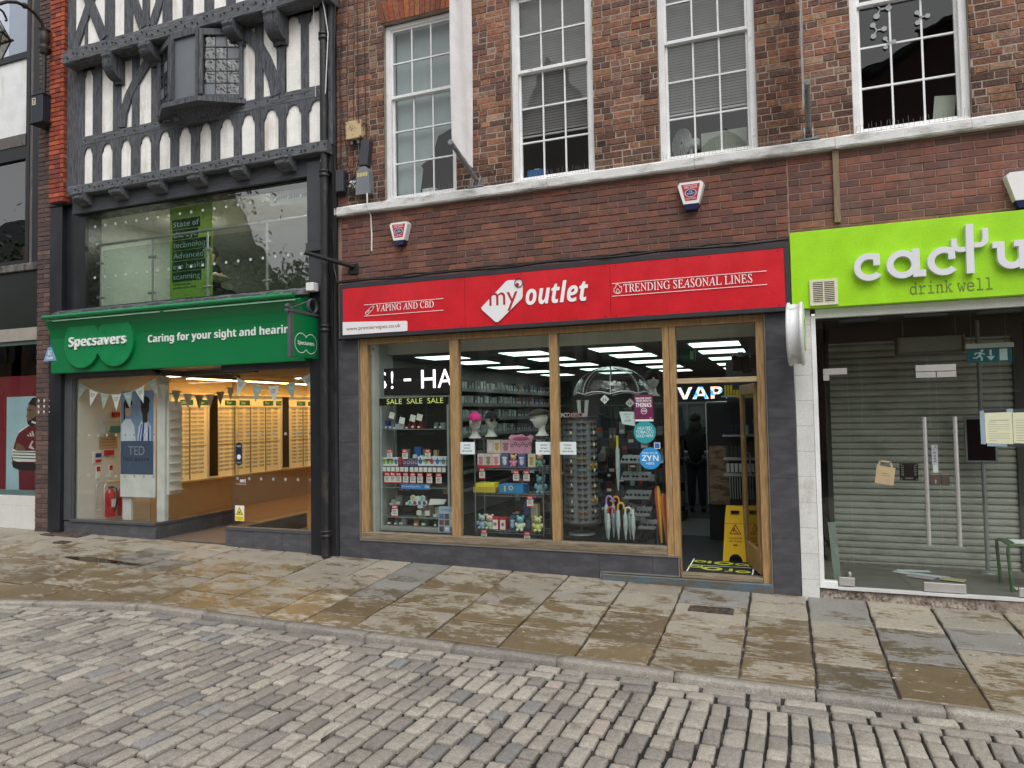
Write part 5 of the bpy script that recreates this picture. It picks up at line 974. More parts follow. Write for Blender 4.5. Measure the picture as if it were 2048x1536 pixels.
# ceiling panels of the shop
lp0 = None
for i, X in enumerate((-4.55, -3.28, -2.03, -.78)):
    for j, Y in enumerate((1.25, 2.42, 3.85, 5.35, 6.8)):
        lab = f'{ORD[j]} lit ceiling panel from the window in the {("column over the tall cabinet", "column over the mannequin heads", "column over the clear umbrella", "column over the doorway")[i]}'
        if lp0 is None:
            lp0 = thing('ceiling_light', lab, 'light', (0, 0, 0), 'lit ceiling panels of the red shop')
            m_ = MB(); m_.box(-.31, .31, -.31, .31, -.01, .0); part('frame', m_, white_m, lp0)
            m_ = MB(); m_.box(-.295, .295, -.295, .295, -.014, -.011); part('diffuser', m_, lamp_mat('cool_panel', 'e8fbf4', 1.9), lp0)
            lp0.location = (X, Y, 2.668)
        else: dup(lp0, (X, Y, 2.668), None, lab)
# ---------------------------------------------------------------- red fascia sign
red = stained('fascia_red', 'cf1f2b', 'b31f2a', .34, .66, 1.6, (1, 1, 1), .12, .05)
rs = thing('red_fascia', 'long red fascia sign with white price tag emblem above the shop window', 'shop sign', (-2.65, -.1, 2.85)); YS = -.10; T = FRONT(YS)
m_ = MB()
m_.box(-5.37, .105, YS - .008, -.0, 2.845, 2.893, ch=.003); m_.box(-5.37, .105, YS - .008, -.0, 3.502, 3.56, ch=.003); m_.box(-5.37, -5.318, YS - .008, -.0, 2.893, 3.502, ch=.003); m_.box(.052, .105, YS - .008, -.0, 2.893, 3.502, ch=.003); m_.box(-5.318, .052, -.07, .0, 2.893, 3.502); part('surround', m_, mk('fascia_frame_grey', '34343a', .45), rs)
for a, b in ((-5.317, -3.577), (-3.573, -1.779), (-1.775, .051)):
    n, m2 = 24, 8; m_ = MB(); vs_ = []
    for i in range(n + 1):
        for j in range(m2 + 1):
            u, v = i / n, j / m2; vs_.append((a + (b - a) * u, YS - .004 - .006 * sin(pi * u) * sin(pi * v) * (1 + .5 * sin(u * 9 + a * 3)), 2.894 + .607 * v))
    m_.add(vs_, [(i * (m2 + 1) + j, (i + 1) * (m2 + 1) + j, (i + 1) * (m2 + 1) + j + 1, i * (m2 + 1) + j + 1) for i in range(n) for j in range(m2)], 0, None, True); m_.box(a, b, YS + .002, YS + .01, 2.894, 3.501); pn = part('red_panel', m_, red, rs)
    m_ = MB()
    for k in range(6):
        for z in (2.915, 3.482): m_.lathe([(.007, .012), (.004, .018)], (a + .06 + (b - a - .12) * k / 5, YS + .004, z), 8, axis='y')
    part('screws', m_, mk('screw_red', 'b5333a', .4, .3), pn)
D0 = .016
wl = MB(); wl.text('VAPING AND CBD', -4.81, 3.165, T, w=.82, h=.088, ext=.0015, d0=D0, style=ROMAN, off=.003); wl.box(-4.99, -3.86, YS - D0 - .002, YS - D0, 3.262, 3.268); wl.box(-4.99, -3.86, YS - D0 - .002, YS - D0, 3.118, 3.124); part('serif_lettering', wl, white_ink, rs); wl = MB()
wl.text('TRENDING SEASONAL LINES', -1.625, 3.165, T, w=1.36, h=.094, ext=.0015, d0=D0, style=ROMAN, off=.003); wl.box(-1.755, -.12, YS - D0 - .002, YS - D0, 3.272, 3.278); wl.box(-1.755, -.12, YS - D0 - .002, YS - D0, 3.130, 3.136); part('serif_lettering', wl, white_ink, rs)
m_ = MB()
def outline(m, pts, w_, T, d0, d1, closed=True):
    n = len(pts)
    for i in range(n if closed else n - 1):
        a, b = Vector(pts[i]), Vector(pts[(i + 1) % n]); d = (b - a).normalized(); nrm = Vector((-d.y, d.x)) * w_ / 2; a2, b2 = a - d * w_ * .3, b + d * w_ * .3
        m.prism([tuple(a2 - nrm), tuple(b2 - nrm), tuple(b2 + nrm), tuple(a2 + nrm)], T, d0, d1)
c_, s_ = cos(.75), sin(.75); rt = lambda u, v: (-4.905 + u * c_ - v * s_ * .9, 3.19 + u * s_ * .9 + v * c_)
outline(m_, [rt(-.075, -.022), rt(.05, -.022), rt(.05, .022), rt(-.075, .022)], .006, T, D0, D0 + .002); outline(m_, [rt(.05, -.012), rt(.08, -.012), rt(.08, .012), rt(.05, .012)], .006, T, D0, D0 + .002); outline(m_, [rt(-.04, -.006), rt(-.01, -.006), rt(-.01, .008), rt(-.04, .008)], .005, T, D0, D0 + .002)
fl = [(-1.69, 3.155), (-1.73, 3.175), (-1.735, 3.21), (-1.71, 3.235), (-1.705, 3.275), (-1.675, 3.25), (-1.665, 3.225), (-1.65, 3.24), (-1.645, 3.20), (-1.655, 3.17)]; outline(m_, fl, .006, T, D0, D0 + .002); outline(m_, [(-1.70, 3.165), (-1.71, 3.19), (-1.69, 3.215), (-1.672, 3.19), (-1.68, 3.165)], .005, T, D0, D0 + .002); part('line_icons', m_, white_ink, rs)
m_ = MB(); m_.prism([(-5.316, 2.895), (-4.375, 2.895), (-4.365, 2.905), (-4.365, 3.01), (-4.38, 3.022), (-5.316, 3.065)], T, D0 - .008, D0); part('address_panel', m_, mk('sign_white_vinyl', 'ecebed', .4, var=.02), rs)
m_ = MB(); m_.text('www.premiervapes.co.uk', -5.26, 2.935, T, w=.80, h=.062, ext=.0012, d0=D0 + .0005); part('address_lettering', m_, mk('wine_ink', '8c3a46', .5), rs)
m_ = MB(); tagp = [(-3.352, 3.118), (-3.345, 3.09), (-3.175, 2.935), (-3.145, 2.928), (-3.12, 2.942), (-2.835, 3.185), (-2.822, 3.215), (-2.818, 3.385), (-2.838, 3.41), (-3.00, 3.418), (-3.03, 3.405)]; m_.prism(tagp, T, D0 - .004, D0 + .004); part('tag_emblem', m_, mk('sign_white_vinyl', ''), rs)
m_ = MB(); m_.text('my', -3.245, 3.055, T, w=.36, h=.225, ext=.0015, d0=D0 + .0045); m_.disc(-2.885, 3.355, .022, T, D0 + .004, D0 + .006); part('tag_lettering', m_, mk('emblem_red', 'b3202c', .5), rs)
m_ = MB(); m_.ring(-2.865, 3.375, .046, .054, T, D0 + .007, D0 + .013, seg=24); part('tag_ring', m_, ink, rs)
m_ = MB(); m_.text('outlet', -2.785, 3.105, T, w=.755, h=.255, ext=.0015, d0=D0, style=BOLDIT, off=.006); part('outlet_lettering', m_, white_ink, rs)
# ---------------------------------------------------------------- first window: LED board and tall glass cabinet
led = thing('led_board', 'black scrolling LED board with white letters in the first shop window', 'LED sign', (-4.4, .2, 2.1)); T = FRONT(.20); dots = lamp_mat('led_white', 'fff2ff', 1.6)
m_ = MB(); m_.box(-4.90, -3.79, .202, .25, 2.105, 2.46, ch=.004); part('housing', m_, mk('led_black', '1b1b1f', .5), led)
m_ = MB(); m_.text('S', -5.02, 2.185, T, w=.16, h=.235, ext=.001, d0=.001, clip=(-4.893, -1)); m_.text('!', -4.79, 2.19, T, w=.032, h=.23, ext=.001, d0=.001); m_.box(-4.60, -4.495, .197, .199, 2.285, 2.315)
for a, b in ((-4.345, -4.31), (-4.175, -4.14)): m_.box(a, b, .197, .199, 2.185, 2.42)
m_.box(-4.31, -4.175, .197, .199, 2.285, 2.318); m_.text('A', -4.11, 2.185, T, w=.21, h=.235, ext=.001, d0=.001); part('lettering', m_, dots, led)
cab = thing('display_cabinet', 'tall glass display cabinet of vaping kits in the first shop window', 'cabinet', (-4.4, .4, .35))
alu = mk('cabinet_aluminium', 'c3c7c6', .35, .6, .06)
m_ = MB()
for x in (-4.965, -3.985): m_.box(x - .014, x + .014, .22, .25, .35, 2.07); m_.box(x - .014, x + .014, .60, .63, .35, 2.07)
m_.box(-4.98, -3.97, .215, .63, .345, .40); m_.box(-4.98, -3.97, .215, .23, 2.07, 2.085); part('frame', m_, alu, cab)
m_ = MB(); m_.box(-4.978, -3.972, .21, .26, 1.975, 2.068); part('header_board', m_, black_m, cab)
m_ = MB()
for k in range(3): m_.text('SALE', -4.865 + k * .30, 1.99, FRONT(.21), w=.225, h=.068, ext=.001, d0=.0005, off=-.004)
part('header_lettering', m_, mk('sale_yellow', 'dfe97a', .5, emit=.25), cab)
shz = [1.66, 1.265, .905, .52, .405]
for z in shz[:-1]:
    m_ = MB(); m_.box(-4.95, -4.0, .24, .60, z - .008, z); part('glass_shelf', m_, mk('shelf_edge', '6f7a76', .2, spec=.8), cab)
m_ = MB(); m_.box(-4.95, -4.0, .62, .635, .36, 2.05); part('back_panel', m_, mk('cabinet_back', '4d524f', .35, var=.25, vs=2), cab)
m_ = MB(); m_.box(-5.36, -5.0, .12, .6, .06, 2.8); part('window_side_wall', m_, mk('pale_side_panel', 'b9bdb9', .6), bh)
cardm = mk('card_white', 'd9d9d5', .7)
def sale_tag(x, y, z, label, s=1.0):
    t = thing('sale_tag', label, 'price tag', (x, y, z), 'red and white sale tags'); T = FRONT(y)
    m_ = MB(); m_.prism([(x - .05 * s, z - .075 * s), (x + .05 * s, z - .075 * s), (x + .05 * s, z + .03 * s), (x - .05 * s, z + .03 * s)], T, 0, .002); part('card', m_, cardm, t)
    m_ = MB(); m_.prism([(x - .05 * s, z + .022 * s), (x + .05 * s, z + .03 * s), (x + .05 * s, z + .085 * s), (x - .05 * s, z + .085 * s)], T, .0021, .004); m_.prism([(x - .05 * s, z - .085 * s), (x + .05 * s, z - .085 * s), (x + .05 * s, z - .07 * s), (x - .05 * s, z - .07 * s)], T, .0021, .004); part('red_band', m_, red_ink, t)
    m_ = MB(); m_.text('Sale', x, z + .04 * s, T, w=.07 * s, h=.034 * s, ext=.0005, d0=.0045, center=True, style=BOLDIT); part('lettering', m_, white_ink, t)
    m_ = MB()
    for k in range(3): m_.prism([(x - .035 * s, z - .0 * s - k * .022 * s), (x + (.03 - .01 * (k % 2)) * s, z - k * .022 * s), (x + (.03 - .01 * (k % 2)) * s, z + .01 * s - k * .022 * s), (x - .035 * s, z + .01 * s - k * .022 * s)], T, .0022, .003)
    part('small_print', m_, mk('grey_print2', '77777a', .8), t)
for k, x in enumerate((-4.845, -4.615, -4.285)): sale_tag(x, .235, 1.335, f'{ORD[k]} sale tag of the three hanging above the boxed liquids in the glass cabinet', .8)
for k, x in enumerate((-4.885, -4.80, -4.715, -4.61, -4.505, -4.40, -4.265, -4.13)): sale_tag(x, .235, 1.03, f'{ORD[k]} sale tag in the row of eight under the small white price cards', .82)
for k, (x, z) in enumerate(((-4.89, .87), (-4.79, .87), (-4.22, .845), (-4.08, .845))): sale_tag(x, .60, z, ['outer sale tag of the dim pair beside the blue strip in the cabinet', 'inner sale tag of the dim pair beside the blue strip in the cabinet', 'sale tag on the dim shelf edge above the folded leaflet', 'sale tag at the cabinet corner by the tubes'][k], .7)
sale_tag(-4.785, .25, .60, 'sale tag leaning on the black round box near the cabinet base', .9)
# boxes of liquids: three runs of small cartons, each with a coloured drop
drop = [(0, .03), (.008, .014), (.014, 0), (.009, -.014), (0, -.018), (-.009, -.014), (-.014, 0), (-.008, .014)]
def carton(x, y, z, w_, h, d_, colr, face, label, cat='box', grp='small cartons in the glass cabinet', name='carton', dropc=None):
    t = thing(name, label, cat, (x, y, z), grp); m_ = MB(); m_.box(x - w_ / 2, x + w_ / 2, y, y + d_, z, z + h, ch=.001); part('body', m_, mk('carton_' + colr, colr, .5, var=.06), t)
    if face:
        m_ = MB(); k = min(w_ / .034, h / .062); m_.prism([(x + u * k, z + h * .48 + v * k) for u, v in drop], FRONT(y), .0005, .0015); part('drop_print', m_, mk('print_' + face, face, .5), t)
    return t
names = {'8fb83a': 'green', '3f86b8': 'blue', 'b8304a': 'crimson', '3f6fb0': 'deep blue', '9ac13a': 'lime', 'd04a55': 'coral', '4a86c9': 'sky blue', '7f9a9a': 'grey green', '6f9f4a': 'leaf green'}
x = -4.935
for k, c in enumerate(('8fb83a', '6f9f4a', '8fb83a', '3f86b8', 'b8304a')): carton(x + k * .058, .25, 1.18, .055, .11, .1, 'd5e3df' if k < 3 else ('cfe0ea' if k == 3 else '9b2a3e'), c, f'{ORD[k]} carton with a {names[c]} drop in the first run on the cabinet shelf')
for k, c in enumerate(('3f6fb0', '9ac13a', 'd04a55', '4a86c9', '7f9a9a')): carton(-4.40 + k * .082, .25, 1.185, .078, .12, .1, 'cfdcea', c, f'{ORD[k]} white carton with a {names[c]} drop in the run beside the mullion')
for k in range(4):
    t = carton(-4.635 + k * .058, .25, 1.18, .056, .10, .1, '565a86', None, f'{ORD[k]} purple carton with a round ring print in the middle run'); m_ = MB(); m_.ring(-4.635 + k * .058, 1.232, .015, .023, FRONT(.25), .0005, .0015, seg=16); part('ring_print', m_, mk('print_ring', 'd8a29a', .5), t)
pc0 = None
for k in range(14):
    X = -4.93 + k * .066 + (.012 if k > 5 else 0); m_ = None
    if pc0 is None: m_ = MB(); m_.box(-.027, .027, 0, .002, -.03, .03); pc0 = solo('price_card', m_, cardm, 'plain white price card in the row below the cartons', 'price card', (0, 0, 0), 'white price cards on the cabinet shelf edge'); pc0.location = (X, .236, 1.14)
    else: dup(pc0, (X, .236, 1.14))
items = [(-4.93, 1.66, .05, .11, '2f3f8a'), (-4.87, 1.66, .05, .10, '8a8f94'), (-4.80, 1.66, .07, .07, 'b9c3c6'), (-4.71, 1.66, .04, .06, 'c9ccca'), (-4.62, 1.66, .05, .07, '6e3434'), (-4.53, 1.66, .05, .11, '8a2f2c'), (-4.44, 1.66, .05, .10, '7d3a34'), (-4.20, 1.66, .05, .08, '5f6a68'), (-4.13, 1.66, .05, .08, '7f8a88'),
         (-4.50, 1.265, .09, .16, '2f5f9a'), (-4.40, 1.265, .06, .13, '7a6a3a'), (-4.33, 1.265, .05, .12, '8a7a4a'), (-4.22, 1.265, .05, .12, '9a8a6a'), (-4.65, 1.265, .05, .13, '8a8d8a'),
         (-4.86, .66, .08, .07, 'a3a7a6'), (-4.76, .66, .09, .13, '5f6563'), (-4.63, .66, .05, .12, '2c2e30'), (-4.57, .66, .04, .12, 'a9adab'), (-4.43, .62, .12, .16, '8d908e'),
         (-4.45, .52, .11, .22, 'a2a798'), (-4.33, .52, .11, .22, '6f6a5f'), (-4.22, .52, .08, .12, 'b8bb8a'), (-4.83, .52, .12, .13, '23242a'),
         (-4.90, .405, .07, .09, '33353a'), (-4.80, .405, .06, .08, '5a5c60'), (-4.72, .405, .07, .10, 'b3b6b4'), (-4.50, .405, .07, .09, 'a06a3a'), (-4.39, .405, .08, .11, '2f6a5a'), (-4.22, .405, .05, .09, '4a4548'), (-4.15, .405, .05, .08, '8f9694')]
cn = {'2f3f8a': 'navy', '8a8f94': 'grey', 'b9c3c6': 'pale', 'c9ccca': 'white', '6e3434': 'maroon', '8a2f2c': 'red', '7d3a34': 'brick red', '5f6a68': 'slate', '7f8a88': 'grey green', '2f5f9a': 'tall blue', '7a6a3a': 'olive', '8a7a4a': 'tan', '9a8a6a': 'beige', '8a8d8a': 'mid grey', 'a3a7a6': 'silver', '5f6563': 'dark grey', '2c2e30': 'black', 'a9adab': 'light grey', '8d908e': 'framed grey', 'a2a798': 'sage', '6f6a5f': 'brown', 'b8bb8a': 'cream green', '23242a': 'wide black', '33353a': 'charcoal', '5a5c60': 'ash', 'b3b6b4': 'off white', 'a06a3a': 'orange', '2f6a5a': 'teal', '4a4548': 'dusky', '8f9694': 'cool grey'}
sh_n = {1.66: 'top', 1.265: 'second', .66: 'middle', .62: 'middle', .52: 'fourth', .405: 'bottom'}
for x, z, w_, h, c in items:
    t = carton(x, .30 + RND.uniform(0, .08), z, w_, h, .06, c, None, f'{cn[c]} vaping kit box on the {sh_n[z]} shelf of the glass cabinet', name='kit_box', grp='kit boxes in the glass cabinet'); m_ = MB(); m_.box(x - w_ * .3, x + w_ * .3, .285, .2995, z + h * .12, z + h * .4); part('front_label', m_, mk('label_pale', 'c3c5c2', .6), t)
for k, (x, z) in enumerate(((-4.83, 1.83), (-4.52, 1.79), (-4.42, 1.80), (-4.68, 1.76))):
    m_ = MB(); m_.box(x - .04, x + .04, .27, .274, z - .03, z + .055); m_.xform(Matrix.Translation((x, .27, z)) @ Matrix.Rotation(.25, 4, 'Y') @ Matrix.Translation((-x, -.27, -z))); solo('tilted_price_card', m_, cardm, f'{ORD[k]} tilted price card on the top shelf of the glass cabinet', 'price card', (x, .27, z), 'tilted cards on the top cabinet shelf')
bs = thing('blue_shelf_strip', 'blue advertising strip across the glass cabinet above the round tins', 'strip', (-4.46, .24, .99)); T = FRONT(.24); m_ = MB(); m_.prism([(-4.68, .955), (-4.26, .955), (-4.26, 1.03) if False else (-4.26, .885), (-4.68, .885)][::1], T, 0, .003); part('board', m_, mk('strip_blue', '3d7fc1', .5), bs); m_ = MB(); m_.text('ZYN', -4.335, .905, T, w=.06, h=.03, ext=.0005, d0=.0035, style=BOLD); m_.text('find your flavour here', -4.66, .905, T, w=.26, h=.026, ext=.0005, d0=.0035); part('lettering', m_, white_ink, bs)
for k, (x, z, c, nm) in enumerate(((-4.535, .80, 'a9c24a', 'lime'), (-4.465, .79, 'cfd2cf', 'white'), (-4.395, .80, '5ac0b0', 'mint'), (-4.575, .735, '3fa0b0', 'cyan'), (-4.505, .735, '8a3a4a', 'wine'), (-4.435, .735, '3a7a9a', 'steel blue'), (-4.365, .735, '4a4a7a', 'indigo'))):
    t = thing('round_tin', f'{nm} round tin standing in the little pyramid in the cabinet', 'tin', (x, .3, z), 'round tins in the cabinet'); m_ = MB(); m_.lathe([(.034, 0), (.034, .02)], (x, .30, z - .03), 20, axis='y'); part('rim', m_, white_m, t); m_ = MB(); m_.lathe([(.027, 0), (.026, .002)], (x, .279, z - .03), 20, axis='y'); part('lid', m_, mk('tin_' + c, c, .4), t)
m_ = MB(); m_.prism([(-4.30, .685), (-4.08, .70), (-4.04, .765), (-4.27, .765)], FRONT(.27), 0, .004); solo('folded_leaflet', m_, cardm, 'white folded leaflet lying beside the round tins in the cabinet', 'leaflet', (-4.2, .27, .69))
pk = thing('postcard_rack', 'pale blue souvenir magnet rack at the foot of the first window', 'rack', (-4.0, .15, .35)); T = FRONT(.15); m_ = MB(); m_.prism([(-4.11, .36), (-3.86, .36), (-3.86, .69), (-4.09, .69)], T, -.01, 0); part('board', m_, mk('rack_pale_blue', '9db8cf', .6), pk); m_ = MB(); m_.text('MAGNETS', -4.06, .635, T, w=.19, h=.025, ext=.0005, d0=.001); part('lettering', m_, mk('rack_blue_ink', '3a5f86', .6), pk)
for k in range(8): m_ = MB(); x, z = -4.085 + (k % 3) * .075, .38 + (k // 3) * .08; m_.prism([(x, z), (x + .06, z), (x + .06, z + .06), (x, z + .06)], T, .001, .008); part('magnet', m_, mk('magnet_' + str(k % 4), ('5a4a44', 'c9d2da', '4a6a9a', '7a4438')[k % 4], .5, var=.4, vs=40), pk)
# ---------------------------------------------------------------- notices and stickers on the glass
for k, x in enumerate((-3.74, -2.748, -2.458)):
    t = thing('sale_notice', ('business for sale paper in front of the pink capped head', 'business for sale paper below the flat capped head', 'business for sale paper over the sunglasses spinner')[k], 'notice', (x + .1, .036, 1.35), 'business for sale papers'); T = FRONT(.036); w_ = .205; m_ = MB(); m_.prism([(x, 1.352), (x + w_, 1.352), (x + w_, 1.50), (x, 1.50)], T, 0, .0015); part('sheet', m_, mk('cool_paper', 'd5e2e4', .7, var=.02), t)
    m_ = MB(); m_.text('BUSINESS', x + w_ / 2, 1.455, T, w=.085, h=.017, ext=.0004, d0=.0018, style=BOLD, center=True); m_.text('FOR SALE', x + w_ / 2, 1.418, T, w=.085, h=.017, ext=.0004, d0=.0018, style=BOLD, center=True); m_.text('APPLY WITHIN', x + w_ / 2, 1.382, T, w=.13, h=.017, ext=.0004, d0=.0018, style=BOLD, center=True); part('lettering', m_, mk('faded_ink', '3e464e', .7), t)
T = FRONT(.036); po = thing('purple_poster', 'purple poster with white lettering stuck on the glass beside the door', 'poster', (-1.46, .036, 1.73)); m_ = MB(); m_.prism([(-1.565, 1.75), (-1.358, 1.75), (-1.36, 2.025), (-1.567, 2.025)], T, 0, .0015); part('sheet', m_, mk('poster_purple', '6a1f4c', .5, var=.1), po); m_ = MB(); m_.prism([(-1.562, 1.727), (-1.357, 1.727), (-1.358, 1.749), (-1.563, 1.749)], T, 0, .0015); part('white_strip', m_, white_m, po)
m_ = MB(); m_.text('IMAGINE WHAT', -1.553, 1.973, T, w=.178, h=.022, ext=.0005, d0=.002, style=BOLD); m_.text('YOUR MOUTH', -1.550, 1.945, T, w=.174, h=.022, ext=.0005, d0=.002, style=BOLD); m_.text('THINKS', -1.553, 1.885, T, w=.178, h=.05, ext=.0005, d0=.002, style=BOLD); m_.ring(-1.46, 1.842, .030, .034, T, .002, .0025); m_.text('ZYN', -1.46, 1.833, T, w=.046, h=.02, ext=.0005, d0=.002, style=BOLD, center=True); m_.text('18+', -1.40, 1.758, T, w=.025, h=.012, ext=.0005, d0=.002, style=BOLD); part('lettering', m_, white_ink, po)
def round_sticker(cx, cz, r, col, lines, label):
    t = thing('round_sticker', label, 'sticker', (cx, .036, cz)); m_ = MB(); m_.disc(cx, cz, r, T, 0, .0015, seg=40); part('field', m_, mk('sticker_' + col, col, .45, var=.03), t); m_ = MB()
    for s, dz, w_, h, st in lines: m_.text(s, cx, cz + dz, T, w=w_, h=h, ext=.0005, d0=.002, center=True, style=st)
    part('lettering', m_, mk('sticker_pale_ink', 'dff2f4', .5), t)
round_sticker(-1.457, 1.605, .124, '2f97a0', (('HEATED', .028, .155, .034, None), ('TOBACCO', -.014, .20, .034, None), ('SOLD HERE', -.056, .19, .032, None)), 'teal round sticker about heated tobacco on the glass beside the door')
round_sticker(-1.404, 1.315, .122, '2f8fcf', (('FIND YOUR', .045, .17, .024, None), ('ZYN', -.028, .185, .062, BOLD), ('HERE', -.07, .09, .026, None)), 'bright blue round sticker below the teal one on the glass')
ax_ = thing('card_sticker', 'tiny white edged blue square sticker between the round stickers', 'sticker', (-1.32, .036, 1.42)); m_ = MB(); m_.prism([(-1.357, 1.42), (-1.29, 1.42), (-1.29, 1.49), (-1.357, 1.49)], T, 0, .0012); part('border', m_, white_m, ax_); m_ = MB(); m_.prism([(-1.35, 1.427), (-1.297, 1.427), (-1.297, 1.483), (-1.35, 1.483)], T, .0013, .002); part('field', m_, mk('card_blue', '2f66b5', .5), ax_)
up_ = thing('umbrella_price_sheet', 'white umbrellas price sheet tucked beside the purple poster', 'notice', (-1.65, .06, 1.7)); T2 = FRONT(.06); m_ = MB(); m_.prism([(-1.715, 1.70), (-1.565, 1.675), (-1.575, 1.835), (-1.745, 1.84)], T2, 0, .0015); part('sheet', m_, mk('cool_paper', ''), up_); m_ = MB(); m_.text('UMBRELLAS', -1.655, 1.80, T2, w=.09, h=.015, ext=.0004, d0=.0018, center=True); m_.text('FROM', -1.655, 1.768, T2, w=.045, h=.015, ext=.0004, d0=.0018, center=True); m_.text('£5.00', -1.65, 1.725, T2, w=.07, h=.024, ext=.0004, d0=.0018, center=True); part('lettering', m_, mk('faded_ink', ''), up_)
# ---------------------------------------------------------------- second window: wire rack, heads with hats
wr = thing('wire_rack', 'chrome wire shelf rack of toys in the second shop window', 'rack', (-3.2, .45, .35)); chrome = mk('chrome_wire', 'a9adb0', .25, .9, .05)
for x in (-3.655, -2.755):
    for y in (.30, .60):
        m_ = MB(); m_.tube([(x, y, .34), (x, y, 1.53)], .011, 8)
        for q in range(22): m_.lathe([(.0125, 0), (.0125, .004)], (x, y, .4 + q * .05), 8)
        part('post', m_, chrome, wr)
for z in (1.175, .85, .395):
    m_ = MB()
    for y in (.30, .60): m_.tube([(-3.655, y, z), (-2.755, y, z)], .004, 6); m_.tube([(-3.655, y, z - .03), (-2.755, y, z - .03)], .004, 6); m_.tube([(-3.655 + .9 * k / 24, y, z - .03 * (k % 2)) for k in range(25)], .003, 5)
    for k in range(26): m_.tube([(-3.655 + .9 * k / 25, .30, z), (-3.655 + .9 * k / 25, .60, z)], .002, 4)
    part('wire_shelf', m_, chrome, wr)
def toybox(x, y, z, w_, h, d_, col, label, print_=None, face=None, grp='boxed toys on the wire rack'):
    t = thing('toy_box', label, 'box', (x, y, z), grp); m_ = MB(); m_.box(x - w_ / 2, x + w_ / 2, y, y + d_, z, z + h, ch=.002); part('carton', m_, mk('toy_' + col, col, .45, var=.08), t)
    if face: m_ = MB(); m_.prism(blob(x, z + h * .40, w_ * .27, h * .25), FRONT(y), .0008, .002); m_.prism(blob(x, z + h * .70, w_ * .36, h * .09), FRONT(y), .0008, .002); part('front_print', m_, mk('toyprint_' + face, face, .5, var=.25, vs=60), t)
    return t
L2 = [(-3.49, 'd8bcc6', 'e0d9d6', 'pale pink box at the end of the back row'), (-3.40, 'e0d2bb', 'c99a6a', 'cream box with a tan print in the back row'), (-3.28, 'd9b6c4', 'b06a86', 'wide rose box in the back row'), (-2.83, 'ddd3c6', 'c98a5a', 'beige box beside the pink header card')]
for x, c, f_, lab in L2: toybox(x, .42, 1.345, .095 if 'wide' not in lab else .13, .165, .08, c, lab + ' of the wire rack', None, f_)
for x, c, f_, lab in ((-3.575, 'dcc9cc', 'b98a92', 'first pale box on the red tray'), (-3.475, 'cfc6bd', '8a7a6a', 'clear fronted box on the red tray'), (-3.37, 'e3cdd2', 'c98a9a', 'leaning white and pink box on the red tray'), (-3.255, '5a6088', 'cfd2e2', 'blue grey box just past the red tray'), (-3.03, '565c86', 'c3c8e0', 'blue grey box beside the pink doll'), (-2.90, 'd8cdb6', 'b99a6a', 'tan box near the end of the top shelf')): toybox(x, .31, 1.18, .098, .16, .08, c, lab + ' of the wire rack', None, f_)
m_ = MB(); m_.box(-3.63, -3.31, .30, .305, 1.178, 1.20); solo('red_tray', m_, red_ink, 'low red tray edge under the pale boxes on the wire rack', 'tray', (-3.5, .3, 1.18))
hc = thing('header_card', 'pink shaped header card above the boxed toys on the wire rack', 'card', (-3.06, .40, 1.3)); T = FRONT(.41); m_ = MB(); m_.prism([(-3.22, 1.34), (-2.94, 1.34), (-2.93, 1.47), (-2.90, 1.55), (-2.94, 1.575), (-3.0, 1.55), (-3.06, 1.58), (-3.14, 1.57), (-3.20, 1.575), (-3.235, 1.54), (-3.21, 1.47)], T, 0, .004); part('card', m_, mk('card_pink', 'd59ab4', .5, var=.12, vs=20), hc); m_ = MB()
for k in range(6): m_.ring(-3.19 + k * .048, 1.44 + .02 * (k % 2), .012, .022, T, .0042, .006, seg=14)
part('blank_badges', m_, mk('card_plum', '7a3f5e', .5), hc); m_ = MB(); m_.prism(blob(-3.07, 1.525, .11, .026), T, .0042, .006); part('title_patch', m_, mk('card_magenta', 'b84a7e', .5), hc)
def plush(x, y, z, s, cols, label):
    """A plain round-eared soft toy."""
    t = thing('soft_toy', label, 'soft toy', (x, y, z), 'soft toys on the wire rack'); body, limb = mk('plush_' + cols[0], cols[0], .95, var=.2, vs=60, bump=.4, bs=200), mk('plush_' + cols[1], cols[1], .95, var=.2, vs=60, bump=.4, bs=200)
    m_ = MB(); m_.sphere((x, y, z + .055 * s), .048 * s, 14, 9, scale=(1, .85, 1.1)); part('body', m_, limb, t); m_ = MB(); m_.sphere((x, y - .01 * s, z + .135 * s), .042 * s, 14, 9, scale=(1.1, .9, 1)); h = part('head', m_, body, t)
    m_ = MB()
    for q in (-1, 1): m_.sphere((x + q * .036 * s, y, z + .175 * s), .018 * s, 10, 6)
    part('ears', m_, body, h); m_ = MB()
    for q in (-1, 1): m_.sphere((x + q * .016 * s, y - .046 * s, z + .142 * s), .006 * s, 8, 5)
    m_.sphere((x, y - .05 * s, z + .128 * s), .007 * s, 8, 5); part('eyes_and_nose', m_, ink, h); m_ = MB()
    for q in (-1, 1): m_.sphere((x + q * .05 * s, y - .012 * s, z + .075 * s), .02 * s, 10, 6, scale=(1, .8, 1.5)); m_.sphere((x + q * .028 * s, y - .035 * s, z + .018 * s), .022 * s, 10, 6, scale=(.9, 1.4, .8))
    part('limbs', m_, limb, t)
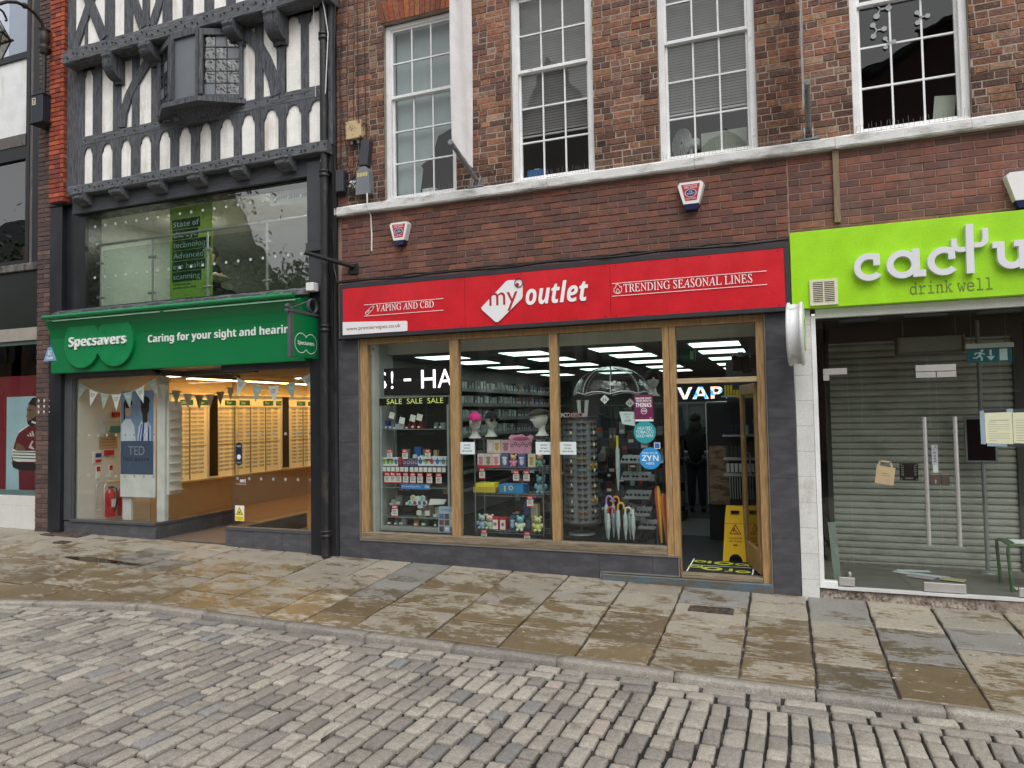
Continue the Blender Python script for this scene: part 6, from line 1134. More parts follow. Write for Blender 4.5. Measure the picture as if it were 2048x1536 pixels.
plush(-3.145, .34, 1.18, .82, ('d9b48a', 'd58aa8'), 'small soft bear in pink between the two blue grey boxes'); plush(-2.79, .33, 1.18, .9, ('d8b07e', '7fae9c'), 'small tan and green soft bear at the end of the top rack shelf'); plush(-2.80, .36, .855, 1.2, ('6fa0b0', '7fb0bd'), 'blue soft bear at the end of the middle rack shelf'); plush(-2.83, .31, .40, 1.0, ('cfd3a0', 'd6d98a'), 'pale yellow green soft bear at the end of the bottom rack shelf'); plush(-3.58, .33, .40, 1.0, ('9fb3b0', '8fa5b8'), 'grey blue soft bear in a clear box on the bottom rack shelf'); plush(-3.475, .33, .40, 1.0, ('d7b7a8', '9fb8a0'), 'peach soft bear in a clear box on the bottom rack shelf'); plush(-3.06, .31, .40, 1.0, ('7fb6c4', 'd3d8c2'), 'pale turquoise soft bear beside the dark blue boxes')
ytray = thing('yellow_tray', 'yellow display tray on the middle wire shelf', 'tray', (-3.52, .3, .855)); m_ = MB(); m_.box(-3.68, -3.38, .29, .55, .858, .93, ch=.004); part('box', m_, mk('tray_mustard', 'b9a33a', .5, var=.15, vs=20), ytray); m_ = MB(); m_.box(-3.65, -3.40, .30, .5, .93, .975, ch=.003); part('lid', m_, mk('tray_yellow', 'e0d634', .45), ytray)
btray = thing('blue_tray', 'bright blue display tray beside the yellow one', 'tray', (-3.17, .3, .855)); m_ = MB(); m_.box(-3.33, -3.01, .29, .52, .858, .965, ch=.003); part('box', m_, mk('tray_blue', '1f7fc0', .45, var=.06), btray); m_ = MB(); T = FRONT(.289); m_.ring(-3.17, .925, .018, .030, T, 0, .002, seg=16); m_.prism([(-3.26, .88), (-3.24, .88), (-3.24, .95), (-3.26, .95)], T, 0, .002); part('print', m_, mk('tray_print', 'd9c25a', .5), btray)
for k, x in enumerate((-3.395, -3.295)):
    t = toybox(x, .31, .40, .085, .15, .1, 'b5232c', ('first', 'second')[k] + ' white fronted red box on the bottom wire shelf'); m_ = MB(); m_.prism([(x - .035, .408), (x + .035, .408), (x + .035, .525), (x - .035, .525)], FRONT(.31), .0008, .002); part('white_front', m_, mk('toy_front', 'dfd6d2', .5), t); m_ = MB(); m_.prism(blob(x, .47, .02, .022), FRONT(.31), .0022, .003); part('round_print', m_, mk('toy_grey_print', '8a6a6a', .5), t)
for x, z, c, f_, lab in ((-3.185, .40, '33506e', '9fc0cc', 'dark blue box with a pale print on the bottom wire shelf'), (-2.975, .40, '2c3c54', '4a5c74', 'plain navy box behind the turquoise bear'), (-2.985, .58, '2b3a5c', '36486e', 'plain navy box standing on the lower navy box'), (-2.895, .40, 'b8a04e', '7a6a5a', 'yellow box under the grey yellow one'), (-2.895, .56, 'b0a070', '8f93b0', 'grey yellow box on top of the yellow box')): toybox(x, .36, z, .09, .16, .09, c, lab, None, f_)
for k, (x, z, lab) in enumerate(((-3.545, 1.10, 'sale tag clipped under the pale boxes of the top wire shelf'), (-3.09, 1.075, 'first of two sale tags side by side on the top wire shelf'), (-2.955, 1.075, 'second of two sale tags side by side on the top wire shelf'), (-2.915, .77, 'sale tag on the middle wire shelf edge'), (-3.53, .335, 'sale tag at the foot of the wire rack below the grey bear'), (-2.96, .335, 'sale tag at the foot of the wire rack below the navy box'))): sale_tag(x, .27, z, lab, .8)
def head_fn(p):
    x, y, z = p; f = -y   # the face looks along -Y
    if f > 0:
        g = lambda u, w: math.exp(-(u / w) ** 2)
        y -= .034 * g(x, .017) * g(z + .012, .020) + .014 * g(x, .012) * g(z - .012, .024) - .013 * g(abs(x) - .032, .018) * g(z - .012, .014)
        y -= .009 * g(x, .028) * g(z + .052, .011) - .006 * g(x, .04) * g(z + .066, .008) + .014 * g(x, .032) * g(z + .09, .018)
    k = 1 - .30 * max(0, -z / .12) ** 1.8; return Vector((x * k, y * (1 - .12 * max(0, -z / .12)), z))
def mannequin(x, y, z, ang, label, hat, s=.92):
    t = thing('mannequin_head', label, 'mannequin head', (x, y, z), 'white display heads'); M = Matrix.Translation((x, y, z)) @ Matrix.Rotation(ang, 4, 'Z') @ Matrix.Scale(s, 4)
    m_ = MB(); m_.lathe([(.088, 0), (.088, .012), (.064, .03), (.046, .065), (.043, .10), (.048, .16)], (0, .028, 0), 20); m_.sphere((0, 0, .225), .125, 44, 36, scale=(.66, .86, 1.08), fn=head_fn); m_.xform(M); part('head', m_, mk('matt_white_foam', 'd6d7d4', .6, var=.03), t)
    return t, M
def cap(t_label, M, mat, peak=True, flat=False, loc=(0, 0, 0)):
    m_ = MB()
    if flat:
        m_.sphere((0, -.01, .305), .13, 20, 10, scale=(.92, 1.18, .42), fn=lambda p: Vector((p.x, p.y, p.z * (1 if p.z > 0 else .5) - .02 * max(0, -p.y / .13)))); m_.sphere((0, -.12, .285), .075, 16, 8, scale=(1.0, .75, .16))
    else:
        m_.sphere((0, .004, .268), .118, 22, 12, scale=(.78, .98, .80), fn=lambda p: Vector((p.x, p.y, max(p.z, -.012))))
        if peak: m_.sphere((0, -.135, .262), .085, 18, 8, scale=(.84, .95, .10), fn=lambda p: Vector((p.x, p.y, p.z - .9 * p.x * p.x / .085 * .5)))
    m_.xform(M); t = solo('flat_cap' if flat else 'baseball_cap', m_, mat, t_label, 'hat', loc); return t
t, M = mannequin(-3.665, .35, 1.535, .55, 'white head wearing a bright pink cap beside the mullion', None); cap('bright pink cap on the white head nearest the mullion', M, mk('cap_pink', 'e0348f', .8, var=.08, bump=.2), loc=(-3.66, .35, 1.76))
t, M = mannequin(-3.55, .62, 1.545, .75, 'white head in dark sunglasses behind the pink capped one', None); cap('dark navy cap on the head in sunglasses', M, mk('cap_navy', '23252f', .8, var=.08, bump=.2), loc=(-3.55, .6, 1.77)); m_ = MB()
for q in (-1, 1): m_.sphere((q * .036, -.105, .228), .026, 12, 8, scale=(1, .25, .75)); m_.tube([(q * .06, -.1, .235), (q * .088, .0, .235)], .004, 5)
m_.xform(M); solo('sunglasses', m_, black_m, 'black sunglasses worn by the head in the navy cap', 'sunglasses', (-3.55, .55, 1.76))
t, M = mannequin(-2.80, .36, 1.56, -.9, 'white head under a dark grey flat cap', None); cap('dark grey flat cap on the head at the end of the rack', M, mk('cap_tweed', '3c3833', .95, var=.3, vs=80, bump=.3), flat=True, loc=(-2.8, .36, 1.8))
m_ = MB(); m_.box(-3.76, -2.70, .33, .68, 1.515, 1.53); solo('glass_display_shelf', m_, glass('clear_shelf', .06), 'clear shelf over the wire rack carrying the white heads', 'shelf', (-3.2, .5, 1.515))
t, M = mannequin(-1.55, 1.2, 2.03, .25, 'grey head in a black knitted hat high behind the purple poster', None, .95); m_ = MB(); m_.sphere((0, .01, .255), .128, 20, 12, scale=(.82, .98, .9), fn=lambda p: Vector((p.x, p.y, max(p.z, -.03)))); m_.lathe([(.098, -.03), (.104, -.02), (.104, .015), (.098, .025)], (0, 0, .25), 20); m_.xform(M); solo('knitted_hat', m_, mk('black_wool', '141416', .95, bump=.5, bs=120), 'black knitted hat on the high grey head', 'hat', (-1.55, 1.2, 2.25)); m_ = MB(); m_.tube([(-1.55, 1.22, .06), (-1.55, 1.22, 2.04)], .012, 8); m_.lathe([(.15, 0), (.15, .02), (.02, .03)], (-1.55, 1.22, .06), 16); solo('head_pole', m_, grey_metal, 'thin floor pole carrying the head in the knitted hat', 'pole', (-1.55, 1.22, .06))
# ---------------------------------------------------------------- back shelves along the side wall
bsx = -5.36
for k, z in enumerate((2.27, 2.02, 1.77, 1.50, 1.20, .9, .6)):
    m_ = MB(); m_.box(bsx, bsx + .40, 2.2, 8.6, z - .03, z); m_.box(bsx + .40, bsx + .412, 2.2, 8.6, z - .045, z + .012, 1); solo('wall_shelf', m_, [dark_grey, mk('shelf_strip', '9a9c9c', .3, .3, .3)], f'{ORD[k]} long dark shelf from the top on the side wall of the red shop', 'shelf', (bsx, 5.4, z), 'shelves along the shop side wall')
BX = ('b8bcba', '8f9896', '6a7472', 'a3a7a0', '4a5a78', '5a4a6a', '7a3a34', 'c2c4be', '3a4a44', '8a8478')
boxes = []
for i, c in enumerate(BX):
    m_ = MB(); m_.box(-.05, .05, -.045, .045, 0, .14, ch=.002); m_.box(.0505, .0515, -.04, .04, .02, .06); m_.mi = [0] * (len(m_.f) - 6) + [1] * 6; b_ = solo('stock_box', m_, [mk('stock_' + c, c, .6), mk('stock_label', 'b9b9b4', .6)], f'{("pale", "grey", "slate", "stone", "blue", "purple", "brick red", "white", "dark green", "taupe")[i]} stock carton among the rows on the shop side wall shelves', 'box', (0, 0, 0), 'stock cartons on the side wall shelves'); boxes.append([b_, True])
for z in (2.27, 2.02, 1.77, 1.50):
    y = 2.3
    while y < 8.4:
        k = RND.choice((0, 1, 2, 3, 7)) if y < 5.4 else RND.choice((4, 5, 6, 8, 9)); b_ = boxes[k]; loc = (bsx + .33 + RND.uniform(-.02, .01), y, z); sc_ = RND.uniform(.8, 1.15)
        if b_[1]: b_[0].location = loc; b_[1] = False; o = b_[0]
        else: o = dup(b_[0], loc)
        o.scale = (1, RND.uniform(.8, 1.1), sc_); y += RND.uniform(.105, .16)
# dark centre units so that the middle of the shop is full
for k, (x, y, w_, d_, h) in enumerate(((-3.3, 2.6, 1.2, .45, 1.55), (-3.2, 4.4, 1.3, .5, 1.5), (-2.2, 2.0, .9, .4, 1.75), (-2.0, 3.8, .9, .5, 1.9))):
    t = thing('gondola_unit', ('dark gondola unit behind the mannequin heads', 'second dark gondola deeper behind the heads', 'dark gondola behind the clear umbrella', 'tall dark gondola behind the price sheet')[k], 'shelf unit', (x, y, .06)); m_ = MB(); m_.box(x - w_ / 2, x + w_ / 2, y + d_ * .4, y + d_ * .45, .06, h); m_.box(x - w_ / 2, x + w_ / 2, y, y + d_, .06, .2); part('back', m_, mk('gondola_dark', '2d2e31', .6), t)
    for q in range(4): m_ = MB(); z = .3 + q * (h - .4) / 4; m_.box(x - w_ / 2, x + w_ / 2, y, y + d_ * .9, z, z + .02); part('shelf', m_, dark_grey, t)
    for q in range(4):
        z = .32 + q * (h - .4) / 4; xx = x - w_ / 2 + .06
        while xx < x + w_ / 2 - .05:
            ww = RND.uniform(.05, .11); hh = RND.uniform(.12, .24); m_ = MB(); m_.box(xx, xx + ww - .006, y + .03, y + .2, z, z + hh); c = RND.choice(('33455f', '6a6238', '4f3335', '66696a', '3f443f', '85898a', '2f3238', '57463a', '2a3a55', '9a9c9a', '26282b')); part('pack', m_, mk('pack_' + c, c, .6), t); xx += ww
# ---------------------------------------------------------------- third window: sunglasses spinner, umbrellas
sp = thing('sunglasses_spinner', 'grey revolving stand of sunglasses in the third shop window', 'stand', (-2.36, .45, .35)); sg = mk('spinner_grey', '83878a', .5, .1)
cx_, cy_ = -2.36, .58; m_ = MB(); oct_ = [(cx_ + .21 * cos(pi / 8 + k * pi / 4), cy_ + .21 * sin(pi / 8 + k * pi / 4)) for k in range(8)]; m_.prism(oct_, lambda u, v, d: (u, v, d), .50, 1.76); part('column', m_, sg, sp); m_ = MB(); m_.lathe([(.24, 0), (.24, .02)], (cx_, cy_, .485), 24); m_.lathe([(.23, 0), (.23, .02)], (cx_, cy_, 1.762), 24); part('rims', m_, mk('spinner_black', '2a2b2e', .4), sp); m_ = MB(); m_.tube([(cx_, cy_, .36), (cx_, cy_, .5)], .02, 10); m_.lathe([(.17, 0), (.17, .015), (.03, .03)], (cx_, cy_, .352), 20); part('stem', m_, sg, sp)
SG = []
for c, nm in (('141416', 'black'), ('6a4a1c', 'amber'), ('1f5a60', 'teal'), ('3a1f1c', 'brown'), ('b98a2a', 'gold'), ('24304a', 'blue')):
    m_ = MB()
    for q in (-1, 1): m_.sphere((q * .034, 0, 0), .026, 12, 8, scale=(1.05, .22, .8))
    m_.tube([(-.01, -.003, .006), (.01, -.003, .006)], .004, 5)
    for q in (-1, 1): m_.tube([(q * .058, 0, .008), (q * .066, .06, .006)], .003, 5)
    SG.append([solo('sunglasses', m_, mk('lens_' + c, c, .15, coat=.6), f'{nm} lens sunglasses hanging on the grey revolving stand', 'sunglasses', (0, 0, 0), 'sunglasses on the revolving stand'), True])
for a in (-2.75, -1.95, -1.2, -.45):
    for r in range(17):
        z = 1.70 - r * .071; k = RND.choice((0, 0, 0, 0, 0, 3, 5)) if RND.random() < .88 else RND.choice((1, 2, 4)); loc = (cx_ + .222 * cos(a), cy_ + .222 * sin(a), z); o, f_ = SG[k]
        if f_: o.location = loc; o.rotation_euler = (0, 0, a + pi / 2); SG[k][1] = False
        else: dup(o, loc, a + pi / 2)
pt0 = None
for a in (-2.55, -1.75, -.55):
    for r in range(7):
        loc = (cx_ + .25 * cos(a), cy_ + .25 * sin(a), 1.60 - r * .16 + RND.uniform(-.03, .03))
        if pt0 is None: m_ = MB(); m_.box(-.010, .010, -.001, .001, -.018, .018); pt0 = solo('swing_tag', m_, mk('tag_cream', 'd8cf9a', .7), 'little cream price tag dangling from sunglasses on the revolving stand', 'price tag', (0, 0, 0), 'price tags on the revolving stand'); pt0.location = loc
        else: dup(pt0, loc, RND.uniform(-.5, .5))
for k, (x, c) in enumerate(((-2.52, 'dcdcda'), (-2.42, 'd5a9a5'), (-2.33, 'c98f90'))):
    m_ = MB()
    for q in (-1, 1): m_.ring(x + q * .032, 1.81, .016, .028, lambda u, v, d: (u, .42 - d, v), 0, .012, seg=14); m_.disc(x + q * .032, 1.81, .018, lambda u, v, d: (u, .424 - d, v), 0, .004, 1)
    solo('sunglasses', m_, [mk('frame_' + c, c, .35), black_m], ('white framed', 'pink framed', 'rose framed')[k] + ' sunglasses standing on top of the revolving stand', 'sunglasses', (x, .42, 1.78))
m_ = MB(); m_.prism([(-2.38, 1.785), (-2.27, 1.785), (-2.245, 1.99), (-2.40, 1.99)], FRONT(.62), 0, .003); m_.prism([(-2.345, 1.83), (-2.305, 1.83), (-2.295, 1.989), (-2.35, 1.989)], FRONT(.62), .0032, .005, 1); solo('mirror_card', m_, [white_m, mk('grey_mirror', '6a7070', .1, .8)], 'white framed little mirror on top of the revolving stand', 'mirror', (-2.32, .62, 1.785))
# open clear umbrella
um = thing('clear_umbrella', 'open clear plastic dome umbrella hanging in the third shop window', 'umbrella', (-1.95, .62, 2.0)); uc = Vector((-1.96, .62, 2.0)); R_ = .46; plast = glass('umbrella_plastic', .11, 'e6ecec', .12, .9)
m_ = MB(); vs_ = []; seg = 8; sub = 3; rings = 7
for i in range(rings + 1):
    t_ = i / rings
    for k in range(seg * sub):
        a = 2 * pi * k / (seg * sub) + .2; frac = (k % sub) / sub; sag = 1 - .055 * sin(pi * frac) * t_; r = R_ * sin(t_ * pi * .5) * sag; vs_.append((uc.x + r * cos(a), uc.y + r * sin(a), uc.z + .05 + .34 * cos(t_ * pi * .5) + .03 * sin(pi * frac) * t_))
n = seg * sub; m_.add(vs_, [(i * n + k, (i + 1) * n + k, (i + 1) * n + (k + 1) % n, i * n + (k + 1) % n) for i in range(rings) for k in range(n)], 0, None, True); part('canopy', m_, plast, um)
wm = mk('rim_white', 'e2e4e4', .5); m_ = MB(); ed = vs_[-n:]; m_.tube(ed + [ed[0]], .006, 5); part('hem', m_, wm, um)
for k in range(8): m_ = MB(); m_.tube([vs_[i * n + k * sub] for i in range(rings + 1)], .0035, 5); part('rib', m_, wm, um)
m_ = MB(); m_.tube([(uc.x, uc.y, uc.z + .46), (uc.x, uc.y, uc.z - .42)], .008, 8); m_.tube([(uc.x, uc.y, uc.z - .42), (uc.x + .01, uc.y, uc.z - .5), (uc.x + .045, uc.y, uc.z - .53), (uc.x + .08, uc.y, uc.z - .5)], .014, 8); part('shaft', m_, dark_grey, um)
for k, (x, z, y) in enumerate(((-1.935, 1.985, .16), (-1.70, 1.94, .45))):
    t = thing('diamond_price_tag', ('white diamond price tag hanging under the clear umbrella', 'dimmer diamond price tag deeper behind the umbrella')[k], 'price tag', (x, y, z)); m_ = MB(); m_.prism([(x - .055, z), (x, z - .055), (x + .055, z), (x, z + .055)], FRONT(y), 0, .002); part('card', m_, white_m, t); m_ = MB(); m_.text('£6', x, z - .02, FRONT(y), w=.045, h=.036, ext=.0005, d0=.0025, center=True); part('lettering', m_, mk('tag_green_ink', '2f5f4f', .6), t)
def crook(x, y, z0, z1, hand, body, label, tip=.3, hook=True, col2=None):
    t = thing('folded_umbrella', label, 'umbrella', (x, y, z0), 'folded umbrellas in the shop window'); m_ = MB(); L_ = z1 - z0; m_.tube([(x, y, z0), (x, y, z0 + .06), (x, y, z0 + L_ * .4), (x, y, z0 + L_ * .75), (x, y, z0 + L_ * .8)], [.006, .014, .028, .024, .012], 10); part('canopy', m_, body, t)
    m_ = MB(); zt = z0 + L_ * .78; h = L_ * .22
    if hook: m_.tube([(x, y, zt), (x, y, z1 - .05)] + [(x + .035 - .035 * cos(a), y, z1 - .05 + .045 * sin(a)) for a in [pi * q / 8 for q in range(1, 9)]] + [(x + .07, y, z1 - .075)], .012, 8)
    else: m_.tube([(x, y, zt), (x, y, z1)], [.013, .016], 8)
    part('handle', m_, hand, t); return t
cl_pl = mk('folded_clear_plastic', 'aab4b8', .25, var=.25, vs=14, coat=.3)
for x, y, z1, hc_, nm in ((-1.97, .27, .86, '8f7fc0', 'lilac'), (-1.905, .34, .85, 'd98a3a', 'orange'), (-1.94, .22, .74, 'b8262c', 'red'), (-1.83, .25, .79, 'd8a63a', 'mustard'), (-1.745, .25, .74, 'cfd3d4', 'white'), (-1.70, .30, .76, '2a2b2d', 'black'), (-1.655, .25, .72, 'e0e2e2', 'pale grey')): crook(x, y, .36, z1, mk('handle_' + hc_, hc_, .35, coat=.3), cl_pl, f'folded clear umbrella with a {nm} crook handle standing in the window', hook=z1 > .73)
crook(-1.83, .30, .92, 1.56, mk('handle_yellow', 'd8cc3a', .4), cl_pl, 'folded clear umbrella with a bright yellow handle hanging upright', hook=False)
for x, z1, cs, lab in ((-1.36, 1.01, ('c8432c', 'd8c23a', '3a7a4a', '2f5f9a'), 'folded rainbow umbrella leaning beside the door post'), (-1.295, .93, ('d8762c', 'b8322c', '2f5f9a', '4a9a5a'), 'orange and blue folded umbrella closest to the door post')):
    t = thing('rainbow_umbrella', lab, 'umbrella', (x, .2, .36))
    for q, c in enumerate(cs): m_ = MB(); a = q * pi / 2 - 2.4; dx, dy = .016 * cos(a), .016 * sin(a); m_.tube([(x + .03 + dx * .3, .2 + dy * .3, .36), (x + .015 + dx, .2 + dy, .36 + (z1 - .36) * .5), (x + dx * 1.1, .2 + dy, .36 + (z1 - .36) * .9), (x + dx * .3, .2 + dy * .3, z1 - .02)], [.010, .020, .022, .012], 8); part('panel', m_, mk('rainbow_' + c, c, .6), t)
    m_ = MB(); m_.tube([(x, .2, z1 - .03), (x, .2, z1 + .08)], .012, 8); part('handle', m_, black_m, t)
# slanted spectacles racks behind the umbrellas
for k, (x, z, w_) in enumerate(((-1.70, 1.22, .30), (-1.68, 1.02, .34), (-1.66, .80, .30), (-1.64, .60, .26), (-1.55, .45, .2))):
    t = thing('wire_spectacle_tray', f'{ORD[k]} sloping grey spectacle tray from the top behind the umbrellas', 'tray', (x, .6, z), 'spectacle trays behind the umbrellas'); m_ = MB(); m_.prism([(.50, z), (.70, z + .08), (.70, z + .09), (.50, z + .01)], lambda u, v, d: (x - w_ / 2 + d, u, v), 0, w_); part('tray', m_, sg, t); m_ = MB()
    for q in range(3):
        for s_ in (-1, 1): m_.sphere((x - w_ / 3 + q * w_ / 3 + s_ * .022, .56, z + .045), .02, 10, 6, scale=(1, .5, .8))
    part('spectacles_row', m_, black_m, t)
# ---------------------------------------------------------------- doorway: mat, wet floor sign, customer, LED, counter
mt = thing('door_mat', 'black rubber mat with yellow green rings inside the doorway', 'mat', (-.7, .5, .06)); m_ = MB(); m_.box(-1.06, -.36, .15, .84, .06, .072, ch=.003); part('rubber', m_, mk('mat_black', '1a1b1b', .9, var=.2, vs=50, bump=.4), mt); T = lambda u, v, d: (u, v, .0725 + d); m_ = MB(); lg = mk('mat_lime', 'b3bd3c', .8)
for u, v, r, ru in ((-.70, .66, .085, .11), (-.97, .70, .06, .075), (-.50, .64, .06, .075), (-.80, .34, .085, .11), (-1.0, .40, .055, .07), (-.47, .27, .055, .08)): m_.ring(0, 0, .55, 1, lambda a, b, d, u=u, v=v, r=r, ru=ru: T(u + a * ru, v + b * r, d), 0, .002, seg=28)
for a, b, c, d in ((-.93, -.91, .33, .5), (-.88, -.84, .62, .74), (-.62, -.58, .24, .38), (-.66, -.58, .24, .26), (-.44, -.42, .56, .72)): m_.prism([(a, c), (b, c), (b, d), (a, d)], T, 0, .002)
part('lime_rings', m_, lg, mt); m_ = MB(); m_.box(-1.06, -1.045, .15, .84, .0725, .0735); m_.box(-.375, -.36, .15, .84, .0725, .0735); m_.box(-1.045, -.375, .49, .50, .0725, .0735); part('white_lines', m_, white_ink, mt)
yel = mk('sign_yellow', 'dcb414', .45, var=.06); ws = thing('wet_floor_sign', 'yellow folding wet floor caution sign standing in the doorway', 'caution sign', (-.58, .8, .075))
def wet_panel(y0, y1, front):
    zb, zt = .075, .70; lean_ = lambda v: y0 + (y1 - y0) * (v - zb) / (zt - zb); T = lambda u, v, d: (u, lean_(v) - d, v); w0, w1 = .145, .10; cx = -.575; m_ = MB()
    arch = [(cx + .075 * cos(a), zb + .085 * sin(a)) for a in [pi * k / 10 for k in range(11)]]
    m_.prism([(cx - w0, zb)] + [(cx - .075, zb)] + arch[::-1][1:-1] + [(cx + .075, zb), (cx + w0, zb), (cx + w1 + .012, zt - .12), (cx + w1 + .012, zt - .12), (cx - w1 - .012, zt - .12)], T, 0, .022); 
    m_.prism([(cx - w1 - .0115, zt - .119), (cx - .05, zt - .119), (cx - .05, zt), (cx - w1, zt)], T, 0, .022); m_.prism([(cx + .05, zt - .119), (cx + w1 + .0115, zt - .119), (cx + w1, zt), (cx + .05, zt)], T, 0, .022); m_.prism([(cx - .0495, zt - .05), (cx + .0495, zt - .05), (cx + .0495, zt), (cx - .0495, zt)], T, 0, .022); m_.prism([(cx - .0495, zt - .119), (cx + .0495, zt - .119), (cx + .0495, zt - .10), (cx - .0495, zt - .10)], T, 0, .022)
    p = part('panel', m_, yel, ws)
    if front:
        m_ = MB(); outline(m_, [(cx - .062, .385), (cx + .062, .385), (cx, .49)], .010, T, .0225, .024); m_.disc(cx - .012, .45, .010, T, .0225, .024, seg=10); m_.prism([(cx - .022, .405), (cx + .005, .432), (cx - .005, .442), (cx - .03, .43)], T, .0225, .024); m_.prism([(cx + .0, .425), (cx + .035, .405), (cx + .03, .398), (cx - .005, .415)], T, .0225, .0242); m_.prism([(cx - .03, .396), (cx + .03, .394), (cx + .03, .398), (cx - .03, .40)], T, .0225, .0241); m_.text('CAUTION', cx, .325, T, w=.145, h=.024, ext=.001, d0=.0225, center=True, style=BOLD); m_.text('WET FLOOR', cx, .292, T, w=.14, h=.02, ext=.001, d0=.0225, center=True, style=BOLD); m_.prism([(cx - .02, .25), (cx + .02, .25), (cx + .026, .258), (cx + .02, .268), (cx - .02, .268), (cx - .026, .258)], T, .0225, .024); part('red_marking', m_, mk('caution_red', '8f1f1c', .5), p)
        m_ = MB(); m_.prism([(cx - .125, .50), (cx + .125, .50), (cx + .125, .504), (cx - .125, .504)], T, .0222, .0228); part('moulded_groove', m_, mk('groove', '6b5310', .7), p)
wet_panel(.80, .92, True); wet_panel(1.10, .98, False)
vl = thing('vape_led_sign', 'black LED sign with multicoloured letters hung inside the doorway', 'LED sign', (-1.2, 4.0, 2.0)); T = FRONT(4.0); m_ = MB(); m_.box(-1.68, -.70, 4.002, 4.06, 1.98, 2.265); part('housing', m_, mk('led_black', ''), vl)
lc = bpy.data.materials.new('colour_led'); lc.use_nodes = True; nt = lc.node_tree; b = nt.nodes["Principled BSDF"]; ge = nt.nodes.new("ShaderNodeNewGeometry"); mp = nt.nodes.new("ShaderNodeMapping"); mp.inputs['Rotation'].default_value = (0, .6, 0); no = nt.nodes.new("ShaderNodeTexNoise"); no.inputs['Scale'].default_value = 9; no.inputs['Detail'].default_value = 1; cr = nt.nodes.new("ShaderNodeValToRGB")
for p_, h in ((.0, '1f62d8'), (.36, '3f8ff5'), (.44, '9fd8ff'), (.5, 'fff0c8'), (.57, 'f59a8c'), (.66, 'e8f4ff'), (1., '3f7ff0')):
    e = cr.color_ramp.elements[0] if p_ == 0 else (cr.color_ramp.elements[len(cr.color_ramp.elements) - 1] if p_ == 1. else cr.color_ramp.elements.new(p_)); e.color = (*hx(h), 1)
nt.links.new(ge.outputs['Position'], mp.inputs[0]); nt.links.new(mp.outputs[0], no.inputs[0]); nt.links.new(no.outputs[0], cr.inputs[0]); nt.links.new(cr.outputs[0], b.inputs['Emission Color']); b.inputs['Emission Strength'].default_value = 1.3; b.inputs['Base Color'].default_value = (0, 0, 0, 1)
m_ = MB(); m_.text('VAPE', -1.63, 2.025, T, w=.92, h=.195, ext=.002, d0=.001, style=BOLD); part('lettering', m_, lc, vl); m_ = MB(); m_.tube([(-1.5, 4.03, 2.26), (-1.5, 4.03, 2.67)], .004, 5); m_.tube([(-.85, 4.03, 2.26), (-.85, 4.03, 2.67)], .004, 5); part('hangers', m_, grey_metal, vl)
# counter wall behind the customer
cn_ = thing('back_counter', 'grey framed cabinets along the back of the shop behind the customer', 'cabinet', (-1.4, 7.0, .06)); m_ = MB(); m_.box(-2.6, .0, 7.0, 7.4, .06, 2.2); part('carcass', m_, mk('cab_dark', '2b2d2d', .5), cn_); m_ = MB()
for x in (-2.3, -1.85, -1.4, -.95, -.5): m_.box(x - .02, x + .02, 6.96, 6.999, .06, 2.0)
m_.box(-2.6, 0, 6.965, 6.999, 1.96, 2.02); m_.box(-2.6, 0, 6.967, 6.999, 1.5, 1.53); part('frame_bars', m_, mk('cab_grey', '6a7070', .4, .3), cn_); m_ = MB(); m_.box(-2.55, -.05, 6.98, 6.998, 1.54, 1.95); part('upper_doors', m_, mk('cab_door', '5c605c', .4), cn_); m_ = MB(); m_.box(-2.4, -.6, 6.0, 6.5, .06, 1.02); m_.box(-2.45, -.55, 5.95, 6.55, 1.02, 1.05); solo('shop_counter', m_, mk('counter_grey', '707573', .5), 'grey shop counter in front of the customer', 'counter', (-1.5, 6.2, .06))
# the stone-printed stand with shelves beside the door
sd = thing('stone_print_stand', 'stand with stone patterned side panel beside the caution sign', 'display stand', (-.7, 2.2, .06)); m_ = MB(); m_.box(-.98, -.55, 2.2, 2.24, .55, 1.35); part('stone_side', m_, stained('printed_stone', 'a08a72', '6e5a48', .7, .52, 5, (1, 1, 3), .05, .2), sd); m_ = MB(); m_.box(-1.0, -.50, 2.25, 2.75, .06, .55); m_.box(-.99, -.62, 2.2, 2.24, 1.351, 1.93); part('dark_body', m_, mk('stand_dark', '26282c', .45), sd)
m_ = MB(); m_.tube([(-1.0, 2.19, .56), (-1.0, 2.19, 1.93), (-.98, 2.19, 1.95), (-.62, 2.19, 1.95)], .008, 6); part('edge_rail', m_, steel, sd)
sr = thing('side_shelves', 'white edged shelves of cases behind the open door', 'shelf unit', (-.4, 1.6, .3)); wht = mk('shelf_white', 'a9abab', .5)
for z, d in ((2.02, .3), (1.52, .32), (1.22, .28), (1.02, .25)): m_ = MB(); m_.box(-.74, .05, 1.5, 1.5 + d, z - .02, z); part('shelf', m_, wht, sr)
m_ = MB(); m_.box(-.70, .06, 1.86, 1.9, .1, 2.5); part('back', m_, mk('gondola_dark', ''), sr)
for k in range(9): m_ = MB(); x = -.70 + k * .035; m_.box(x, x + .026, 1.5, 1.56, 2.02, 2.15 - (0 if k < 3 else .06)); part('booklet', m_, mk('booklet_' + str(k % 2), ('c2a81f', '9a9c98')[k > 2], .6), sr)
m_ = MB(); m_.box(-.55, .0, 1.49, 1.56, 1.985, 2.045); part('yellow_edge', m_, mk('edge_yellow', 'b9a423', .6), sr)
for x, c in ((-.66, '101a34'), (-.54, '101a34'), (-.44, '7fb4c9')): m_ = MB(); m_.box(x - .052, x + .052 - (.04 if c[0] == '7' else 0), 1.5, 1.6, 1.522, 1.64); part('case', m_, mk('case_' + c, c, .4), sr)
for k in range(7): m_ = MB(); x = -.70 + k * .05; m_.box(x, x + .035, 1.49, 1.5, 1.05, 1.16); part('hanging_pack', m_, mk('pack_pale', 'b9bbb8', .5), sr)
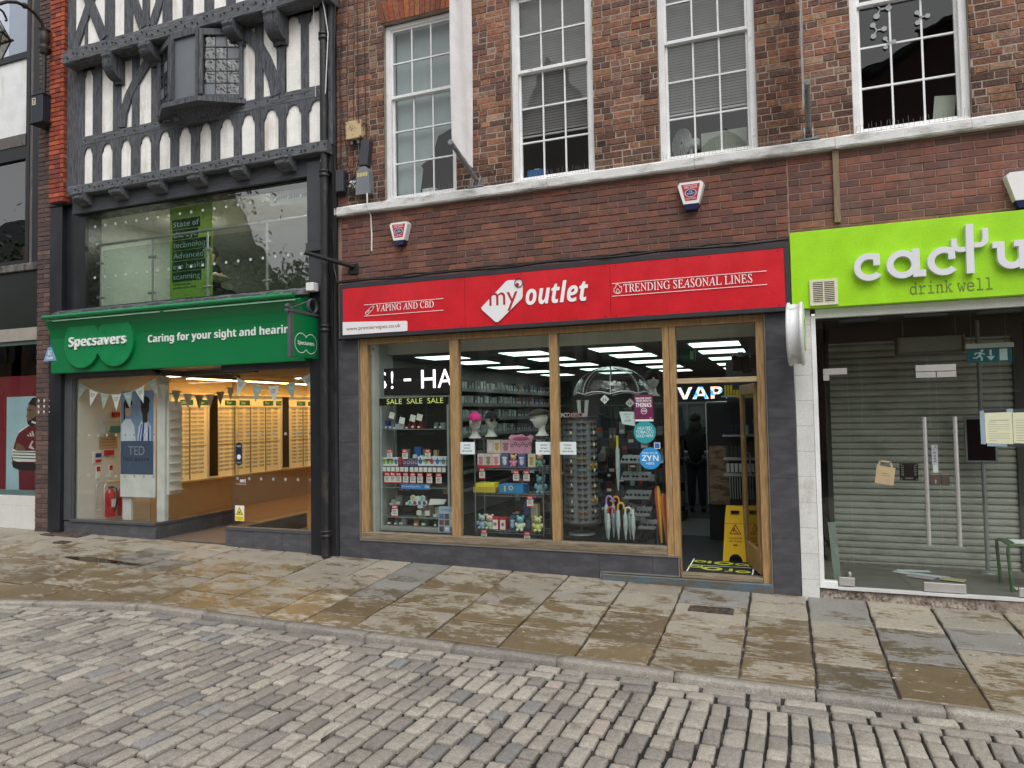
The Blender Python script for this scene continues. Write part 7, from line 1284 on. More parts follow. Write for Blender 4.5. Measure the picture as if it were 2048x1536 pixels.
for k in range(10): m_ = MB(); x = -.66 + k * .03; m_.tube([(x, 1.45, 1.0), (x, 1.45, .80), (x + .004, 1.45, .72)], .006, 5); part('hanging_cord', m_, mk('cord_grey', '9a9c9a', .5), sr)
for k in range(6): m_ = MB(); x = -.70 + k * .05; m_.box(x, x + .03, 1.49, 1.5, 1.24, 1.38); part('carded_item', m_, mk('pack_dark', '3a3d40', .5), sr)
ex = thing('exit_sign', 'green glazed exit sign panel hanging inside above the door', 'exit sign', (-1.0, .8, 2.4)); m_ = MB(); m_.box(-1.13, -.97, .80, .82, 2.43, 2.585); part('panel', m_, mk('exit_green', '1f6b55', .4), ex); m_ = MB(); m_.box(-1.03, -.99, .795, .799, 2.45, 2.55); part('door_symbol', m_, mk('exit_pale', '9fc4b4', .5), ex); m_ = MB(); m_.tube([(-1.05, .81, 2.585), (-1.05, .81, 2.67)], .006, 5); part('hanger', m_, grey_metal, ex)
cb = thing('hanging_bags', 'dark hanging bags and boxes in the fanlight over the door', 'bags', (-.45, .9, 2.3))
for x, y, z, w_, h, c in ((-.50, .9, 2.30, .13, .2, '26262a'), (-.40, .95, 2.27, .12, .22, '33353a'), (-.32, .9, 2.32, .09, .16, '4a4c50'), (-.46, .86, 2.46, .1, .06, '8a8d8f')): m_ = MB(); m_.box(x - w_ / 2, x + w_ / 2, y, y + .08, z, z + h, ch=.02); part('bag', m_, mk('bag_' + c, c, .5), cb)
for t_n, (x0, x1, y, z0, z1, lab, n_) in enumerate(((-2.30, -1.28, 1.15, .5, 1.92, 'wire grid panel hung with carded goods behind the clear umbrella', 60), (-3.62, -2.60, 1.3, .45, 1.75, 'wire grid panel hung with dim packs behind the toy rack', 42))):
    t = thing('grid_panel', lab, 'grid panel', ((x0 + x1) / 2, y, z0)); m_ = MB()
    for k in range(14): m_.tube([(x0 + (x1 - x0) * k / 13, y, .06), (x0 + (x1 - x0) * k / 13, y, z1)], .003, 4); m_.tube([(x0, y, z0 + (z1 - z0) * k / 13), (x1, y, z0 + (z1 - z0) * k / 13)], .003, 4)
    part('wire_grid', m_, mk('dark_wire', '4a4c4e', .5, .5), t)
    for k in range(n_):
        w_, h = RND.uniform(.05, .1), RND.uniform(.08, .17); x, z = RND.uniform(x0, x1 - w_), z0 + (z1 - z0 - .18) * ((k * 7) % n_) / n_; yy = y - RND.uniform(.02, .12); c = RND.choice(('1c1d20', '2a2c30', '6a6d70', '3a2a2c', '24324a', '8f9292', '5a2024', '4a4a3a', '16171a')); m_ = MB(); m_.box(x, x + w_, yy, yy + .02, z, z + h, ch=.004); q = part('hanging_pack', m_, mk('pack_' + c, c, .5), t)
        if k % 3 == 0: m_ = MB(); m_.box(x + .01, x + w_ - .01, yy - .002, yy, z + h * .1, z + h * .35); part('white_tag', m_, cardm, q)
        if k % 7 == 0: m_ = MB(); m_.box(x + .008, x + w_ - .008, yy - .003, yy - .0005, z + h * .6, z + h * .92); part('red_tag', m_, red_ink, q)
# ================================================================ cafe front with the lime green sign (also in the brick building)
limeg = stained('fascia_lime', '9fdc1e', '7fae22', .38, .70, 9, (1, 1, 1), .04, .05)
lf = thing('lime_fascia', 'lime green fascia sign with raised white letters', 'shop sign', (2.3, -.1, 2.85)); YL = -.10; T = FRONT(YL)
m_ = MB(); m_.box(.112, XR, YL, .0, 2.858, 3.650, ch=.004); part('panel', m_, limeg, lf)
lt = mk('raised_grey_letter', 'dfe0e6', .4, var=.03); D = .06
def letter(fn):
    m_ = MB(); fn(m_); part('letter', m_, lt, lf)
def arcs(m, cx, cz, r0, r1, a0, a1): m.ring(cx, cz, r0, r1, T, .0, D, a0=radians(a0), a1=radians(a1), seg=28)
def slab(m, x0, x1, z0, z1, e=.0): m.prism([(x0, z0), (x1, z0), (x1, z1), (x0, z1)], T, .0, D + e)
def letter_c(m, x): arcs(m, x + .137, 3.222, .078, .137, 48, 318); slab(m, x + .175, x + .232, 3.235, 3.348, .001)
letter(lambda m: letter_c(m, .695))
def letter_a(m):
    x = .985; arcs(m, x + .137, 3.222, .078, .137, 0, 360); slab(m, x + .225, x + .285, 3.155, 3.362, .001); slab(m, x + .2245, x + .335, 3.09, 3.154, .0012)
letter(letter_a); letter(lambda m: letter_c(m, 1.335))
def letter_t(m):   # the cactus shaped t
    x = 1.69; m.prism([(x - .035, 3.085), (x + .028, 3.085), (x + .032, 3.55), (x - .028, 3.55)], T, 0, D + .001)
    arcs(m, x - .075, 3.37, .03, .075, 180, 270); slab(m, x - .15, x - .105, 3.3705, 3.425); slab(m, x - .0745, x - .036, 3.295, 3.34)
    arcs(m, x + .075, 3.40, .03, .075, 270, 360); slab(m, x + .105, x + .15, 3.4005, 3.50); slab(m, x + .033, x + .0745, 3.325, 3.37)
letter(letter_t)
def letter_u(m):
    x = 1.895; arcs(m, x + .125, 3.215, .055, .115, 180, 360); slab(m, x + .01, x + .07, 3.2155, 3.36); slab(m, x - .025, x + .0095, 3.305, 3.36, .001); slab(m, x + .18, x + .24, 3.155, 3.36, .0012); slab(m, x + .145, x + .1795, 3.305, 3.36, .001); slab(m, x + .2405, x + .29, 3.095, 3.15, .001); slab(m, x + .1795, x + .2405, 3.095, 3.1545, .0008)
letter(letter_u); letter(lambda m: m.text('s', 2.28, 3.085, T, w=.2, h=.275, ext=D, style=BOLD))
m_ = MB(); m_.text('drink well', 1.185, 2.925, T, w=.685, h=.125, ext=.004, style=SLAB, off=-.004); part('slab_lettering', m_, mk('dusky_lettering', '6f7f3a', .5, var=.2, vs=30), lf)
vg = thing('vent_grille', 'cream louvred vent grille screwed to the lime green sign', 'vent', (.415, -.12, 2.88)); crm = stained('yellowed_cream', 'd8d2bc', 'a99f86', .6, .66, 14)
m_ = MB(); T3 = FRONT(-.10)
for a, b, c, d in ((.285, .315, 2.88, 3.14), (.515, .545, 2.88, 3.14), (.315, .515, 3.115, 3.14), (.315, .515, 2.88, 2.905)): m_.prism([(a, c), (b, c), (b, d), (a, d)], T3, 0, .022)
m_.prism([(.409, 2.905), (.421, 2.905), (.421, 3.115), (.409, 3.115)], T3, 0, .021); part('frame', m_, crm, vg); m_ = MB()
for k in range(11): z = 2.912 + k * .0188; m_.add([(.315, -.103, z), (.515, -.103, z), (.515, -.12, z - .004), (.315, -.12, z - .004), (.315, -.103, z + .005), (.515, -.103, z + .005), (.515, -.12, z + .004), (.315, -.12, z + .004)], [(3, 2, 6, 7), (0, 3, 7, 4), (4, 7, 6, 5), (0, 1, 2, 3), (1, 5, 6, 2)])
part('louvre', m_, crm, vg); m_ = MB(); m_.prism([(.315, 2.905), (.515, 2.905), (.515, 3.115), (.315, 3.115)], T3, .0005, .0015); part('dark_backing', m_, mk('vent_dark', '4a463e', .9), vg)
# round projecting sign, seen on edge
rsn = thing('round_sign', 'white round projecting sign seen on its edge beside the lime sign', 'projecting sign', (.13, -.1, 2.57)); Mx = Matrix.Translation((.135, -.42, 2.57)) @ Matrix.Rotation(radians(-4), 4, 'Z')
m_ = MB(); m_.lathe([(.285, -.075), (.312, -.07), (.312, -.045), (.295, -.042), (.295, .042), (.312, .045), (.312, .07), (.285, .075)], (0, 0, 0), 40, axis='x'); m_.xform(Mx); part('drum', m_, stained('sign_drum_white', 'd5d7d8', '9a9d9f', .35, .66, 6, (1, 1, 1), .06, .05), rsn)
m_ = MB(); m_.lathe([(.28, .0752), (.27, .079)], (0, 0, 0), 36, axis='x'); m_.xform(Mx); part('face', m_, mk('sign_face', 'dfe6d8', .4), rsn); m_ = MB(); m_.ring(0, 0, .13, .17, lambda u, v, d: (.0795 + d, u, v), 0, .004, seg=30); m_.xform(Mx); part('green_ring', m_, mk('sign_leaf', '8fc02a', .5), rsn); m_ = MB(); m_.box(.10, .16, -.13, .0, 2.53, 2.61); part('arm', m_, grey_metal, rsn)
# white tiled pier and frame
wt = stained('white_glazed_tile', 'd3d4d1', 'a5958c', .3, .66, 3, (1, 1, .8), .1, .05); m_ = MB(); tiles(m_, .117, .285, -.12, 2.855, -.02, [], [.10, .36, .62, .88, 1.14, 1.40, 1.66, 1.92, 2.18, 2.44, 2.70]); part('tiled_pier', m_, [wt, mk('grimy_grout', '8a8078', .9)], bh)
m_ = MB(); m_.box(.286, .332, -.015, .10, .02, 2.79, ch=.003); m_.box(.333, XR, .0, .10, 2.765, 2.855); m_.box(.333, .455, -.012, .10, .02, .085); cf = part('cafe_frame', m_, white_paint, bh); m_ = MB(); m_.box(.455, XR, -.014, .06, .012, .036); part('threshold_bar', m_, mk('white_metal_strip', 'd9dada', .35, .2), cf)
# broken masonry under the threshold
m_ = MB(); nx, nz = 90, 7; vs_ = []
for i in range(nx + 1):
    for k in range(nz + 1): t_ = k / nz; vs_.append((.29 + 1.51 * i / nx, .018 - .055 * (1 - t_) * RND.uniform(.3, 1.2) + RND.uniform(-.012, .012), -.19 + .185 * t_ + RND.uniform(-.008, .006)))
m_.add(vs_, [(i * 8 + k, (i + 1) * 8 + k, (i + 1) * 8 + k + 1, i * 8 + k + 1) for i in range(nx) for k in range(nz)])
m_.box(.29, 1.80, .02, .12, -.2, .0); m_.box(1.80, 2.28, .0, .12, -.2, .004); m_.box(2.285, XR, .002, .12, -.2, .004); part('broken_plinth', m_, stained('crumbling_mortar', '9a8f84', '6f6259', .95, .55, 9, (1, 1, 1), .08, .9), bh)
cg_ = glass('cafe_glass', .095, 'e3ebe6'); m_ = MB(); m_.quad((.345, .04, .06), (.612, .04, .06), (.612, .04, 2.765), (.345, .04, 2.765)); part('side_pane', m_, cg_, cf); m_ = MB(); m_.quad((.615, .04, 2.175), (XR, .04, 2.175), (XR, .04, 2.765), (.615, .04, 2.765)); part('top_pane', m_, cg_, cf)
br_ = mk('satin_patch', 'bcbab7', .4, .5, .06)
m_ = MB(); m_.box(.39, .612, .018, .062, 2.178, 2.24, ch=.002); m_.box(.39, .445, .018, .062, 2.12, 2.177, ch=.002); m_.box(1.225, 1.568, .018, .062, 2.18, 2.242, ch=.002); part('glass_fitting', m_, br_, cf)
for a, b, side in ((.616, 1.397, 1), (1.401, 2.18, -1)):
    m_ = MB(); m_.quad((a, .041, .045), (b, .041, .045), (b, .041, 2.172), (a, .041, 2.172)); gd = part('glass_door', m_, cg_, bh)
    m_ = MB(); h0 = 1.271 if side == 1 else 1.528; m_.tube([(h0, -.035, .50), (h0, -.035, 1.735)], .019, 14)
    for z in (.62, 1.60): m_.tube([(h0, -.035, z), (h0, .04, z)], .012, 8)
    part('pull_handle', m_, steel, gd); e1, e2 = (1.225, 1.395) if side == 1 else (1.403, 1.568)
    m_ = MB(); m_.box(e1, e2, .018, .062, 2.118, 2.172, ch=.002); m_.box(e1 - .005, e2 + .005, .018, .062, .046, .13, ch=.002); m_.box(.47 if side == 1 else 2.0, .612 if side == 1 else 2.16, .018, .062, .05, .13, ch=.002); part('patch_fitting', m_, br_, gd)
    m_ = MB(); m_.box(1.31 if side == 1 else 1.404, 1.395 if side == 1 else 1.475, .016, .062, 1.07, 1.178, ch=.003); part('lock_plate', m_, mk('lock_bronze', '7b6f69', .35, .8), gd)
    if side == 1:
        m_ = MB(); m_.disc(1.355, 1.115, .009, FRONT(.016), 0, .004, seg=12); m_.prism([(1.351, 1.085), (1.359, 1.085), (1.357, 1.11), (1.353, 1.11)], FRONT(.016), 0, .004); part('keyhole', m_, steel, gd)
    if side == 1:
        m_ = MB(); m_.box(1.335, 1.387, .037, .0385, 1.275, 1.462); ps = part('push_sign', m_, mk('push_silver', 'b9bcc4', .35, .3), gd); m_ = MB()
        for k, c in enumerate('PUSH'): m_.text(c, 1.361, 1.375 - k * .028, FRONT(.037), w=.02, h=.019, ext=.0004, d0=.0004, style=BOLD, center=True)
        m_.prism([(1.345, 1.412), (1.35, 1.412), (1.372, 1.44), (1.37, 1.446)], FRONT(.037), 0, .0008); m_.disc(1.365, 1.45, .005, FRONT(.037), 0, .0008, seg=10); m_.box(1.376, 1.378, .0362, .037, 1.412, 1.452); part('lettering', m_, ink, ps)
        m_ = MB(); m_.box(1.34, 1.385, .037, .0385, 1.193, 1.272); part('tax_sticker', m_, mk('pale_teal_label', 'b9c6c4', .6), gd)
T = FRONT(.034)
bgp = thing('paper_bag', 'brown paper carrier bag taped to the glass door', 'paper bag', (.92, .03, 1.06)); kr = mk('kraft_paper', 'b39f7c', .85, var=.12, vs=9, bump=.25, bs=30); m_ = MB(); m_.prism([(.825, 1.085), (.99, 1.06), (1.015, 1.232), (.85, 1.262)], T, 0, .012); part('bag', m_, kr, bgp); m_ = MB(); outline(m_, [(.865, 1.258), (.88, 1.305), (.97, 1.292), (.985, 1.238)], .016, T, .002, .008, False); part('handle', m_, kr, bgp); m_ = MB(); m_.text('Back in', .905, 1.175, T, w=.045, h=.012, ext=.0004, d0=.0125); m_.text('the morning', .885, 1.15, T, w=.075, h=.014, ext=.0004, d0=.0125); m_.text('sorry', .895, 1.125, T, w=.05, h=.012, ext=.0004, d0=.0125) if False else None
part('handwriting', m_, mk('biro_ink', '5a4f45', .8), bgp)
hb = thing('hours_board', 'black opening hours board with closed along its base', 'board', (1.13, .03, 1.12)); m_ = MB(); m_.box(1.05, 1.212, .026, .036, 1.112, 1.288, ch=.004); part('board', m_, mk('board_black', '151412', .35, var=.1), hb); m_ = MB(); m_.text('CLOSED', 1.131, 1.128, FRONT(.026), w=.065, h=.014, ext=.0004, d0=.0005, center=True, style=BOLD)
for k in range(6): m_.box(1.065, 1.085, .0252, .026, 1.165 + k * .018, 1.169 + k * .018); m_.box(1.175, 1.198, .0252, .026, 1.165 + k * .018, 1.169 + k * .018)
for x in (1.064, 1.198):
    for z in (1.127, 1.273): m_.disc(x, z, .005, FRONT(.026), 0, .002, seg=8)
part('lettering', m_, mk('board_grey_ink', '8f8d88', .5), hb)
nt_ = thing('taped_notice', 'pale yellow printed notices taped in a row across the glass', 'notice', (1.95, .03, 1.44)); m_ = MB(); ny = mk('notice_cream', 'd3d3b4', .75, var=.05, vs=12, bump=.1)
for a, b in ((1.79, 2.01), (2.014, 2.25)): m_.prism([(a, 1.478), (b, 1.468), (b, 1.77), (a, 1.765)], T, .0, .0012)
part('sheet', m_, ny, nt_); m_ = MB()
for pts in ([(1.75, 1.47), (1.79, 1.467), (1.79, 1.79), (1.75, 1.785)], [(1.80, 1.45), (1.96, 1.445), (1.96, 1.478), (1.80, 1.48)], [(1.97, 1.77), (2.02, 1.77), (2.02, 1.80), (1.97, 1.80)]): m_.prism(pts, T, -.001, 0)
part('blue_tape', m_, mk('tape_blue_grey', '8ea2b0', .5), nt_); m_ = MB()
for pts in ([(1.785, 1.768), (1.965, 1.772), (1.965, 1.80), (1.785, 1.796)], [(1.962, 1.445), (2.25, 1.44), (2.25, 1.466), (1.962, 1.475)], [(2.022, 1.772), (2.25, 1.772), (2.25, 1.80), (2.022, 1.80)]): m_.prism(pts, T, -.001, .0002)
part('dark_tape', m_, mk('tape_dark', '31363f', .45), nt_); m_ = MB()
for k in range(9): m_.box(1.815, 1.815 + .17 * (1 if k % 4 else .4), .0322, .033, 1.50 + k * .022, 1.503 + k * .022)
for k in range(9): m_.box(2.035, 2.035 + .19 * (1 if k % 3 else .5), .0322, .033, 1.50 + k * .024, 1.504 + k * .024)
m_.text('NOTICE', 1.90, 1.715, T, w=.10, h=.013, ext=.0004, d0=.0014, center=True) if False else m_.box(1.83, 1.98, .0322, .033, 1.692, 1.697)
part('print', m_, mk('print_grey', '8a8a7c', .8), nt_)
# cafe interior: roller shutter, floor, things on the floor
m_ = MB(); m_.box(.29, XR, .06, 1.6, -.05, .03); part('cafe_floor', m_, streak('grey_boards', '64615b', '86827a', False, .6, .15), bh)
m_ = MB(); m_.box(.20, .30, .1, 1.6, .0, 2.86); part('cafe_side_wall', m_, mk('olive_wall', '6a665a', .9, var=.06), bh); m_ = MB(); m_.box(.29, XR, .3, 4.0, 2.78, 2.82); part('cafe_ceiling', m_, mk('cafe_ceiling', '4a4a48', .9), bh); m_ = MB(); m_.box(.29, XR, 1.58, 1.62, -.05, 2.9); part('cafe_back_wall', m_, dark_room, bh)
shut = MB(); prof = []; z = .05
while z < 2.60:
    prof += [(1.36, z), (1.335, z + .012), (1.33, z + .04), (1.335, z + .066), (1.36, z + .074)]; z += .0765
n = len(prof); vs_ = [(.52, y, z) for y, z in prof] + [(2.36, y, z) for y, z in prof]; shut.add(vs_, [(i, n + i, n + i + 1, i + 1) for i in range(n - 1)]); shut.box(.52, 2.36, 1.325, 1.37, .03, .05)
rsr = part('roller_shutter', shut, stained('shutter_grey', 'b3b1a9', '96948c', .5, .62, 2.5, (1, 1, 2), .1, .05), bh); m_ = MB(); m_.box(.46, .52, 1.30, 1.40, .03, 2.9, ch=.004); m_.box(2.36, 2.46, 1.30, 1.40, .03, 2.9, ch=.004); m_.box(.52, 2.36, 1.22, 1.4, 2.60, 2.9, ch=.004); part('guide', m_, mk('guide_dark', '45443f', .5), rsr)
shut2 = MB(); z = 2.34; 
for k in range(6): shut2.box(.36, XR, .50 + k * .14, .505 + k * .14, 2.775 - .012, 2.78); 
part('ceiling_battens', shut2, mk('guide_dark', ''), bh)
he = thing('air_heater', 'grey overdoor air heater hanging behind the glass doors', 'heater', (1.43, .7, 2.4)); m_ = MB(); m_.box(1.17, 1.76, .62, .82, 2.41, 2.575, ch=.006); part('casing', m_, mk('heater_grey', '85827a', .5), he); m_ = MB(); m_.box(1.155, 1.17, .60, .84, 2.40, 2.58); m_.box(1.76, 1.775, .60, .84, 2.40, 2.58); m_.box(1.17, 1.76, .61, .83, 2.395, 2.409); m_.tube([(1.22, .7, 2.58), (1.22, .7, 2.78)], .008, 6); m_.tube([(1.71, .7, 2.58), (1.71, .7, 2.78)], .008, 6); part('end_bracket', m_, mk('heater_dark', '6a6862', .5), he)
es = thing('exit_sign', 'teal running man exit sign hanging inside the lime fronted cafe', 'exit sign', (1.92, .35, 2.25)); T = FRONT(.35); m_ = MB(); m_.box(1.72, 2.13, .335, .40, 2.405, 2.455, ch=.004); part('bracket', m_, mk('exit_bracket', 'a9a9a4', .5), es); m_ = MB(); m_.box(1.735, 2.115, .351, .365, 2.265, 2.404); part('panel', m_, mk('exit_teal', '17606b', .4), es)
m_ = MB(); m_.prism([(1.985, 2.29), (2.06, 2.29), (2.06, 2.39), (1.985, 2.39)] if False else [(2.01, 2.28), (2.075, 2.28), (2.075, 2.395), (2.01, 2.395)], T, .0, .002); m_.prism([(1.925, 2.33), (1.945, 2.33), (1.945, 2.39), (1.925, 2.39)], T, 0, .002); m_.prism([(1.935, 2.28), (1.97, 2.325), (1.90, 2.325)], T, 0, .0021)
m_.disc(1.862, 2.383, .012, T, 0, .002, seg=12); m_.prism([(1.845, 2.37), (1.865, 2.362), (1.85, 2.325), (1.83, 2.335)], T, 0, .0022); m_.prism([(1.835, 2.335), (1.855, 2.33), (1.87, 2.305), (1.86, 2.28), (1.85, 2.28), (1.852, 2.302)], T, 0, .0024); m_.prism([(1.83, 2.338), (1.845, 2.328), (1.82, 2.305), (1.785, 2.308), (1.785, 2.318), (1.812, 2.318)], T, 0, .0026); m_.prism([(1.85, 2.372), (1.80, 2.362), (1.795, 2.34), (1.805, 2.34), (1.812, 2.352), (1.85, 2.36)], T, 0, .0028); m_.prism([(1.86, 2.366), (1.888, 2.348), (1.88, 2.34), (1.855, 2.355)], T, 0, .003); part('running_man', m_, mk('exit_white', 'c3d6d6', .4), es); m_ = MB(); m_.tube([(1.78, .37, 2.455), (1.78, .37, 2.78)], .004, 5); m_.tube([(2.07, .37, 2.455), (2.07, .37, 2.78)], .004, 5); part('hangers', m_, grey_metal, es)
scn = thing('screen_stand', 'black upright screen on a grey pole behind the glass doors', 'screen', (2.02, 1.12, .03)); m_ = MB(); m_.tube([(2.0, 1.12, .04), (2.0, 1.12, 2.79)], .022, 12); m_.lathe([(.085, 0), (.085, .015), (.03, .03)], (2.0, 1.12, .03), 24); part('pole', m_, mk('pole_grey', '8f9290', .45, .2), scn); m_ = MB(); m_.box(1.83, 2.13, 1.075, 1.10, 1.22, 1.715, ch=.004); part('screen_frame', m_, mk('frame_silver', '7f8486', .4, .3), scn); m_ = MB(); m_.box(1.852, 2.108, 1.071, 1.0745, 1.245, 1.69); part('screen', m_, mk('screen_black', '0b0e12', .12), scn)
ch = thing('green_chair', 'green metal chair partly seen behind the taped notices', 'chair', (2.2, .45, .03)); gp = mk('chair_green', '4a6a44', .45, .1); m_ = MB(); m_.box(1.995, 2.38, .30, .68, .465, .485, ch=.008); part('seat', m_, gp, ch)
for x, y in ((1.99, .29), (2.38, .29), (1.99, .68), (2.38, .68)): m_ = MB(); m_.tube([(x + (.02 if x < 2.2 else -.02), y, .03), (x, y, .40), (x + .0, y, .455), (x + (.03 if x < 2.2 else -.03), y, .47)], .016, 8); part('leg', m_, gp, ch)
m_ = MB(); m_.tube([(2.37, .32, .47), (2.42, .30, .9)], .016, 8); m_.tube([(2.37, .66, .47), (2.42, .68, .9)], .016, 8); m_.box(2.40, 2.42, .30, .68, .70, .9, ch=.006); part('backrest', m_, gp, ch); m_ = MB(); m_.box(2.06, 2.3, .35, .55, .486, .496); solo('chair_papers', m_, paper, 'white papers lying on the green chair', 'papers', (2.18, .45, .487))
for k, (x, y, a, w_, h, c, lab) in enumerate(((1.28, 1.02, .1, .32, .10, 'dfe9f0', 'pale blue envelope lying farthest back on the cafe floor'), (1.22, .86, -.5, .34, .1, 'e4ebf1', 'pale envelope crossing the others on the cafe floor'), (1.40, .80, -.35, .36, .10, 'd2e0ee', 'long pale blue envelope pointing towards the screen pole'), (1.30, .70, -.45, .26, .16, 'b8acb4', 'mauve printed leaflet under the envelopes'), (1.58, .64, -.4, .22, .15, 'c4b894', 'tan envelope lying beside the pile on the cafe floor'), (1.48, .40, -.15, .26, .07, 'e8efef', 'white envelope caught just behind the glass doors'), (2.15, .36, -.1, .2, .13, 'cfc8ae', 'cream envelope on the floor near the chair leg'))):
    m_ = MB(); m_.box(-w_ / 2, w_ / 2, -h / 2, h / 2, 0, .0015); o = solo('fallen_envelope', m_, mk('env_' + c, c, .8), lab, 'envelope', (0, 0, 0), 'post fallen on the cafe floor'); o.location = (x, y, .032 + .0025 * k); o.rotation_euler = (0, 0, a)
m_ = MB(); m_.box(-.035, .035, -.02, .02, 0, .62); o = solo('leaning_strip', m_, mk('pale_strip', '8f9892', .5), 'pale metal strip leaning in the corner of the cafe window', 'strip', (0, 0, 0)); o.location = (.47, .22, .032); o.rotation_euler = (0, radians(-4), 0)
for k, (x, y) in enumerate(((.60, .55),)): m_ = MB(); m_.lathe([(.028, 0), (.028, .05), (.02, .055)], (x, y, .03), 14); solo('door_stop', m_, steel, 'small steel door stop on the cafe floor', 'door stop', (x, y, .03))
# ================================================================ dark framed building at the edge of the picture
lb = thing('dark_framed_building', 'dark framed shop building with white panels past the brown brick pier', 'building', (-12.5, .3, .2))
m_ = MB(); bricks(m_, -11.128, -10.835, .10, 9.6, FRONT(-.05), BRN, half=True, bl=.285); m_.box(-11.13, -10.84, -.04, .4, .05, 9.6, 1); part('brick_pier', m_, [mk('brown_brick', attr=True, rough=.85, var=.2, vs=12, bump=.5, bs=80, fine=.14), mk('brown_pier_mortar', '8a7a70', .95)], lb)
dkf = mk('dark_steel', '1c1e24', .4, .2, .1); agedw = streak('aged_frame_wood', '4a4644', '7a7470', True, .8, .2)
m_ = MB(); m_.box(-11.335, -11.13, .0, .3, 4.42, 9.6); part('steel_column', m_, dkf, lb); m_ = MB(); m_.box(-11.425, -11.338, .02, .3, 4.42, 9.6); part('aged_upright', m_, agedw, lb); m_ = MB(); m_.box(-11.515, -11.428, .01, .3, 4.42, 9.6); m_.box(-14.5, -11.515, .012, .3, 7.875, 7.98); m_.box(-14.5, -11.515, .012, .3, 6.18, 6.40); m_.box(-14.5, -11.515, .02, .1, 4.42, 4.50); part('window_frame', m_, dkf, lb)
m_ = MB(); m_.box(-14.5, -11.515, .0, .3, 6.40, 6.59); part('lower_rail', m_, agedw, lb); m_ = MB(); m_.box(-14.5, -11.515, .04, .3, 6.591, 7.874); part('white_panel', m_, stained('streaky_white_panel', 'e4e6e6', 'c3c0b4', .5, .66, 2, (3, 3, .5), .12, .05), lb)
m_ = MB(); m_.box(-14.5, -11.516, .05, .06, 7.981, 9.6); part('upper_pane', m_, mk('pale_blue_pane', '9fa9b8', .08, .3, .1, 1), lb); m_ = MB(); m_.box(-14.5, -12.0, .045, .049, 7.981, 9.6); part('pale_blind', m_, mk('pale_blind', 'c3cbd6', .4), lb)
m_ = MB(); m_.quad((-14.5, .06, 4.5), (-11.516, .06, 4.5), (-11.516, .06, 6.18), (-14.5, .06, 6.18)); part('upper_window_pane', m_, glass('dark_window_glass', .2, 'b5bcbc'), lb)
m_ = MB(); m_.box(-14.5, -11.13, -.06, .3, 4.295, 4.415, ch=.01); part('stone_sill', m_, stained('sooty_stone', '77726d', '3f3d3b', .9, .5, 6, (1, 1, 1), .1, .4), lb); m_ = MB(); m_.box(-14.5, -11.13, -.01, .3, 3.37, 4.292); part('dark_fascia', m_, mk('fascia_bottle_green', '161c1a', .3, var=.15, vs=1.5), lb); m_ = MB(); m_.box(-14.5, -11.13, -.02, .3, 3.165, 3.368); part('pale_strip', m_, mk('stone_strip', '9c968c', .7), lb)
m_ = MB(); m_.box(-14.5, -11.13, .02, .08, 3.10, 3.164); m_.box(-14.5, -11.13, .02, .08, .66, .74); part('shop_window_frame', m_, mk('teal_frame', '5f7876', .4, .2), lb); m_ = MB(); m_.quad((-14.5, .05, .74), (-11.13, .05, .74), (-11.13, .05, 3.10), (-14.5, .05, 3.10)); part('shop_pane', m_, glass('sports_shop_glass', .07), lb)
m_ = MB(); tiles(m_, -14.5, -11.13, .08, .66, .0, [-14.5 + .11 * k for k in range(1, 31)], [.50]); part('white_tile_plinth', m_, [mk('white_tile', 'd6d5d1', .3, var=.04), mk('tile_grout_grey', 'a5a19a', .9)], lb)
m_ = MB(); m_.box(-14.5, -11.13, .06, 2.8, 3.2, 3.3); m_.box(-14.5, -11.13, .06, 2.8, .3, .62); m_.box(-14.5, -11.13, 2.8, 2.9, .3, 3.3); m_.box(-14.5, -11.13, 2.8, 2.9, 4.3, 7); m_.box(-11.2, -11.13, .1, 2.8, .3, 7); m_.box(-14.5, -11.13, .3, 2.8, 6.2, 6.3); m_.box(-14.6, -14.5, .0, 2.9, .1, 7); part('interior', m_, mk('dim_interior', '3a3836', .9), lb)
# sports poster in that window
T = FRONT(.30); spo = thing('sports_poster', 'tall poster of a man in a dark red football shirt with folded arms', 'poster', (-11.9, .3, .7)); m_ = MB(); m_.prism([(-14.0, .66), (-11.15, .66), (-11.15, 2.62), (-14.0, 2.62)], T, -.02, -.004); part('red_backdrop', m_, stained('backdrop_crimson', '7a1724', 'a8505a', .6, .70, 3.5, (3, 1, 1.5), .03, .02), spo); m_ = MB(); m_.prism([(-12.33, .68), (-11.15, .68), (-11.15, 2.27), (-12.33, 2.27)], T, 0, .004); part('pale_panel', m_, mk('poster_ice', 'a9c6d2', .6, var=.12, vs=2), spo)
m_ = MB(); m_.prism([(-12.17, 1.36), (-12.19, 1.28), (-12.16, 1.10), (-12.02, 1.08), (-12.0, .69), (-11.16, .69), (-11.16, 1.82), (-11.55, 1.82), (-11.72, 1.80), (-12.0, 1.68), (-12.08, 1.58)], T, .0045, .006); part('shirt', m_, mk('shirt_crimson', '6e1622', .7, var=.2, vs=4), spo)
m_ = MB(); m_.prism([(-12.19, 1.30), (-12.17, 1.40), (-12.05, 1.36), (-11.16, 1.36), (-11.16, 1.18), (-12.05, 1.18), (-12.15, 1.20)], T, .0062, .007); part('sleeve_cuff', m_, white_m, spo); m_ = MB()
for z in (1.335, 1.285, 1.235): m_.prism([(-12.17, z), (-11.16, z - .02), (-11.16, z - .005), (-12.17, z + .015)], T, .0072, .008)
m_.prism([(-12.19, 1.17), (-11.16, 1.15), (-11.16, 1.02), (-12.0, 1.04), (-12.15, 1.08)], T, .0066, .0072); part('dark_stripes', m_, mk('poster_black', '1a1214', .7), spo)
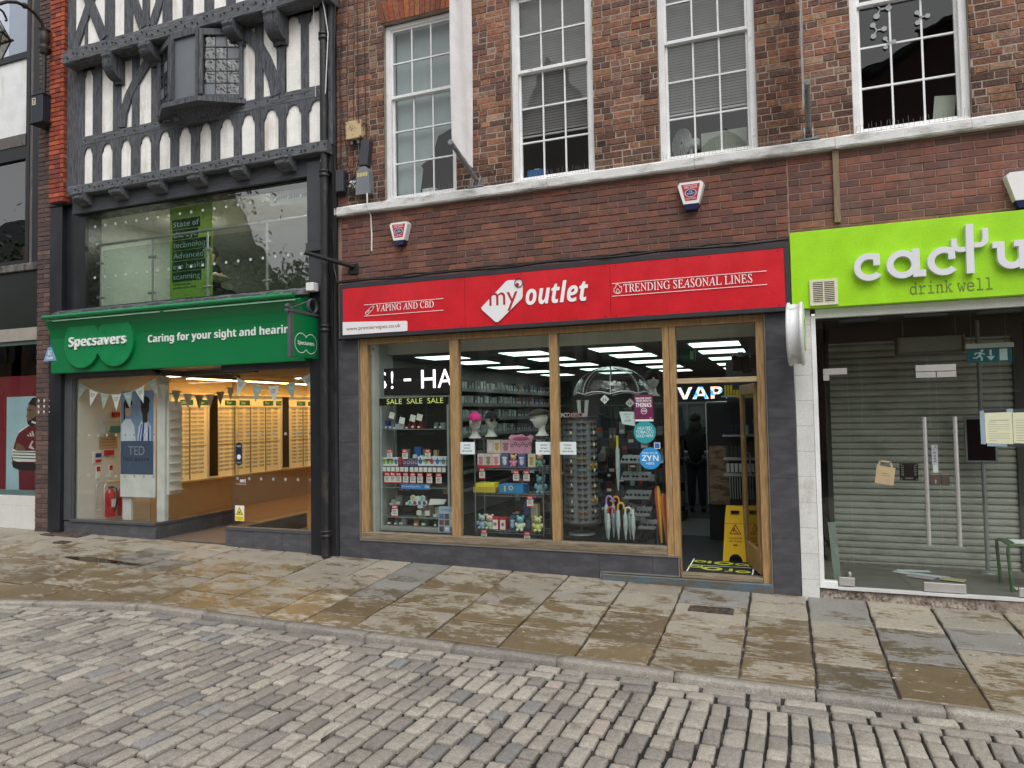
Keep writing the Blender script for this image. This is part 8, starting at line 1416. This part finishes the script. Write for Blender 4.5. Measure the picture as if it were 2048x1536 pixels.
m_ = MB(); m_.prism([(-11.83, 2.06), (-11.82, 1.98), (-11.85, 1.94), (-11.82, 1.91), (-11.83, 1.87), (-11.80, 1.80), (-11.74, 1.79), (-11.68, 1.84), (-11.60, 1.82), (-11.45, 1.82), (-11.42, 2.0), (-11.45, 2.14), (-11.60, 2.20), (-11.76, 2.17)], T, .0065, .0075); part('face', m_, mk('poster_brown_skin', '7a5a48', .7, var=.15, vs=6), spo); m_ = MB(); m_.prism([(-11.80, 2.14), (-11.60, 2.10), (-11.50, 1.95), (-11.40, 1.95), (-11.38, 2.18), (-11.52, 2.26), (-11.70, 2.24)], T, .0078, .0085); m_.prism([(-11.82, 1.86), (-11.76, 1.86), (-11.62, 1.93), (-11.5, 1.85), (-11.52, 1.79), (-11.74, 1.785), (-11.80, 1.80)], T, .0078, .0085); m_.prism([(-11.805, 2.035), (-11.72, 2.03), (-11.72, 2.045), (-11.80, 2.05)], T, .0078, .0086); part('hair_and_beard', m_, mk('poster_hair', '1d1614', .8), spo)
m_ = MB(); m_.prism([(-12.10, 1.38), (-12.02, 1.36), (-11.86, 1.36), (-11.88, 1.42), (-12.0, 1.48), (-12.08, 1.48)], T, .0074, .0082); part('hand', m_, mk('poster_brown_skin', ''), spo); m_ = MB(); m_.text('stan', -11.56, 1.47, T, w=.28, h=.07, ext=.0005, d0=.0065); m_.text('char', -11.56, 1.39, T, w=.28, h=.075, ext=.0005, d0=.0065)
for k in range(3): m_.prism([(-11.76 + k * .055, 1.60), (-11.725 + k * .055, 1.60), (-11.75 + k * .055, 1.655 + k * .02), (-11.785 + k * .055, 1.635 + k * .02)] if False else [(-11.80 + k * .06, 1.60), (-11.76 + k * .06, 1.60), (-11.78 + k * .05, 1.63 + k * .03), (-11.815 + k * .05, 1.63 + k * .03)], T, .0065, .007)
m_.prism([(-11.78, 1.42), (-11.74, 1.40), (-11.66, 1.38), (-11.64, 1.40), (-11.72, 1.45), (-11.66, 1.52), (-11.70, 1.53)], T, .0065, .007); part('white_marks', m_, mk('poster_white_ink', 'cfc6c8', .6), spo); m_ = MB(); m_.prism([(-11.72, 1.83), (-11.50, 1.78), (-11.45, 1.80), (-11.70, 1.86)], T, .0086, .0092); m_.prism([(-12.02, 1.66), (-11.74, 1.80), (-11.74, 1.82), (-12.04, 1.68)], T, .0064, .007); part('collar_trim', m_, white_m, spo)
# old street lamp bracket on that pier and the numbered box
li = mk('lamp_iron', '39342f', .55, .4, .2); XLm = -10.72; la = thing('street_lamp', 'iron wall bracket street lamp curving out over the pavement', 'street lamp', (XLm, -.2, 7.6)); m_ = MB(); m_.tube([(XLm, -.26, 7.0), (XLm, -.26, 7.72)], .032, 10); part('riser_pipe', m_, mk('lamp_blue_black', '23262c', .5), la); m_ = MB(); m_.lathe([(.03, -.1), (.075, -.07), (.05, -.03), (.085, .0), (.06, .04), (.055, .07), (.075, .1), (.07, .26), (.05, .28), (.09, .30), (.03, .33)], (XLm, -.26, 7.72), 16); m_.tube([(XLm, -.05, 7.70), (XLm, -.2, 7.73), (XLm, -.27, 7.76)], .035, 8); m_.lathe([(.07, 0), (.07, .02)], (XLm, -.045, 7.70), 12, axis='y'); part('finial_socket', m_, li, la)
m_ = MB(); m_.tube([(XLm, -.27, 8.02), (XLm, -.31, 8.12), (XLm, -.42, 8.21), (XLm, -.56, 8.245), (XLm, -.70, 8.235), (XLm, -.85, 8.16), (XLm, -.98, 8.05), (XLm, -1.04, 7.95)], .026, 8); m_.lathe([(.035, -.03), (.048, 0), (.035, .03)], (XLm, -.58, 8.245), 10, axis='y'); m_.tube([(XLm, -.98, 8.0), (XLm, -.90, 7.98), (XLm, -.86, 7.92), (XLm, -.845, 7.88), (XLm, -.86, 7.86)], .016, 8); part('arm', m_, li, la)
lan = (XLm, -1.06, 7.2); m_ = MB(); m_.lathe([(.02, .72), (.06, .66), (.10, .55), (.235, .34)], lan, 6, sm=False); part('top_glass', m_, glass('lantern_top_glass', .12, 'c9d6cc', .1), la); m_ = MB(); m_.lathe([(.235, .335), (.12, .0)], lan, 6, sm=False); part('side_glass', m_, glass('lantern_side_glass', .12, 'd6d8d2', .05), la); m_ = MB()
for k in range(6): a = 2 * pi * k / 6; m_.tube([(lan[0] + .12 * cos(a), lan[1] + .12 * sin(a), lan[2]), (lan[0] + .237 * cos(a), lan[1] + .237 * sin(a), lan[2] + .335)], .011, 6); m_.tube([(lan[0] + .237 * cos(a), lan[1] + .237 * sin(a), lan[2] + .335), (lan[0] + .237 * cos(a + pi / 3), lan[1] + .237 * sin(a + pi / 3), lan[2] + .335)], .018, 6); m_.tube([(lan[0] + .237 * cos(a), lan[1] + .237 * sin(a), lan[2] + .335), (lan[0] + .06 * cos(a), lan[1] + .06 * sin(a), lan[2] + .66)], .009, 5); m_.sphere((lan[0] + .25 * cos(a), lan[1] + .25 * sin(a), lan[2] + .345), .022, 8, 5)
m_.lathe([(.03, .64), (.045, .70), (.02, .74), (.035, .78), (.015, .82)], lan, 10); part('lantern_frame', m_, li, la)
nb = thing('numbered_box', 'dark blue steel box with a small number seven plate on the brown pier', 'box', (-10.86, -.15, 6.5)); m_ = MB(); m_.box(-10.96, -10.70, -.30, -.05, 6.56, 6.99, ch=.01); part('casing', m_, mk('box_blue_black', '272e3a', .45, .2, .12), nb); m_ = MB(); m_.box(-10.98, -10.68, -.32, -.05, 6.535, 6.558, ch=.003); m_.box(-10.97, -10.69, -.31, -.05, 6.985, 7.005, ch=.003); part('rim', m_, mk('box_rim', '1d232c', .4), nb); m_ = MB(); m_.box(-10.93, -10.85, -.303, -.30, 6.83, 6.945); p = part('number_plate', m_, mk('plate_ivory', 'cfc9a8', .6), nb); m_ = MB(); m_.text('7', -10.89, 6.85, FRONT(-.303), h=.075, w=.045, ext=.001, d0=.0005, center=True, style=BOLD); part('lettering', m_, ink, p)
m_ = MB(); m_.tube([(-10.76, -.1, 6.53), (-10.77, -.09, 6.40), (-10.70, -.08, 6.22), (-10.74, -.08, 6.12), (-10.80, -.08, 6.10)], .010, 6); solo('loose_cable', m_, black_m, 'loose black cable looping under the numbered box', 'cable', (-10.76, -.1, 6.3))
for i in range(3):
    for j in range(3): m_ = MB(); m_.sphere((-11.06 + j * .125, -.055, 2.17 - i * .09), .022, 10, 6, scale=(1, .25, 1.2), fn=lambda p: p * RND.uniform(.75, 1.2)); solo('glue_patch', m_, mk('glue_white', 'c3bdb4', .8), f'pale glue patch in the {ORD[i]} row of three on the brown brick pier', 'patch', (-11.06 + j * .125, -.055, 2.17 - i * .09), 'glue patches on the brown pier')
# ================================================================ people
def skin_body(name, pts, edges, mat, parent, sub=1):
    """One continuous figure grown from a jointed skeleton: pts = {joint: (x, y, z, radius)}."""
    keys = list(pts); me = bpy.data.meshes.new(name); org = ROOT[parent.name]; me.from_pydata([Vector(pts[k][:3]) - org for k in keys], [(keys.index(a), keys.index(b)) for a, b in edges], []); me.materials.append(mat); o = bpy.data.objects.new(name, me); COL.objects.link(o); o.parent = parent; ROOT[o.name] = org
    o.modifiers.new('skin', 'SKIN').use_smooth_shade = True; sv = me.skin_vertices[0].data
    for i, k in enumerate(keys): r = pts[k][3]; sv[i].radius = (r, r) if not isinstance(r, tuple) else r; sv[i].use_root = (i == 0)
    s = o.modifiers.new('smooth', 'SUBSURF'); s.levels = sub; s.render_levels = sub; return o
def fingers(pts, edges, hand, tip_dir, side, up, tag_):
    h = Vector(pts[hand][:3]); d = Vector(tip_dir).normalized(); s = Vector(side).normalized(); u = Vector(up).normalized()
    for k, (off, ln) in enumerate(((-.028, .075), (-.009, .085), (.010, .08), (.028, .062))):
        a, b, c = f'{tag_}f{k}a', f'{tag_}f{k}b', f'{tag_}f{k}c'; p0 = h + d * .045 + s * off; p1 = p0 + d * ln * .55 - u * .008; p2 = p1 + d * ln * .4 - u * .024
        pts[a] = (*p0, .010); pts[b] = (*p1, .009); pts[c] = (*p2, .008); edges += [(hand, a), (a, b), (b, c)]
    p0 = h + s * -.035 + d * .01; p1 = p0 + s * -.022 + d * .032; p2 = p1 + d * .028 - u * .006; pts[f'{tag_}ta'] = (*p0, .012); pts[f'{tag_}tb'] = (*p1, .010); pts[f'{tag_}tc'] = (*p2, .009); edges += [(hand, f'{tag_}ta'), (f'{tag_}ta', f'{tag_}tb'), (f'{tag_}tb', f'{tag_}tc')]
X, Y, F = -1.46, 4.9, .06
cu = thing('person', 'person in dark clothes with long dark hair standing with back to the doorway', 'person', (X, Y, F)); P_ = {'hip': (X, Y, F + .93, .12), 'waist': (X, Y - .01, F + 1.08, .115), 'chest': (X, Y - .015, F + 1.28, .135), 'neck': (X, Y, F + 1.46, .052), 'head0': (X, Y + .01, F + 1.55, .075), 'head1': (X, Y + .015, F + 1.63, .09), 'head2': (X, Y + .01, F + 1.70, .06)}
E_ = [('hip', 'waist'), ('waist', 'chest'), ('chest', 'neck'), ('neck', 'head0'), ('head0', 'head1'), ('head1', 'head2')]
for s, n_ in ((-1, 'l'), (1, 'r')):
    P_.update({'sh' + n_: (X + s * .17, Y, F + 1.40, .062), 'el' + n_: (X + s * .235, Y + .03, F + 1.14, .046), 'wr' + n_: (X + s * .11, Y + .24, F + 1.10, .032), 'ha' + n_: (X + s * .06, Y + .31, F + 1.11, .036), 'th' + n_: (X + s * .085, Y, F + .86, .095), 'kn' + n_: (X + s * .09, Y - .005, F + .48, .062), 'an' + n_: (X + s * .095, Y + .02, F + .09, .042), 'to' + n_: (X + s * .11, Y + .14, F + .035, .036)})
    E_ += [('chest', 'sh' + n_), ('sh' + n_, 'el' + n_), ('el' + n_, 'wr' + n_), ('wr' + n_, 'ha' + n_), ('hip', 'th' + n_), ('th' + n_, 'kn' + n_), ('kn' + n_, 'an' + n_), ('an' + n_, 'to' + n_)]; fingers(P_, E_, 'ha' + n_, (-s * .3, 1, 0), (s, .3, 0), (0, 0, 1), n_)
skin_body('body', P_, E_, mk('skin_tone', 'a77f68', .6), cu)
jm = mk('jacket_black', '121316', .8, var=.2, bump=.3); J = {k: (*P_[k][:3], P_[k][3] + .028) for k in ('hip', 'waist', 'chest')}; J['hip'] = (X, Y, F + .82, .175); J['collar'] = (X, Y - .02, F + 1.45, .085); je = [('hip', 'waist'), ('waist', 'chest'), ('chest', 'collar')]
for n_ in 'lr': J.update({k + n_: (*P_[k + n_][:3], P_[k + n_][3] + .022) for k in ('sh', 'el', 'wr')}); je += [('chest', 'sh' + n_), ('sh' + n_, 'el' + n_), ('el' + n_, 'wr' + n_)]
skin_body('jacket', J, je, jm, cu); Tq = {'hip': (X, Y, F + .92, .11)}; te = []
for n_ in 'lr': Tq.update({k + n_: (*P_[k + n_][:3], P_[k + n_][3] + .02) for k in ('th', 'kn', 'an')}); te += [('hip', 'th' + n_), ('th' + n_, 'kn' + n_), ('kn' + n_, 'an' + n_)]
skin_body('trousers', Tq, te, mk('navy_denim', '1e2430', .85, var=.2), cu); m_ = MB(); m_.sphere((X, Y - .005, F + 1.645), .108, 18, 12, scale=(.92, 1.05, 1.1)); m_.sphere((X, Y - .05, F + 1.47), .12, 18, 10, scale=(.95, .55, 1.55)); part('hair', m_, mk('dark_hair', '17120f', .6, var=.3, vs=30, bump=.5), cu); m_ = MB()
for s in (-1, 1): m_.sphere((X + s * .10, Y + .08, F + .05), .05, 12, 8, scale=(.9, 2.4, .95), fn=lambda p: Vector((p.x, p.y, max(p.z, -.048))))
part('shoe', m_, black_m, cu); m_ = MB()
for s in (-1, 1): m_.sphere((X + s * .032, Y + .105, F + 1.64), .012, 8, 6)
m_.sphere((X, Y + .115, F + 1.61), .016, 8, 6, scale=(.8, 1.2, 1.2)); part('face_details', m_, mk('skin_tone', ''), cu)
X, Y, F = -9.25, 1.75, 3.5
se = thing('person', 'person in dark clothes seated at the round table behind the upper window', 'person', (X, Y, F)); P_ = {'hip': (X, Y + .02, F + .50, .12), 'waist': (X + .02, Y - .02, F + .66, .11), 'chest': (X + .05, Y - .07, F + .86, .13), 'neck': (X + .08, Y - .11, F + 1.02, .05), 'head0': (X + .10, Y - .13, F + 1.11, .075), 'head1': (X + .11, Y - .13, F + 1.19, .09), 'head2': (X + .10, Y - .12, F + 1.26, .06)}; E_ = [('hip', 'waist'), ('waist', 'chest'), ('chest', 'neck'), ('neck', 'head0'), ('head0', 'head1'), ('head1', 'head2')]
for s, n_ in ((-1, 'l'), (1, 'r')):
    P_.update({'sh' + n_: (X + .06 + s * .06, Y - .07 - s * .16, F + .97, .06), 'el' + n_: (X + .16 + s * .05, Y - .12 - s * .2, F + .74, .044), 'wr' + n_: (X + .34, Y - .28 - s * .08, F + .775, .03), 'ha' + n_: (X + .41, Y - .31 - s * .05, F + .775, .034), 'th' + n_: (X + .1, Y - .03 - s * .09, F + .5, .09), 'kn' + n_: (X + .44, Y - .06 - s * .1, F + .5, .06), 'an' + n_: (X + .42, Y - .06 - s * .1, F + .09, .042), 'to' + n_: (X + .54, Y - .08 - s * .11, F + .04, .036)})
    E_ += [('chest', 'sh' + n_), ('sh' + n_, 'el' + n_), ('el' + n_, 'wr' + n_), ('wr' + n_, 'ha' + n_), ('hip', 'th' + n_), ('th' + n_, 'kn' + n_), ('kn' + n_, 'an' + n_), ('an' + n_, 'to' + n_)]; fingers(P_, E_, 'ha' + n_, (1, -.2, 0), (-.2, -s, 0), (0, 0, 1), n_)
skin_body('body', P_, E_, mk('skin_tone', ''), se); J = {k: (*P_[k][:3], P_[k][3] + .02) for k in ('hip', 'waist', 'chest')}; J['collar'] = (X + .075, Y - .1, F + 1.0, .075); je = [('hip', 'waist'), ('waist', 'chest'), ('chest', 'collar')]
for n_ in 'lr': J.update({k + n_: (*P_[k + n_][:3], P_[k + n_][3] + .018) for k in ('sh', 'el')}); je += [('chest', 'sh' + n_), ('sh' + n_, 'el' + n_)]
skin_body('top', J, je, mk('dark_green_top', '1c2a26', .8), se); Tq = {'hip': (X, Y + .02, F + .50, .135)}; te = []
for n_ in 'lr': Tq.update({k + n_: (*P_[k + n_][:3], P_[k + n_][3] + .018) for k in ('th', 'kn', 'an')}); te += [('hip', 'th' + n_), ('th' + n_, 'kn' + n_), ('kn' + n_, 'an' + n_)]
skin_body('trousers', Tq, te, mk('navy_denim', ''), se); m_ = MB(); m_.sphere((X + .09, Y - .11, F + 1.21), .105, 18, 12, scale=(1, .95, 1.05)); part('hair', m_, mk('dark_hair', ''), se)
st_ = thing('office_chair', 'dark chair under the person seated behind the upper window', 'chair', (X, Y, F)); m_ = MB(); m_.box(X - .22, X + .22, Y - .22, Y + .22, F + .34, F + .39, ch=.02); part('seat', m_, dark_grey, st_); m_ = MB(); m_.box(X - .27, X - .23, Y - .2, Y + .2, F + .5, F + .9, ch=.015); part('backrest', m_, dark_grey, st_); m_ = MB(); m_.tube([(X, Y, F), (X, Y, F + .34)], .03, 8); m_.lathe([(.22, 0), (.2, .03), (.04, .05)], (X, Y, F), 12); part('leg', m_, grey_metal, st_)
# ================================================================ across the street (seen only as reflections in the glass)
def far_house(x0, x1, h, wallm, roofm, label, gable, bays, floors, timber=False):
    t = thing('street_house', label, 'building', ((x0 + x1) / 2, -24, 0)); m_ = MB(); m_.box(x0, x1, -32, -23, -.3, h); m_.prism([(x0, h), (x1, h), ((x0 + x1) / 2, h + gable)], lambda u, v, d: (u, -32 + d, v), .0, 9.0); part('wall', m_, wallm, t)
    m_ = MB(); c = (x0 + x1) / 2
    for a, b in ((x0 - .3, c), (x1 + .3, c)): m_.add([(a, -22.7, h - .1), (b, -22.7, h + gable + .15), (b, -32, h + gable + .15), (a, -32, h - .1), (a, -22.7, h + .1), (b, -22.7, h + gable + .35), (b, -32, h + gable + .35), (a, -32, h + .1)], [(0, 1, 2, 3), (7, 6, 5, 4), (0, 4, 5, 1), (2, 6, 7, 3)])
    part('roof', m_, roofm, t); bw = (x1 - x0) / bays
    for f_ in range(floors):
        for k in range(bays):
            xc = x0 + bw * (k + .5); z = 1.0 + f_ * (h - 1) / floors; hh = (h - 1) / floors * .62; m_ = MB(); m_.box(xc - bw * .26, xc + bw * .26, -23.0, -22.97, z, z + hh); w_ = part('window', m_, mk('far_glass', '23282c', .1), t); m_ = MB(); m_.box(xc - .04, xc + .04, -22.97, -22.93, z, z + hh); m_.box(xc - bw * .26, xc + bw * .26, -22.97, -22.93, z + hh * .5 - .04, z + hh * .5 + .04); m_.box(xc - bw * .3, xc + bw * .3, -22.97, -22.85, z - .12, z); part('frame', m_, mk('far_frame', 'b9b7b0', .6), w_)
    if timber:
        m_ = MB()
        for k in range(bays * 4 + 1): m_.box(x0 + (x1 - x0) * k / (bays * 4) - .1, x0 + (x1 - x0) * k / (bays * 4) + .1, -22.99, -22.90, 4, h)
        for f_ in range(floors + 1): m_.box(x0, x1, -22.98, -22.88, 4 + f_ * (h - 4) / floors - .15, 4 + f_ * (h - 4) / floors + .15)
        part('timbering', m_, mk('far_timber', '2a2a2b', .8), t)
slate_r = mk('far_slate', '3f4247', .7, var=.2, vs=3); sand = mk('far_sandstone', '8d7460', .9, var=.25, vs=1.2); brk = mk('far_brick', '6a4438', .9, var=.2, vs=2); wsh = mk('far_render', 'cfcac0', .9)
far_house(-13.6, -5.6, 12, wsh, slate_r, 'black and white timbered house across the street', 6, 3, 3, True); far_house(-19, -13.7, 9, brk, slate_r, 'tall brick house across the street next to the timbered one', 2.5, 3, 3); far_house(-5.5, 1.6, 10.5, sand, slate_r, 'sandstone fronted house straight across from the brick shops', 3, 3, 3); far_house(1.7, 11, 14, brk, slate_r, 'broad brick house across the street past the sandstone one', 2.5, 4, 3)
gt = thing('gothic_hall', 'sandstone gothic hall with pointed windows and steep slate roof across the square', 'building', (-46, -30, 0)); m_ = MB(); m_.box(-62, -37.5, -40, -26, -.3, 10.5); part('wall', m_, sand, gt)
m_ = MB(); m_.add([(-62, -26, 10.5), (-37.5, -26, 10.5), (-37.5, -33, 19), (-62, -33, 19), (-62, -40, 10.5), (-37.5, -40, 10.5)], [(0, 1, 2, 3), (3, 2, 5, 4), (1, 5, 2), (0, 3, 4)]); part('roof', m_, slate_r, gt)
for k in range(8):
    for z, hh in ((1.2, 3.2), (6, 3.2)): x = -61 + k * 3.05; m_ = MB(); m_.prism([(x, z), (x + 1.5, z), (x + 1.5, z + hh * .65), (x + .75, z + hh), (x, z + hh * .65)], lambda u, v, d: (-u * 0 + u, -26 + d, v), -.02, .02); w_ = part('lancet_window', m_, mk('far_glass', ''), gt); m_ = MB(); m_.box(x + .68, x + .82, -25.98, -25.9, z, z + hh * .95); m_.prism([(x - .2, z + hh * .62), (x, z + hh * .65), (x + .75, z + hh), (x + 1.5, z + hh * .65), (x + 1.7, z + hh * .62), (x + .75, z + hh + .35)], lambda u, v, d: (u, -26 + d, v), 0, .15); part('tracery', m_, mk('far_stone_pale', 'a08a72', .9), w_)
for k in range(5): m_ = MB(); x = -60 + k * 4.9; m_.box(x - .5, x + .5, -26.6, -26, -.3, 11.5); m_.lathe([(.7, 0), (.05, 2.6)], (x, -26.3, 11.5), 8, sm=False); part('buttress', m_, sand, gt)
m_ = MB(); m_.box(-62, -37.5, -26.25, -26, 10.5, 10.7); m_.box(-62, -37.5, -26.25, -26.05, 11.5, 11.7)
for k in range(50): m_.box(-61.9 + k * .49, -61.7 + k * .49, -26.2, -26.08, 10.7, 11.5)
part('balustrade', m_, mk('far_stone_pale', ''), gt)
bark = mk('bark', '4a4036', .9, var=.3, bump=.5); leafm = mk('leaf_green', attr=True, rough=.6, var=.2, vs=2)
def tree(x, y, h, r, label, seed, n=7000):
    R = random.Random(seed); t = thing('street_tree', label, 'tree', (x, y, -.2)); m_ = MB(); tips = []; m_.tube([(x, y, -.3), (x + .1, y, h * .25), (x, y + .1, h * .45), (x - .1, y, h * .62)], [.42, .34, .26, .16], 10)
    for k in range(11):
        a = k * 2.4; zz = h * (.28 + .05 * (k % 7)); e = Vector((x + cos(a) * r * .75, y + sin(a) * r * .75, h * (.48 + .42 * R.random()))); mid = Vector((x, y, zz)).lerp(e, .5) + Vector((0, 0, .5)); m_.tube([(x, y, zz), mid, e], [.15, .09, .03], 7); tips += [e, mid]
    part('trunk', m_, bark, t); m_ = MB(); cl = [e + Vector((R.gauss(0, 1), R.gauss(0, 1), R.gauss(0, .8))) * r * .22 for e in tips for _ in range(3)] + [Vector((x + R.gauss(0, r * .35), y + R.gauss(0, r * .35), h * (.6 + .32 * R.random()))) for _ in range(18)]
    for k in range(n):
        c = cl[k % len(cl)]; p = c + Vector((R.gauss(0, 1), R.gauss(0, 1), R.gauss(0, .7))) * r * .16; s = R.uniform(.09, .19); u = Vector((R.gauss(0, 1), R.gauss(0, 1), R.gauss(0, 1))).normalized(); v = u.cross(Vector((R.gauss(0, 1), R.gauss(0, 1), R.gauss(0, 1)))).normalized(); g = R.uniform(.6, 1.3); m_.add([p - u * s, p + v * s * .5, p + u * s, p - v * s * .5], [(0, 1, 2, 3)], 0, (.075 * g, .115 * g, .035 * g))
    part('crown', m_, leafm, t)
tree(-31.5, -20, 15.5, 6.5, 'big leafy tree across the street nearest the gothic hall', 3, 13000); tree(-22.5, -22, 9.5, 3.6, 'smaller tree across the street beside the timbered house', 5, 7000); tree(-27, -25, 9.0, 4.5, 'low bushy tree standing between the big tree and the smaller one', 8, 7000)
